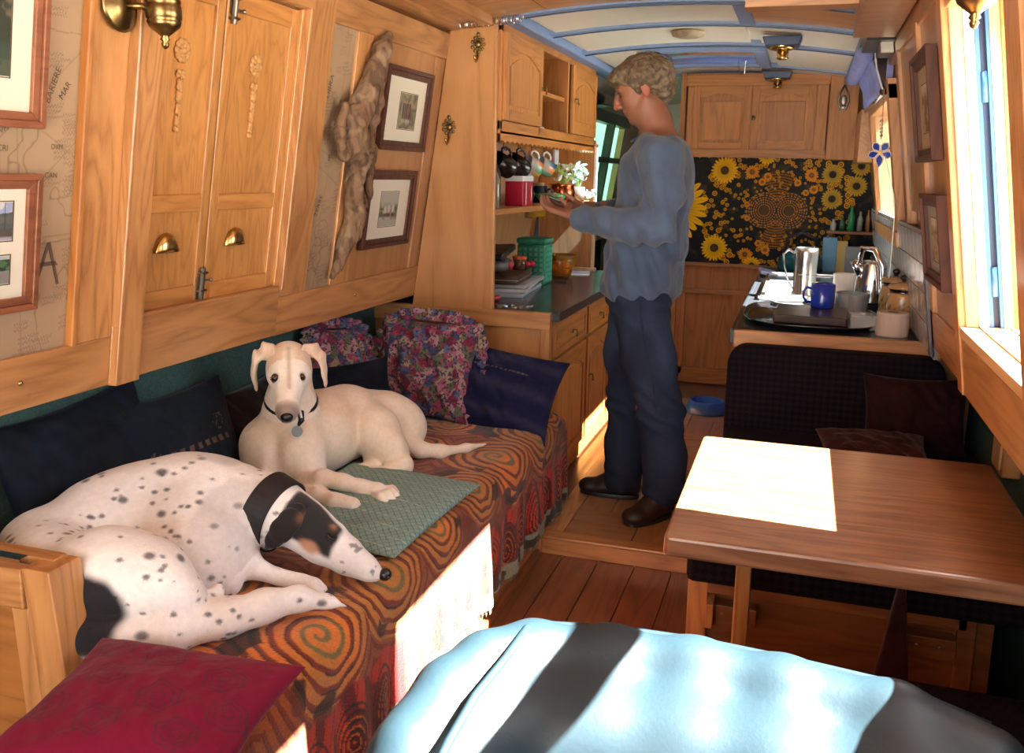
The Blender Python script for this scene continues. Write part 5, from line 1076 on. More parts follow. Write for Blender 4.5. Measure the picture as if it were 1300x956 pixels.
# storage jars
def jarc(v):
    c = np.zeros((len(v), 3))+np.array(s2l((196, 152, 100))); th = np.arctan2(v[:, 1], v[:, 0]); n = fbm(v, 26, 3, 5)
    c = mixc(c, s2l((96, 104, 52)), ((np.abs(v[:, 2]-.075-.022*np.sin(th*3)) < .004) | ((vn(v, 60, 3) > .70) & (v[:, 2] > .03) & (v[:, 2] < .12)))*.8)
    d = np.hypot((th+1.6)*.07, v[:, 2]-.05); c = mixc(c, s2l((150, 40, 30)), (d < .026)*1.); c = mixc(c, s2l((206, 140, 50)), (d < .012)*1.); c = mixc(c, s2l((60, 26, 22)), (np.abs(d-.027) < .002)*1.)
    c = mixc(c, s2l((40, 26, 30)), (v[:, 2] > .136)*1.); return c
def jar(label, c, s):
    t = thing('storage_jar', label, 'jar', c, 'painted lidded jars'); n = 48
    pr = [(0, 0), (.052, 0), (.057, .006)]+[(.057+.004*math.sin(k/12*math.pi), .006+.125*k/12) for k in range(1, 12)]+[(.054, .136), (.050, .142), (.051, .150), (.055, .152), (.055, .156), (0, .156)]
    g = lathe(pr, (0, 0, 0), n); mk('pot', xf(g, None, c, s), M['glaze'], t, smooth=True, col=jarc(np.array(g[0])))
    g = lathe([(0, .156), (.060, .156), (.062, .161), (.055, .170), (.035, .178), (.012, .182), (0, .182)], (0, 0, 0), n); vv = np.array(g[0]); cc = np.zeros((len(vv), 3))+np.array(s2l((190, 146, 96))); cc = mixc(cc, s2l((130, 60, 40)), (vn(vv, 55, 9) > .6)*.8)
    l = mk('lid', xf(g, None, c, s), M['glaze'], t, smooth=True, col=cc); mk('knob', xf(lathe([(.008, .18), (.008, .187), (.016, .194), (.017, .202), (.010, .210), (0, .212)], (0, 0, 0), 20), None, c, s), M['black'], l, smooth=True)
jar('painted earthenware jar with dark knob, nearer of the two behind the toilet roll', (.383, 3.76, WZ), .96); jar('painted earthenware jar with dark knob, farther one beside the kettle', (.375, 4.00, WZ), .96)
t = thing('toilet_roll', 'toilet roll standing on the near right corner of the galley worktop', 'paper roll', (.335, 3.56, WZ)); mk('paper', lathe([(.020, 0), (.054, 0), (.056, .003), (.056, .083), (.054, .086), (.020, .086)], (.335, 3.545, WZ), 36), plain('soft_white_paper', (.62, .52, .43), .9), t, smooth=False); mk('tube', lathe([(.021, 0), (.021, .086), (.018, .086), (.018, 0)], (.335, 3.545, WZ), 28), plain('card_tube', (.30, .20, .12), .8), t)
# added ledge and bottles stand in for the reflection in the splashback
lg = tag(mk('reflection_ledge', box(.14, .46, 5.86, 6.0, 1.085, 1.10), M['kitX'], None, loc=(.3, 5.93, 1.085)), 'added ledge of bottles standing in for the reflection in the sunflower panel', 'shelf')
mk('bracket', box(.15, .17, 5.9, 6.0, 1.0, 1.085), M['kitZ'], lg); mk('bracket', box(.42, .44, 5.9, 6.0, 1.0, 1.085), M['kitZ'], lg)
for k, (x, r, h, c_, l) in enumerate(((.175, .018, .07, (.6, .6, .56), 'short clear'), (.225, .016, .085, (.05, .18, .10), 'small dark green'), (.275, .020, .15, (.03, .30, .12), 'tall bright green'), (.325, .016, .12, (.35, .36, .34), 'grey glass'), (.370, .014, .13, (.35, .16, .06), 'narrow brown'), (.415, .018, .11, (.03, .07, .22), 'dark blue'))):
    tag(mk('bottle', lathe([(0, 0), (r, 0), (r, h*.62), (r*.45, h*.8), (r*.45, h), (0, h)], (x, 5.92, 1.10), 16), plain('reflected_bottle_glass_%d' % k, c_, .15), None, smooth=True, loc=(x, 5.92, 1.10)), l+' bottle standing in for a reflection in the sunflower panel', 'bottle', 'bottles standing in for a reflection')
t = thing('green_pot', 'dark green enamel pot with black handle behind the metal jug', 'pot', (-.02, 5.6, WZ)); mk('pot_body', lathe([(0, 0), (.11, 0), (.13, .03), (.125, .09), (.10, .13), (.04, .15), (0, .152)], (-.0, 5.68, WZ), 32), plain('green_enamel', (.01, .09, .07), .2), t, smooth=True); mk('handle', tube([(-.09, 5.68, WZ+.12), (-.08, 5.66, WZ+.21), (0, 5.64, WZ+.25), (.08, 5.66, WZ+.21), (.09, 5.68, WZ+.12)], .010, 8), M['black'], t, smooth=True)
for k, (x, y, w, h, c_, l) in enumerate(((.17, 5.75, .05, .22, (.10, .32, .45), 'light blue carton behind the white mug'), (.235, 5.76, .04, .20, (.62, .45, .12), 'yellow carton behind the white mug'), (.30, 5.74, .05, .17, (.28, .30, .28), 'grey carton behind the kettle'))):
    tag(mk('carton', box(x-w, x+w*.6, y-.03, y+.03, WZ, WZ+h), plain('carton_%d' % k, c_, .4), None, bevel=.003, loc=(x, y, WZ)), l, 'carton')
tag(mk('black_hob', box(.0, .42, 5.50, 5.98, WZ, WZ+.02), M['black'], None, bevel=.004, loc=(.2, 5.7, WZ)), 'black glossy hob at the far end of the galley worktop', 'hob')
# tiled splashback on the right wall
ts = struct('trim_4', wbox('R', 3.10, 5.6, .85, 1.25, -.01, .004), plain('tile_grout', (.25, .25, .25), .8)); M['tile'] = plain('grey_white_tile', (.55, .56, .58), .15)
for i in range(20):
    for j in range(4): mk('tile', wbox('R', 3.16+.12*i, 3.16+.12*i+.116, .86+.095*j, .86+.095*j+.091, .004, .010), M['tile'], ts, bevel=.0015)
mk('tile_edge', wbox('R', 3.10, 3.155, .86, 1.25, .0, .012), plain('grey_edge', (.10, .10, .13), .3), ts)
# stained glass flower, chain
st = thing('stained_glass_flower', 'blue and white stained glass flower hanging at the galley window', 'ornament', (.27, 4.0, 1.5))
M['bluegl'] = plain('blue_stained_glass', (.02, .06, .55), .1, Transmission_Weight=.4); M['lead'] = plain('pale_lead', (.7, .7, .75), .4)
for k in range(5):
    a = math.pi/2+math.pi+2*math.pi*k/5; L_ = .058 if k == 0 else .046
    q = [(0.006, 0), (.024, .013), (.036, .012), (L_, 0), (.036, -.012), (.024, -.013)]
    def rr_(p, a=a): return (.272+p[0]*math.cos(a)-p[1]*math.sin(a), 1.514+p[0]*math.sin(a)+p[1]*math.cos(a))
    mk('petal', prism([rr_(p) for p in q], lambda x, z, t: (x, t, z), 3.998, 4.002), M['bluegl'], st); mk('came', tube([(rr_(p)[0], 4.0, rr_(p)[1]) for p in q+[q[0]]], .0028, 6), M['lead'], st)
mk('centre', ball((.272, 4.0, 1.514), (.011, .004, .011), 12, 8), plain('amber_centre', (.85, .6, .1), .3), st, smooth=True)
mk('chain', tube([(.272, 4.0, 1.565), (.268, 4.0, 1.70), (.266, 4.0, 1.76)], .0018, 5), M['steel'], st)
for k in range(5): mk('bead', ball((.271-.001*k, 4.0, 1.58+.014*k), .007, 8, 6), M['clear'], st, smooth=True)
tag(mk('pull_chain', tube([(.29, 3.98, 1.50), (.335, 3.97, 1.35), (.345, 3.97, 1.28), (.347, 3.97, 1.05), (.34, 3.97, .95)], .002, 5), M['bolt'], None, loc=(.33, 3.97, 1.0)), 'thin beaded pull chain hanging against the galley window frame', 'chain')
# blue blind
bl = thing('fabric_blind', 'gathered lilac-blue fabric blind over the galley window', 'blind', (.25, 4.5, 1.75)); M['bfab'] = plain('lilac_blue_fabric', (.22, .26, .55), .9, var=.15, vscale=20)
v = []; f = []; ny, nn = 90, 14
for i in range(ny+1):
    y = 4.10+.86*i/ny
    for j in range(nn+1): t_ = j/nn; v.append((.19+.075*t_+.016*math.sin(i*1.1)*t_+.004*math.sin(t_*12), y, 1.96-.21*t_))
for i in range(ny):
    for j in range(nn): a = i*(nn+1)+j; f.append((a, a+nn+1, a+nn+2, a+1))
o = mk('gathered_cloth', (v, f), M['bfab'], bl, smooth=True); s = o.modifiers.new('s', 'SOLIDIFY'); s.thickness = .004
mk('valance', tube([(.185, 4.08, 1.90), (.185, 5.0, 1.90)], [.035, .035], 14), M['bfab'], bl, smooth=True); mk('bottom_rod', tube([(.268, 4.08, 1.752), (.255, 4.98, 1.74)], .009, 10), M['steel'], bl, smooth=True); mk('rod_knob', ball((.268, 4.06, 1.755), .016, 12, 8), M['dkwood'], bl, smooth=True)
mk('end_bracket', box(.272, .298, 4.045, 4.06, 1.78, 1.97), M['bfab'], bl, bevel=.003); mk('cord', tube([(.22, 4.06, 1.93), (.235, 4.04, 1.84), (.265, 4.05, 1.76)], .004, 6), M['lead'], bl, smooth=True); mk('pulley', lathe([(0, -.008), (.022, -.008), (.022, .008), (0, .008)], (.215, 4.035, 1.945), 16, rotm(math.pi/2, 0, 0)), M['kitX'], bl)
tag(mk('vent_cover', wbox('R', 3.72, 3.86, 1.86, 1.93, .0, .05), M['bolt'], None, bevel=.004, loc=RW(3.8, 1.86, 0)), 'grey louvred fitting high on the right wall by the blind', 'vent')
tag(mk('dark_recess_box', box(.17, .27, 3.66, 4.02, 1.90, 1.985), M['black'], None, bevel=.004, loc=(.2, 3.8, 1.93)), 'black box at the ceiling corner above the blind', 'box')
# ceiling lamps, vent
def ceillamp(label, c):
    t = thing('ceiling_lamp', label, 'lamp', c, 'brass ceiling lamps'); x, y, z = c
    mk('mount_board', prism([(-.085, 0), (.085, 0), (.07, -.04), (-.07, -.04)], lambda a, b, q: (x+a, q, z+b), y-.06, y+.06), M['navy'], t, bevel=.004); mk('rose', lathe([(.055, 0), (.055, -.010), (.03, -.016), (0, -.016)], (x, y, z-.040), 24), M['brass'], t, smooth=True); mk('lamp_cup', lathe([(.018, 0), (.026, -.006), (.022, -.028), (.028, -.034), (.016, -.040), (0, -.040)], (x+.005, y, z-.055), 20), M['brass'], t, smooth=True)
ceillamp('brass ceiling lamp on dark blue mount, nearer one', (-.145, 4.36, 2.015)); ceillamp('brass ceiling lamp on blue mount, farther one before the skylight end', (-.205, 5.72, 2.015))
t = thing('ceiling_vent', 'round brass ceiling vent between the blue battens', 'vent', (-.555, 4.33, 2.04)); mk('vent_disc', lathe([(0, -.028), (.045, -.026), (.07, -.018), (.074, -.004), (.074, 0)], (-.555, 4.33, 2.045), 32), plain('dull_bronze', (.30, .22, .14), .5, var=.4, vscale=40), t, smooth=True)
tag(mk('skylight_chain', join(tube([(-.40, 5.30, 2.03), (-.385, 5.31, 1.96), (-.365, 5.31, 1.965), (-.36, 5.30, 2.03)], .003, 6)), M['steel'], None, loc=(-.38, 5.3, 2.0)), 'thin chain loop hanging from the skylight', 'chain')
# dog bowl
t = thing('pet_bowl', 'blue plastic pet bowl on the kitchen floor', 'bowl', (-.46, 5.2, .07)); mk('bowl', lathe([(0, .0), (.125, 0), (.127, .005), (.100, .065), (.092, .068), (.086, .062), (.078, .02), (0, .016)], (-.455, 5.25, .071), 40), plain('blue_plastic', (.02, .10, .33), .35), t, smooth=True)
# ================================================================ DINETTE
tb = thing('dinette_table', 'oak dinette table with brightly sunlit left half', 'table', (.13, 2.0, 0))
def roundrect(x0, x1, y0, y1, r, n=6):
    p = []
    for cx, cy, a0 in ((x1-r, y1-r, 0), (x0+r, y1-r, 90), (x0+r, y0+r, 180), (x1-r, y0+r, 270)):
        for k in range(n+1): a = math.radians(a0+90*k/n); p.append((cx+r*math.cos(a), cy+r*math.sin(a)))
    return p
mk('tabletop', prism(roundrect(-.207, .47, 1.63, 2.35, .014), lambda a, b, t: (a, b, t), .700, .740), M['table'], tb, bevel=.006)
mk('leg', box(-.085, -.052, 1.93, 1.99, 0, .700), M['oakZ'], tb, bevel=.004); mk('foot', box(-.13, .0, 1.88, 2.05, .0, .03), M['oakY'], tb, bevel=.004)
M['purp'] = None
def upholst():
    m, N, L, b = newmat('dark_plum_patterned_cloth'); tc = N.new('ShaderNodeTexCoord'); mp = N.new('ShaderNodeMapping'); mp.inputs['Rotation'].default_value = (0, .785, 0); mp.inputs['Scale'].default_value = (62, 62, 62); L.new(tc.outputs['Object'], mp.inputs[0])
    c = N.new('ShaderNodeTexChecker'); c.inputs['Scale'].default_value = 1; L.new(mp.outputs[0], c.inputs[0]); c.inputs[1].default_value = (.010, .005, .011, 1); c.inputs[2].default_value = (.003, .0025, .005, 1); L.new(c.outputs[0], b.inputs['Base Color']); setv(b, Roughness=.9, Specular_IOR_Level=.2)
    bp = N.new('ShaderNodeBump'); bp.inputs['Strength'].default_value = .4; bp.inputs['Distance'].default_value = .003; L.new(c.outputs[1], bp.inputs['Height']); L.new(bp.outputs[0], b.inputs['Normal']); return m
M['purp'] = upholst()
se = thing('dinette_bench', 'dark plum upholstered dinette bench with tall back, behind the table', 'bench', (.15, 2.9, 0))
mk('back_cushion', prism(roundrect(-.225, .50, .40, .812, .07, 8), lambda a, b, t: (a, t, b), 3.32, 3.415), M['purp'], se, bevel=.02)
mk('seat_cushion', prism(roundrect(2.17, 3.32, .405, .52, .03, 5), lambda a, b, t: (t, a, b), -.215, .60), M['purp'], se, bevel=.015)
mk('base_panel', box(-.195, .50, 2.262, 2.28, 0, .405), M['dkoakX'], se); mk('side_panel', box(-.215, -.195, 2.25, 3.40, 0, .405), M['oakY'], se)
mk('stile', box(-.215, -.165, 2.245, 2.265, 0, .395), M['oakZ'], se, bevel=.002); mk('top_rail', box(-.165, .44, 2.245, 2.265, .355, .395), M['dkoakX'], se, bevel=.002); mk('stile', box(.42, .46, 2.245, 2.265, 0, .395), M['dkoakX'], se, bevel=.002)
for x in (-.10, .355):
    s_ = -1 if x < 0 else 1
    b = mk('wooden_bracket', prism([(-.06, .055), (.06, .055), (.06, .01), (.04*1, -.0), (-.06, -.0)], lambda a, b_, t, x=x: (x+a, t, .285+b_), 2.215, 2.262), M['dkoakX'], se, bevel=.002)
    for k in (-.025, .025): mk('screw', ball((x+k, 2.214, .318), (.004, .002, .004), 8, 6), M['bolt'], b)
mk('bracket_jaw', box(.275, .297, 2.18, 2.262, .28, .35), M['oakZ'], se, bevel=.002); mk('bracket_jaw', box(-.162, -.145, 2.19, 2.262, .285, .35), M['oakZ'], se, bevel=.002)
pillow('dark_red_cushion', 'dark red cushion slumped in the shadowed corner of the dinette bench', (.40, 3.22, .62), (1, .1, 0), (0, .25, 1), .17, .15, .05, velvet('dark_red_velvet', (.018, .003, .004), .1), 61)
pillow('maroon_cushion', 'maroon patterned cushion lying low just behind the table edge', (.27, 3.0, .545), (1, .1, 0), (0, 1, .3), .17, .14, .05, velvet('maroon_velvet', (.035, .007, .006), .15), 63)
tag(mk('hanging_cloth', prism([(.16, 0), (.30, 0), (.29, .30), (.262, .575), (.250, .575), (.225, .40)], lambda a, b, t: (a, t, b), 1.97, 2.0), velvet('dark_maroon_cloth', (.045, .012, .010), .1), None, bevel=.006, loc=(.23, 1.98, 0)), 'dark maroon cloth hanging to a point under the wall end of the table', 'cloth')
pl = thing('wall_socket', 'wooden backed socket block on the right wall below the rail', 'socket', (.60, 2.85, .60)); mk('block', box(.572, .622, 2.72, 2.86, .60, .70), M['oakZ'], pl, bevel=.004); mk('plate', box(.566, .574, 2.74, 2.84, .615, .69), M['paleZ'], pl, bevel=.003)
# near bench cushion (dark, behind the armchair) and teal armchair
nb = thing('dinette_bench', 'dark chequered bench seat peeping out just behind the teal chair back', 'bench', (.1, 1.35, 0)); mk('seat_cushion', prism(roundrect(-.335, .52, 1.12, 1.70, .07, 8), lambda a, b, t: (a, b, t), .40, .505), M['purp'], nb, bevel=.02); mk('base', box(-.32, .60, 1.16, 1.60, 0, .40), M['kitX'], nb)
M['tealL'] = plain('teal_leather', s2l((27, 46, 55)), .45, bump=.15, bscale=140, var=.1, vscale=12)
ch = thing('armchair', 'teal leather armchair back with raised piping at the bottom of the view', 'armchair', (-.13, 1.0, 0))
B = Blob((-.58, .60, .30), (.40, 1.40, .95), .0075)
crest = [(-.43, .97, .68), (-.415, 1.07, .70), (-.385, 1.14, .71), (-.33, 1.185, .715), (-.22, 1.21, .715), (-.10, 1.215, .715), (.02, 1.205, .715), (.16, 1.185, .715), (.27, 1.15, .70)]
B.chain([(p, .042) for p in crest], .03)
for a, b in zip(crest[:-1], crest[1:]):
    B.cap((a[0], a[1]-.07, a[2]-.08), (b[0], b[1]-.07, b[2]-.08), .070, .070, .05); B.cap((a[0], a[1]-.06, a[2]-.25), (b[0], b[1]-.06, b[2]-.25), .08, .08, .05)
mk('back', B.mesh(3), M['tealL'], ch, smooth=True)
pip = [(-.335, 1.205, .735), (-.335, 1.17, .760), (-.345, 1.10, .748), (-.36, 1.02, .735), (-.365, .94, .72), (-.37, .86, .69)]
mk('piping', tube(pip, .006, 8), M['tealL'], ch, smooth=True); mk('piping', tube([(p[0], p[1]+.030, p[2]+.030) for p in crest], .006, 8), M['tealL'], ch, smooth=True)
mk('seat', prism(roundrect(-.46, .26, .35, 1.0, .08, 8), lambda a, b, t: (a, b, t), .33, .46), M['tealL'], ch, bevel=.03)
for x in (-.40, .20):
    for y in (.42, 1.0): mk('leg', lathe([(0, 0), (.016, 0), (.024, .30), (.026, .36), (0, .36)], (x, y, 0), 14), M['dkwood'], ch, smooth=True)
# ================================================================ DOGS
M['fur'] = vcol('short_dog_coat', .75, bump=.35, bscale=320, sheen=.25, spec=.25)
M['nose'] = plain('wet_black_nose', (.010, .010, .012), .25, bump=.4, bscale=400)
M['eye'] = plain('dark_brown_eye', (.012, .006, .004), .05, Coat_Weight=1)
M['claw'] = plain('dark_claw', (.03, .022, .02), .4)
def V3(*a): return np.array(a, float)
def cream_dog():
    t = thing('cream_dog', 'cream smooth-coated lurcher lying with raised head, looking at the viewer', 'dog', (-1.38, 2.45, .47))
    B = Blob((-1.66, 2.02, .44), (-.93, 2.98, .96), .0050)
    # trunk
    B.chain([((-1.43, 2.36, .575), .120), ((-1.40, 2.47, .590), .122), ((-1.37, 2.60, .592), .112), ((-1.30, 2.70, .575), .098), ((-1.24, 2.73, .555), .090)], .05)
    B.ell((-1.455, 2.30, .56), (.105, .085, .105), k=.05)
    B.cap((-1.50, 2.29, .60), (-1.47, 2.27, .49), .055, .05, .05)      # left shoulder
    B.cap((-1.36, 2.30, .61), (-1.31, 2.27, .50), .055, .045, .05)     # right shoulder
    # neck
    B.chain([((-1.43, 2.36, .62), .092), ((-1.425, 2.34, .70), .072), ((-1.415, 2.335, .79), .062)], .04)
    # head
    lat = V3(.84, .51, 0); fw_ = V3(.42, -.77, -.47); fw_ /= np.linalg.norm(fw_); upv = np.cross(lat, fw_)*-1; upv = np.cross(fw_, lat)*-1 if upv[2] < 0 else upv
    hc = V3(-1.405, 2.305, .838)
    R_ = np.stack([lat, fw_, upv], 1)
    H = lambda a, b, c: tuple(hc+a*lat+b*fw_+c*upv)
    B.ell(H(0, -.005, .0), (.062, .078, .055), R_, k=.03)
    B.ell(H(0, .045, -.008), (.052, .07, .046), R_, k=.03)
    for s in (-1, 1):
        B.ell(H(s*.036, .010, -.020), (.026, .050, .034), R_, k=.02)
        B.ell(H(s*.031, .045, .020), (.016, .022, .012), R_, k=.014)     # brow
    B.chain([(H(0, .07, -.008), .036), (H(0, .12, -.014), .028), (H(0, .165, -.018), .0235), (H(0, .192, -.019), .021)], .025)
    B.chain([(H(0, .05, -.04), .026), (H(0, .12, -.038), .020), (H(0, .172, -.036), .015)], .02)
    for s in (-1, 1): B.chain([(H(s*.016, .10, -.028), .018), (H(s*.013, .175, -.028), .015)], .012)
    B.cap(H(0, .02, .060), H(0, .08, .040), .006, .008, .02, sub=True)   # furrow
    for s in (-1, 1): B.ell(H(s*.038, .074, .015), (.011, .011, .008), R_, k=.008, sub=True)
    # thigh and hind legs
    B.chain([((-1.325, 2.58, .625), .070), ((-1.245, 2.545, .585), .078), ((-1.185, 2.52, .545), .060)], .014)
    B.chain([((-1.175, 2.53, .53), .046), ((-1.125, 2.49, .508), .028), ((-1.14, 2.46, .497), .022), ((-1.20, 2.42, .490), .019), ((-1.25, 2.395, .487), .024)], .018)
    B.chain([((-1.24, 2.52, .50), .035), ((-1.22, 2.46, .492), .024), ((-1.27, 2.42, .490), .024)], .02)
    for k in (-1, 0, 1): B.cap((-1.255, 2.392+.014*k, .487), (-1.282, 2.378+.016*k, .482), .011, .010, .006)
    B.chain([((-1.19, 2.66, .525), .036), ((-1.15, 2.67, .503), .027), ((-1.09, 2.71, .492), .022), ((-1.03, 2.79, .488), .017), ((-.98, 2.85, .490), .009)], .02)
    # forelegs
    B.chain([((-1.32, 2.27, .50), .042), ((-1.285, 2.21, .515), .033), ((-1.235, 2.19, .548), .027), ((-1.17, 2.19, .545), .024), ((-1.12, 2.20, .534), .024), ((-1.075, 2.205, .526), .029)], .016)
    for k, (dy, L_) in enumerate(((-.028, .035), (-.010, .047), (.010, .047), (.027, .037))):
        B.chain([((-1.065, 2.205+dy*.9, .525), .014), ((-1.065+L_*.6, 2.20+dy*1.2, .528), .0125), ((-1.065+L_, 2.197+dy*1.3, .517), .0105)], .006)
    B.chain([((-1.27, 2.16, .505), .03), ((-1.21, 2.12, .525), .027), ((-1.15, 2.10, .520), .025), ((-1.10, 2.105, .515), .025)], .014)
    B.chain([((-1.46, 2.25, .49), .045), ((-1.40, 2.15, .515), .034), ((-1.345, 2.10, .555), .028), ((-1.29, 2.09, .535), .025), ((-1.22, 2.12, .50), .022)], .018)
    B.chain([((-1.345, 2.58, .700), .008), ((-1.315, 2.49, .668), .020), ((-1.268, 2.455, .600), .030), ((-1.215, 2.43, .545), .034), ((-1.19, 2.41, .51), .028)], .02) if False else None
    for a, b, r0, r1 in () and (((-1.335, 2.57, .715), (-1.305, 2.475, .665), .010, .022), ((-1.305, 2.475, .665), (-1.262, 2.430, .600), .022, .030), ((-1.262, 2.430, .600), (-1.19, 2.395, .540), .030, .030)): B.cap(a, b, r0, r1, .025, sub=True)
    B.disp(lambda P: .0035*(fbm(P, 26, 3, 4)-.5)+.012*(vn(P, 9, 6)-.5))
    # rib hollow between chest and flank, chest centre line
    B.cap((-1.41, 2.225, .63), (-1.40, 2.205, .53), .010, .012, .03, sub=True)
    v, f = B.mesh(2)
    base = np.array(s2l((226, 212, 190))); c = np.zeros((len(v), 3))+base
    c = mixc(c, s2l((206, 168, 124)), sst(.45, .75, fbm(v, 7, 3, 3))*.45)
    q = v-hc; a_, b_, c_ = q@lat, q@fw_, q@upv; head = np.linalg.norm(q, axis=1) < .17
    c = mixc(c, s2l((204, 160, 118)), head*(b_ < .03)*(c_ > -.01)*sst(.008, .03, np.abs(a_))*.45)
    c = mixc(c, s2l((240, 234, 224)), ((b_ > .03) & (b_ < .2) & head)*.6); c = mixc(c, s2l((120, 104, 98)), sst(.16, .19, b_)*(np.abs(a_) < .04)*(np.abs(c_) < .05)*.8)
    c = mixc(c, s2l((150, 108, 80)), (np.exp(-((a_/.006)**2))*((b_ > -.02) & (b_ < .13) & (c_ > .0)))*.5)
    for s in (-1, 1): e = q-(s*.038*lat+.074*fw_+.015*upv); c = mixc(c, s2l((70, 48, 40)), np.exp(-(np.linalg.norm(e, axis=1)/.014)**4)*.9)
    c = mixc(c, s2l((240, 236, 228)), sst(.64, .56, v[:, 2])*sst(2.38, 2.28, v[:, 1])*.5); c *= (.93+.14*vn(v, 150, 5))[:, None]
    mk('body', (v, f), M['fur'], t, smooth=True, col=c)
    for s in (-1, 1):
        e = mk('eye', ball(H(s*.0355, .069, .012), .0125, 18, 12), M['eye'], t, smooth=True)
        for k, (o_, m_) in enumerate(((.010, 1), (-.009, -1))):
            mk('eyelid', tube([H(s*.0365-.013, .072, .013+o_*.25), H(s*.0365-.006, .080, .014+o_*.95), H(s*.0365+.006, .080, .014+o_*.95), H(s*.0365+.013, .072, .013+o_*.25)], [.0015, .0025, .0025, .0015], 6), M['lid'], e, smooth=True)
    n_ = mk('nose', join(ball(H(0, .207, -.014), (.0175, .0175, .0150), 20, 12)), M['nose'], t, smooth=True)
    for s in (-1, 1): mk('nostril', ball(H(s*.009, .221, -.016), .0038, 8, 6), M['black'], n_)
    mk('mouth_line', tube([H(-.030, .10, -.046), H(-.022, .16, -.042), H(0, .200, -.034), H(.022, .16, -.042), H(.030, .10, -.046)], .0016, 6), M['black'], t)
    for s, pts in ((-1, [(-.044, -.025, .030, .026, .010), (-.074, -.035, .026, .028, .009), (-.098, -.03, .000, .031, .007), (-.104, -.02, -.045, .029, .0055), (-.098, -.005, -.082, .018, .004), (-.094, .0, -.095, .006, .003)]),
                   (1, [(.044, -.025, .030, .026, .010), (.076, -.032, .026, .024, .009), (.098, -.020, .004, .022, .007), (.104, -.004, -.036, .018, .0055), (.108, .010, -.070, .011, .004), (.110, .016, -.086, .004, .003)])):
        E_ = Blob(hc-.16, hc+.16, .004)
        for (a, b) in zip(pts[:-1], pts[1:]): E_.cap(H(*a[:3]), H(*b[:3]), a[3], b[3], .008, flat=(lat if s < 0 else lat*.9+fw_*.45, .30))
        ev, ef = E_.mesh(2); ec_ = mixc(np.zeros((len(ev), 3))+np.array(s2l((222, 200, 176))), s2l((200, 160, 140)), sst(.4, .7, fbm(ev, 20, 2, 6))*.5)
        mk('ear', (ev, ef), M['fur'], t, smooth=True, col=ec_)
    for dy, L_ in ((-.028, .035), (-.010, .047), (.010, .047), (.027, .037)): mk('claw', tube([(-1.065+L_+.006, 2.197+dy*1.3, .517), (-1.065+L_+.018, 2.196+dy*1.3, .508)], [.004, .0015], 6), M['claw'], t, smooth=True)
    # collar ring tilted round the neck
    ctr = V3(-1.418, 2.335, .722); ax = V3(.25, -.35, .9); ax /= np.linalg.norm(ax); u_ = np.cross(ax, [0, 1, 0]); u_ /= np.linalg.norm(u_); w_ = np.cross(ax, u_)
    pts = [tuple(ctr+u_*.072*math.cos(a)+w_*.072*math.sin(a)) for a in np.linspace(0, 2*math.pi, 41)]
    co = mk('collar', tube(pts, .008, 8, caps=False), M['black'], t, smooth=True)
    fr = V3(-1.345, 2.265, .712); mk('buckle_tab', tube([fr, fr+V3(.012, -.018, -.02), fr+V3(.004, -.022, -.035)], [.010, .009, .004], 8), M['black'], co, smooth=True); mk('strap_end', tube([fr+V3(-.0, -.01, .02), fr+V3(.014, -.02, -.012)], .004, 6), M['white'], co)
    mk('id_tag', xf(lathe([(0, -.0015), (.016, -.0015), (.016, .0015), (0, .0015)], (0, 0, 0), 24), rotm(math.pi/2-.2, 0, .5), tuple(fr+V3(.004, -.030, -.050))), plain('dull_silver', (.16, .18, .20), .45, .3), co)
    return t
M['lid'] = plain('dark_eyelid_skin', s2l((92, 66, 54)), .6)
cream_dog()
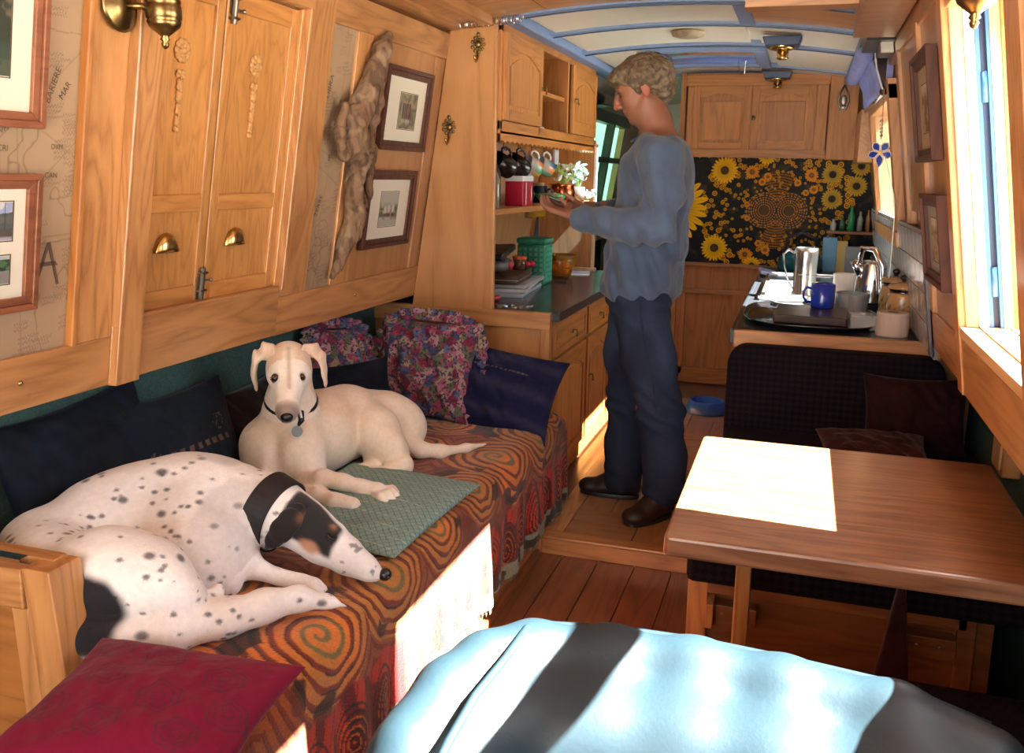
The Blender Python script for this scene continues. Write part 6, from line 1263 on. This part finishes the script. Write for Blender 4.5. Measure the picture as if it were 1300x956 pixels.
def spotted_dog():
    t = thing('spotted_dog', 'white dog with black ticking and black head patches, curled asleep in a black collar', 'dog', (-1.25, 1.6, .47))
    B = Blob((-1.80, 1.20, .43), (-.78, 2.05, .78), .0050)
    B.chain([((-1.53, 1.52, .56), .095), ((-1.50, 1.64, .575), .105), ((-1.44, 1.72, .585), .112), ((-1.36, 1.78, .588), .118), ((-1.28, 1.79, .585), .108), ((-1.22, 1.79, .585), .090)], .06)
    B.chain([((-1.55, 1.50, .55), .085), ((-1.46, 1.42, .55), .095), ((-1.36, 1.36, .56), .09)], .06)      # rump turning to the front
    B.chain([((-1.36, 1.64, .53), .09), ((-1.26, 1.62, .53), .085), ((-1.20, 1.60, .515), .055)], .05)      # belly
    # neck and head
    B.chain([((-1.22, 1.80, .600), .084), ((-1.15, 1.795, .603), .078), ((-1.09, 1.785, .598), .062)], .04)
    ax = V3(.165, .012, -.075); ax /= np.linalg.norm(ax); lt = V3(.15, -.93, .33); lt -= ax*(lt@ax); lt /= np.linalg.norm(lt); un = np.cross(lt, ax); un = un if un[2] > 0 else -un
    hc = V3(-1.045, 1.785, .588); R_ = np.stack([lt, ax, un], 1); H = lambda a, b, c: tuple(hc+a*lt+b*ax+c*un)
    B.ell(H(0, -.005, .002), (.054, .068, .052), R_, k=.03); B.ell(H(.0, .045, -.004), (.045, .06, .040), R_, k=.03); B.ell(H(.030, .02, -.016), (.022, .045, .030), R_, k=.02)
    B.chain([(H(0, .02, -.020), .036), (H(0, .10, -.018), .028)], .02)
    B.ell(H(.028, .050, .020), (.016, .022, .012), R_, k=.012); B.ell(H(-.028, .050, .020), (.016, .022, .012), R_, k=.012)
    B.chain([(H(0, .07, -.006), .037), (H(0, .12, -.012), .030), (H(0, .165, -.016), .024), (H(0, .195, -.018), .019)], .025)
    B.chain([(H(.004, .0, -.030), .034), (H(.006, .05, -.034), .027), (H(.006, .12, -.032), .021), (H(.004, .175, -.029), .015)], .03)
    B.cap(H(.034, .062, .010), H(.036, .072, .008), .005, .004, .008, sub=True)
    # foreleg shoulder bulk, elbow
    B.chain([((-1.30, 1.70, .60), .075), ((-1.21, 1.67, .560), .058), ((-1.15, 1.68, .520), .042)], .03)
    B.chain([((-1.15, 1.68, .515), .036), ((-1.08, 1.70, .492), .022), ((-1.02, 1.705, .484), .019), ((-.985, 1.70, .482), .020)], .008)
    for k in (-1, 0, 1): B.cap((-.982, 1.70+.012*k, .482), (-.962, 1.692+.013*k, .478), .010, .008, .004)
    B.chain([((-1.33, 1.68, .60), .07), ((-1.22, 1.66, .55), .05), ((-1.15, 1.62, .50), .035)], .03)
    # near thigh big and round, lower leg, paws
    B.ell((-1.265, 1.42, .575), (.135, .105, .100), rotm(0, .15, .2), k=.04)
    B.chain([((-1.30, 1.42, .58), .095), ((-1.19, 1.43, .575), .075), ((-1.135, 1.43, .555), .055)], .03)
    B.chain([((-1.145, 1.43, .535), .045), ((-1.14, 1.40, .50), .032), ((-1.16, 1.35, .485), .028)], .02)
    B.chain([((-1.175, 1.34, .50), .024), ((-1.13, 1.41, .52), .017), ((-1.10, 1.47, .54), .014), ((-1.095, 1.50, .545), .017)], .01)
    B.chain([((-1.12, 1.37, .50), .02), ((-1.09, 1.43, .515), .016), ((-1.075, 1.475, .525), .018), ((-1.065, 1.50, .52), .015)], .010)
    for k in (-1, 0, 1): B.cap((-1.073, 1.478+.006*k, .525+.011*k), (-1.053, 1.492+.006*k, .522+.012*k), .0085, .007, .004)
    B.chain([((-1.28, 1.31, .505), .040), ((-1.20, 1.335, .498), .042), ((-1.12, 1.385, .505), .040), ((-1.05, 1.45, .510), .035), ((-1.0, 1.52, .518), .028), ((-.95, 1.58, .515), .021), ((-.90, 1.61, .502), .014), ((-.865, 1.625, .490), .006)], .02)
    # folds between shoulder and ribs / thigh and belly
    B.cap((-1.33, 1.60, .66), (-1.20, 1.53, .58), .012, .014, .03, sub=True)
    B.disp(lambda P: .0035*(fbm(P, 26, 3, 14)-.5)+.016*(vn(P, 8, 16)-.5))
    v, f = B.mesh(2)
    c = np.zeros((len(v), 3))+np.array(s2l((228, 228, 226)))
    c = mixc(c, s2l((206, 190, 172)), sst(.5, .75, fbm(v, 6, 3, 13))*.3)
    q = v-hc; a_, b_, c_ = q@lt, q@ax, q@un; near = np.linalg.norm(q, axis=1) < .25; head = near & (b_ > -.06)
    body = ~head
    rs = np.random.RandomState(5); ids = rs.choice(len(v), 520, replace=False)
    for n_, i_ in enumerate(ids):
        p_ = v[i_]; r_ = rs.uniform(.0025, .0055) if n_ % 7 else rs.uniform(.006, .010)
        if head[i_] or (n_ % 7 and vn(p_[None], 8, 8)[0] < .42): continue
        dd = np.linalg.norm((v-p_)*np.array([.75, .9, 1.2]), axis=1); c = mixc(c, s2l((62, 62, 70)), sst(r_*1.5, r_*.6, dd)*.85)
    c = mixc(c, s2l((178, 176, 176)), sst(.45, .6, vn(v, 11, 23))*body*sst(-1.42, -1.28, v[:, 0])*sst(1.54, 1.66, v[:, 1])*.5)
    # black patch on the buttock and at the far rump
    wob = .02*(vn(v, 30, 5)-.5)
    c = mixc(c, (.006, .006, .010), sst(.012, -.012, np.sqrt(((v[:, 0]+1.27)/1.0)**2+((v[:, 1]-1.315)/.9)**2+((v[:, 2]-.545)/.95)**2)-.088+wob))
    c = mixc(c, (.008, .007, .008), sst(.012, -.012, np.linalg.norm(v-V3(-1.60, 1.60, .58), axis=1)-.085+wob))
    # head: black cap with tan cheek, white blaze, pale muzzle
    def S(x, e=.006): return sst(-e, e, x)
    wb_ = .014*(vn(v, 38, 5)-.5)
    blaze = S(.0095+.25*np.clip(b_-.02, 0, 1)-np.abs(a_+.006)+wb_*.5)*S(c_-.01)
    blk = S(.085+wb_-b_-.9*np.abs(a_-.03)*0)*S(b_+.055+wb_)*S(c_+.034+wb_*.8)*(1-blaze)*head
    c = mixc(c, (.008, .008, .010), blk*.99)
    chk = S(.014-np.hypot((b_-.036)/1.7, c_+.032)+wb_*.3)*S(a_-.015)*head; c = mixc(c, s2l((188, 140, 110)), chk*.9)
    tb_ = np.exp(-(((a_-.030)/.010)**2+((b_-.060)/.008)**2+((c_-.032)/.012)**2)); c = mixc(c, s2l((170, 118, 84)), tb_*head*.9)
    c = mixc(c, s2l((186, 180, 176)), head*sst(.07, .14, b_)*.35); c = mixc(c, s2l((66, 60, 60)), (head & (b_ > .10) & (vn(v, 90, 31) > .76))*.7)
    c = mixc(c, s2l((96, 66, 56)), ((np.abs(v[:, 2]-.50) < .02) & (v[:, 0] > -1.075) & (v[:, 0] < -1.05) & (v[:, 1] < 1.52) & (v[:, 1] > 1.46))*.7)
    c *= (.93+.14*vn(v, 150, 5))[:, None]
    mk('body', (v, f), M['fur'], t, smooth=True, col=c)
    n_ = mk('nose', ball(H(0, .212, -.012), (.0155, .0150, .0145), 20, 12), M['nose'], t, smooth=True); mk('nostril', ball(H(.009, .223, -.012), .0035, 8, 6), M['black'], n_)
    mk('closed_eye', tube([H(.037, .052, .014), H(.0405, .060, .008), H(.040, .070, .006), H(.036, .078, .008)], [.0012, .0022, .0022, .001], 6), M['claw'], t, smooth=True)
    mk('mouth_line', tube([H(.026, .09, -.046), H(.025, .13, -.042), H(.019, .17, -.034), H(.010, .200, -.028)], .0015, 6), M['black'], t)
    for sgn, pts, nm in ((1, [(.046, -.028, .022, .022, 0), (.058, -.030, .0, .028, 0), (.060, -.036, -.03, .028, 0), (.052, -.044, -.06, .020, 0), (.046, -.050, -.082, .008, 0)], 'near'), (-1, [(-.046, -.02, .02, .02, 0), (-.060, -.01, -.01, .022, 0), (-.06, .0, -.04, .012, 0)], 'far')):
        E_ = Blob(hc-.15, hc+.15, .004)
        for a, b in zip(pts[:-1], pts[1:]): E_.cap(H(*a[:3]), H(*b[:3]), a[3], b[3], .008, flat=(lt, .32))
        ev, ef = E_.mesh(2); qq = ev-hc; m = .55*np.exp(-(((qq@ax+.010)/.010)**2+((qq@un-.016)/.012)**2)); ec_ = mixc(np.zeros((len(ev), 3))+np.array((.010, .009, .010)), s2l((150, 100, 70)), m*.8*(sgn > 0))
        mk('ear', (ev, ef), M['fur'], t, smooth=True, col=ec_)
    # broad collar round the neck
    ctr = V3(-1.142, 1.79, .603); an = V3(.95, -.08, -.28); an /= np.linalg.norm(an); u_ = np.cross(an, [0, 1, 0]); u_ /= np.linalg.norm(u_); w_ = np.cross(an, u_); vs = []; fs = []; n = 48
    for i in range(n):
        a = 2*math.pi*i/n; d = u_*math.cos(a)*1.0+w_*math.sin(a)*1.0
        for (h_, r_) in ((-.030, .089), (-.028, .093), (.028, .088), (.030, .084), (.0, .070)): vs.append(tuple(ctr+an*h_+d*r_))
    for i in range(n):
        j = (i+1) % n
        for k in range(5): l = (k+1) % 5; fs.append((i*5+k, j*5+k, j*5+l, i*5+l))
    mk('collar', (vs, fs), plain('black_nylon_collar', (.008, .008, .011), .6), t, smooth=False, bevel=.001)
    # paw pads
    for p in ((-1.062, 1.497, .538), (-1.057, 1.502, .525), (-1.06, 1.498, .512)): mk('paw_pad', ball(p, (.006, .007, .006), 10, 6), M['lid'], t, smooth=True)
    return t
spotted_dog()
# ================================================================ MAN
M['skin'] = vcol('weathered_skin', .5, bump=.15, bscale=260, spec=.4)
M['hair'] = vcol('grey_brown_hair', .7, bump=.5, bscale=160)
def man():
    t = thing('person', 'person in blue-grey jumper and jeans standing by the kitchen, head bowed over the hands', 'person', (-.58, 3.56, .071))
    B = Blob((-1.02, 3.22, .10), (-.30, 3.92, 1.88), .0050)
    hx, hy = -.622, 3.55
    # head, tilted down: face towards -x and slightly to the camera
    fw_ = V3(-.90, -.16, -.40); fw_ /= np.linalg.norm(fw_); lt = V3(-.17, .985, 0); lt -= fw_*(lt@fw_); lt /= np.linalg.norm(lt); un = np.cross(lt, fw_); un = un if un[2] > 0 else -un
    hc = V3(hx, hy, 1.738); R_ = np.stack([fw_, lt, un], 1); H = lambda f_, l_, u_: tuple(hc+f_*fw_+l_*lt+u_*un)
    B.ell(H(-.012, 0, .022), (.096, .075, .080), R_, k=.03)                     # cranium
    B.ell(H(.045, 0, -.030), (.050, .058, .080), R_, k=.03)                     # face block
    B.ell(H(.030, 0, -.085), (.050, .046, .032), R_, k=.03)                     # jaw
    B.ell(H(.070, 0, -.112), (.018, .022, .015), R_, k=.02)                     # chin
    for s in (-1, 1):
        B.ell(H(.052, s*.040, -.035), (.030, .018, .022), R_, k=.02)            # cheek
        B.chain([(H(.0, s*.052, -.055), .014), (H(.03, s*.042, -.095), .014)], .02)
        B.ell(H(.084, s*.028, -.004), (.012, .018, .011), R_, k=.008, sub=True)    # eye socket
        B.cap(H(.086, s*.012, .016), H(.078, s*.042, .014), .009, .007, .012)      # brow
        B.ell(H(.076, s*.028, -.006), (.012, .0145, .010), R_, k=.005)             # lid over the eyeball
    B.chain([(H(.092, 0, .006), .009), (H(.106, 0, -.022), .010), (H(.115, 0, -.040), .0115)], .010)   # nose
    for s in (-1, 1): B.ell(H(.103, s*.011, -.044), (.011, .008, .008), R_, k=.006)
    B.cap(H(.090, -.016, -.066), H(.090, .016, -.066), .0075, .0075, .008); B.cap(H(.088, -.014, -.080), H(.088, .014, -.080), .0075, .0075, .008); B.cap(H(.099, -.018, -.0725), H(.099, .018, -.0725), .0028, .0028, .004, sub=True)
    for s in (-1, 1):   # ears
        B.ell(H(-.008, s*.078, -.022), (.018, .008, .031), R_, k=.008); B.ell(H(-.004, s*.086, -.020), (.009, .006, .017), R_, k=.006, sub=True)
    # neck, trunk
    B.chain([((-.585, 3.55, 1.66), .060), ((-.560, 3.55, 1.60), .058), ((-.535, 3.55, 1.53), .065)], .03)
    B.chain([((-.54, 3.44, 1.49), .07), ((-.54, 3.66, 1.49), .07)], .05); B.ell((-.545, 3.55, 1.38), (.115, .17, .16), k=.06); B.ell((-.585, 3.55, 1.15), (.115, .150, .17), k=.06); B.ell((-.60, 3.55, .96), (.115, .155, .11), k=.06)
    # arms
    B.chain([((-.52, 3.37, 1.475), .055), ((-.50, 3.335, 1.33), .046), ((-.505, 3.33, 1.215), .040), ((-.62, 3.355, 1.220), .040), ((-.74, 3.39, 1.238), .033), ((-.835, 3.425, 1.246), .026)], .03)
    B.chain([((-.52, 3.73, 1.475), .055), ((-.53, 3.77, 1.34), .046), ((-.56, 3.78, 1.235), .040), ((-.66, 3.73, 1.235), .038), ((-.76, 3.66, 1.262), .032), ((-.825, 3.60, 1.275), .026)], .03)
    # left hand: palm and cupped fingers
    def hand(wr, fx, across, upn, fl, curl):
        wr = V3(*wr); fx = V3(*fx)/np.linalg.norm(fx); across = V3(*across); across -= fx*(across@fx); across /= np.linalg.norm(across); upn = np.cross(fx, across); upn = upn if upn[2] > 0 else -upn
        Q = lambda a, b, c: wr+a*fx+b*across+c*upn
        for k in (-1.5, -.5, .5, 1.5): B.cap(Q(.012, k*.011, 0), Q(.078, k*.0175, 0), .0135, .0115, .012)
        for k, L_ in zip((-1.5, -.5, .5, 1.5), fl):
            b0 = Q(.078, k*.0185, 0); p = [b0]; ang = 0; cur = b0
            for j, (seg, c_) in enumerate(((.45, curl[0]), (.30, curl[1]), (.25, curl[2]))):
                ang += c_; d = fx*math.cos(ang)+upn*math.sin(ang)+across*k*.02; cur = cur+d*L_*seg; p.append(cur)
            for j, (ra, rb) in enumerate(((.0100, .0092), (.0092, .0086), (.0086, .0072))): B.cap(p[j], p[j+1], ra, rb, .004)
        return Q
    QL = hand((-.842, 3.425, 1.247), (-.93, .12, .28), (.1, 1, .10), (0, 0, 1), (.064, .074, .076, .068), (.15, .45, .45))
    B.cap(QL(.02, .020, .010), QL(.050, .046, .022), .0130, .0105, .010); B.cap(QL(.050, .046, .022), QL(.082, .040, .040), .0100, .0080, .004)
    QR = hand((-.838, 3.590, 1.274), (-.93, -.30, .10), (-.25, 1, -.10), (0, 0, 1), (.064, .072, .070, .058), (.10, .35, .40))
    B.cap(QR(.02, -.020, .010), QR(.050, -.044, .024), .0130, .0105, .010); B.cap(QR(.050, -.044, .024), QR(.080, -.042, .042), .0100, .0080, .004)
    # legs inside the jeans
    B.chain([((-.61, 3.63, .90), .085), ((-.635, 3.635, .52), .060), ((-.63, 3.645, .16), .042)], .04); B.chain([((-.58, 3.46, .90), .085), ((-.50, 3.465, .50), .060), ((-.475, 3.475, .16), .042)], .04)
    B.disp(lambda P: .0012*(fbm(P, 60, 2, 4)-.5))
    v, f = B.mesh(1)
    c = np.zeros((len(v), 3))+np.array(s2l((142, 98, 76))); q = v-hc; f_, l_, u_ = q@fw_, q@lt, q@un
    c = mixc(c, s2l((160, 88, 68)), sst(.4, .7, fbm(v, 22, 3, 8))*.35)
    c = mixc(c, s2l((150, 64, 56)), ((np.abs(u_+.073) < .011) & (f_ > .075) & (np.abs(l_) < .022))*.7); c = mixc(c, s2l((176, 84, 70)), (np.exp(-(((f_-.11)/.02)**2+(l_/.02)**2+((u_+.035)/.02)**2)))*.5)
    for s in (-1, 1): c = mixc(c, s2l((96, 70, 52)), np.exp(-(((l_-s*.028)/.018)**4+((u_-.020)/.005)**4))*(f_ > .06)*.6); c = mixc(c, s2l((60, 40, 34)), np.exp(-(((l_-s*.028)/.014)**4+((u_+.011)/.0022)**2))*(f_ > .075)*.9)
    c = mixc(c, s2l((178, 82, 68)), (np.abs(l_) > .074)*(np.abs(f_+.008) < .03)*(u_ > -.06)*(u_ < .02)*.4)
    mk('body', (v, f), M['skin'], t, smooth=True, col=c); BV = v.copy()
    # hair
    Hb = Blob(hc-.17, hc+.17, .0045)
    Hb.ell(H(-.020, 0, .034), (.104, .088, .082), R_, k=.03); Hb.ell(H(-.070, 0, -.020), (.060, .082, .075), R_, k=.04)
    Hb.ell(H(.052, -.004, .066), (.052, .066, .030), R_, k=.03); Hb.ell(H(.088, -.01, .055), (.022, .048, .018), R_, k=.02)     # fringe
    for s in (-1, 1): Hb.ell(H(-.012, s*.074, .014), (.052, .016, .042), R_, k=.02); Hb.cap(H(.018, s*.072, .0), H(.016, s*.070, -.028), .012, .006, .012)
    Hb.ell(H(.115, 0, -.045), (.085, .088, .078), R_, k=.012, sub=True)        # open face
    for s in (-1, 1): Hb.ell(H(.002, s*.094, -.030), (.024, .02, .030), R_, k=.008, sub=True)
    def hd(P):
        q = P-hc; a, b, c_ = q@fw_, q@lt, q@un; curl = sst(.0, -.09, a); return .010*(fbm(np.stack([a*.7, b*1.5, c_*.9], -1), 42, 3, 3)-.5)*2*(.4+.9*curl)+.0010*np.sin((b*1.2+.35*a)*620+6*vn(P, 16, 3))*(1-curl*.5)+.004*(vn(P, 34, 6)-.5)
    Hb.disp(hd); v, f = Hb.mesh(0); q = v-hc
    st = .5*vn(np.stack([q@fw_*2, q@lt*22, q@un*8], -1), 9, 5)+.5*vn(v, 120, 8); c = mixc(np.zeros((len(v), 3))+np.array(s2l((84, 70, 54))), s2l((124, 108, 86)), sst(.35, .75, st)); c = mixc(c, s2l((170, 160, 142)), sst(-.02, -.12, q@fw_)*sst(.45, .7, vn(v, 40, 9))*.5)
    hr = mk('hair', (v, f), M['hair'], t, smooth=True, col=c)
    # loose strands
    rnd = random.Random(3); gs = []
    for k in range(420):
        th = rnd.uniform(0, 2*math.pi); ph = rnd.uniform(.05, 1.0); d0 = V3(math.cos(th)*math.cos(ph*1.3), math.sin(th)*math.cos(ph*1.3), math.sin(ph*1.3))
        back = d0[0] < 0; base = hc+R_@(d0*V3(.108, .086, .086)+V3(-.018, 0, .030)); base += 0
        if d0[0] > .55 and d0[2] < .5: continue
        dirn = R_@V3(.5 if d0[0] > -.1 else -.35, rnd.uniform(-.5, .5)+d0[1]*.4, -.5+rnd.uniform(-.2, .3)); L_ = rnd.uniform(.02, .045); p = [base]; dd = dirn/np.linalg.norm(dirn)
        for j in range(3): dd = dd+V3(rnd.uniform(-.3, .3), rnd.uniform(-.3, .3), -.15+rnd.uniform(-.2, .2))*(1.4 if back else .7); dd /= np.linalg.norm(dd); p.append(p[-1]+dd*L_/3)
        gs.append(tube([tuple(x) for x in p], [.0014, .0012, .001, .0004], 4))
    so = mk('loose_strands', join(*gs), plain('light_hair_strand', s2l((140, 120, 94)), .6), hr); so['kind'] = 'stuff'
    # eyes (looking down, narrow slit)
    hv = BV[np.linalg.norm(BV-hc, axis=1) < .16]
    def on(f_, l_, u_, lift=.001):     # point of the face surface nearest to a wanted place
        p = V3(*H(f_, l_, u_)); n_ = hv[np.argmin(np.linalg.norm(hv-p, axis=1))]; d = n_-V3(*H(.02, 0, u_)); return tuple(n_+d/np.linalg.norm(d)*lift)
    mk('mouth_line', tube([on(.085, -.024, -.075), on(.095, -.012, -.0735), on(.098, 0, -.073), on(.095, .012, -.0735), on(.085, .024, -.075)], .0017, 6), M['lid'], t, smooth=True)
    for s in (-1, 1): mk('eyelash_line', tube([on(.088, s*.015, -.011), on(.090, s*.027, -.015), on(.082, s*.042, -.011)], .0019, 6), M['claw'], t); mk('eyelid_fold', tube([on(.088, s*.016, .001), on(.090, s*.028, .005), on(.080, s*.044, .0)], .0010, 6), M['lid'], t); mk('eyebrow', tube([on(.096, s*.012, .016, .0015), on(.094, s*.028, .021, .002), on(.078, s*.048, .016, .001)], [.002, .0036, .0015], 6, flat=.6), plain('brow_hair', s2l((96, 72, 50)), .8), t, smooth=True)
    # jumper
    J = Blob((-.92, 3.18, .80), (-.30, 3.96, 1.62), .0060)
    J.ell((-.535, 3.55, 1.46), (.095, .165, .085), k=.06); J.chain([((-.535, 3.43, 1.475), .083), ((-.535, 3.67, 1.475), .083)], .06); J.ell((-.548, 3.55, 1.36), (.142, .200, .18), k=.07)
    J.ell((-.575, 3.55, 1.15), (.150, .190, .20), k=.08); J.ell((-.592, 3.55, .99), (.150, .195, .12), k=.08)
    J.chain([((-.51, 3.37, 1.465), .082), ((-.485, 3.325, 1.34), .068), ((-.490, 3.315, 1.215), .058), ((-.60, 3.335, 1.220), .058), ((-.70, 3.37, 1.232), .053), ((-.78, 3.400, 1.240), .044), ((-.85, 3.424, 1.243), .039)], .035)
    J.chain([((-.52, 3.73, 1.465), .080), ((-.53, 3.78, 1.34), .070), ((-.56, 3.79, 1.225), .064), ((-.66, 3.74, 1.228), .058), ((-.74, 3.68, 1.252), .046), ((-.84, 3.60, 1.268), .040)], .035)
    J.ell((-.585, 3.55, 1.60), (.090, .075, .062), k=.02, sub=True)            # neckline
    J.cap((-.575, 3.55, 1.56), (-.62, 3.55, 1.70), .066, .07, .012, sub=True)
    def jf(P):
        x, y, z = P[:, 0], P[:, 1], P[:, 2]; w = .012*np.sin((z*.8+x*2.4)*34+5*vn(P, 5, 3))*sst(1.42, 1.25, z)*.55
        w += .024*(fbm(np.stack([x*1.2+z*.6, y*1.2, z*.35-x*.5], -1), 12, 3, 4)-.5)*1.6; w += .002*np.abs(np.sin((x*2.2-z*.8)*26+4*vn(P, 6, 9)))*sst(1.25, 1.10, z)
        arm = sst(1.33, 1.27, z)*sst(1.14, 1.19, z)*(x < -.56); return w*(1-arm*.75)+arm*.0022*np.sin(x*95+z*50+6*vn(P, 11, 6))
    J.disp(jf)
    # open ends: hem and cuffs
    J.cut((-.60, 3.55, .905), (-.24, -.05, -1)); J.cut((-.832, 3.42, 1.243), (-1, .2, 0), .003)
    v, f = J.mesh(2)
    c = np.zeros((len(v), 3))+np.array(s2l((78, 98, 124))); c = mixc(c, s2l((58, 72, 94)), sst(.4, .7, fbm(v, 14, 3, 5))*.4); mk('jumper', (v, f), vcol('wool_jumper', .9, bump=.5, bscale=300, sheen=.25), t, smooth=True, col=c)
    ns = [( -.575+.078*math.cos(a)-.010*math.cos(a), 3.55+.078*math.sin(a), 1.553+.022*math.cos(a)) for a in np.linspace(0, 2*math.pi, 33)]
    mk('neck_band', tube(ns, .008, 8, caps=False), plain('ribbed_neck_band', s2l((70, 88, 112)), .9), t, smooth=True)
    # jeans
    K = Blob((-.86, 3.28, .07), (-.26, 3.84, 1.06), .0060)
    K.ell((-.598, 3.55, .955), (.128, .165, .11), k=.06); K.chain([((-.612, 3.62, .90), .108), ((-.635, 3.635, .70), .094), ((-.638, 3.64, .50), .077), ((-.640, 3.64, .32), .073), ((-.642, 3.645, .17), .082)], .05)
    K.chain([((-.570, 3.475, .90), .110), ((-.53, 3.468, .70), .098), ((-.475, 3.465, .50), .083), ((-.452, 3.47, .32), .079), ((-.448, 3.475, .20), .086)], .05)
    def kf(P):
        x, y, z = P[:, 0], P[:, 1], P[:, 2]; kn = np.exp(-((z-.52)/.10)**2)+1.2*sst(.26, .14, z)+.5*sst(.75, .9, z); return .007*kn*np.sin((z+.5*x+.35*y)*92+6*vn(P, 9, 4))*.8+.014*(fbm(P, 10, 3, 7)-.5)
    K.disp(kf); K.ell((-.63, 3.645, .045), (.16, .10, .068), k=.006, sub=True); K.ell((-.465, 3.475, .035), (.16, .13, .10), k=.006, sub=True)
    v, f = K.mesh(2); c = np.zeros((len(v), 3))+np.array(s2l((34, 46, 68))); c = mixc(c, s2l((70, 92, 124)), np.exp(-((v[:, 2]-.72)/.16)**2)*sst(.3, .7, vn(v, 9, 3))*.45); c = mixc(c, s2l((18, 24, 36)), sst(.30, .12, v[:, 2])*.6); c *= (.85+.3*vn(v*np.array([1, 1, .25]), 420, 3))[:, None]  # paler highlight on the thighs is painted into the denim colour
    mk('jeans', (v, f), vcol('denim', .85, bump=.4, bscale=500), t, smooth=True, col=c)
    mk('side_seam', tube([(-.56, 3.352, .94), (-.535, 3.366, .80), (-.50, 3.371, .66), (-.475, 3.374, .50)], .002, 6), plain('seam_thread', s2l((30, 40, 64)), .8), t, smooth=True)
    # shoes
    def shoe(heel, toe, side):
        heel = V3(*heel); toe = V3(*toe); d = toe-heel; L_ = np.linalg.norm(d); d /= L_; s = np.cross([0, 0, 1.], d); S = Blob(np.minimum(heel, toe)-.09, np.maximum(heel, toe)+V3(.09, .09, .14), .0045)
        P = lambda a, b, c_: tuple(heel+d*a*L_+s*b+V3(0, 0, c_))
        S.chain([(P(.08, 0, .045), .038), (P(.35, 0, .045), .036), (P(.62, 0, .038), .042), (P(.86, .004, .030), .040)], .03, flat=((0, 0, 1), .80))
        S.chain([(P(.12, 0, .085), .038), (P(.35, 0, .080), .036), (P(.55, 0, .058), .034)], .03); S.ell(P(.88, 0, .034), (.045, .045, .028), k=.02)
        S.ell(P(.5, 0, -.15), (.3, .3, .155), k=.004, sub=True); v, f = S.mesh(1); sh_ = mk('shoe', (v, f), plain('dark_brown_leather', (.016, .008, .006), .5, bump=.2, bscale=120), t, smooth=True)
        n = 26; vs = []
        for i in range(n):
            a = 2*math.pi*i/n; ca, sa = math.cos(a), math.sin(a); wd = .042+.008*ca; pt = heel+d*(L_*.5+(L_*.5+.012)*ca)+s*wd*np.sign(sa)*abs(sa)**.7; vs.append((pt[0], pt[1]))
        mk('sole', prism(vs, lambda a, b, q: (a, b, q), .0712, .088), M['black'], sh_, bevel=.003)
        for k in range(4): mk('lace', tube([P(.42+.07*k, -.022, .098-.012*k), P(.44+.07*k, 0, .108-.012*k), P(.42+.07*k, .022, .098-.012*k)], .0024, 6), M['black'], sh_, smooth=True)
    shoe((-.585, 3.655, .072), (-.815, 3.66, .072), 1); shoe((-.43, 3.50, .072), (-.560, 3.34, .072), -1)
    tag(mk('dark_gadget', xf(box(-.055, .035, -.024, .024, 0, .011), rotm(0, .30, .1), (-.918, 3.50, 1.300)), M['black'], None, bevel=.003, loc=(-.92, 3.5, 1.30)), 'small dark flat gadget held in both hands of the person', 'gadget')
    return t
man()
print('objects', len(bpy.data.objects))
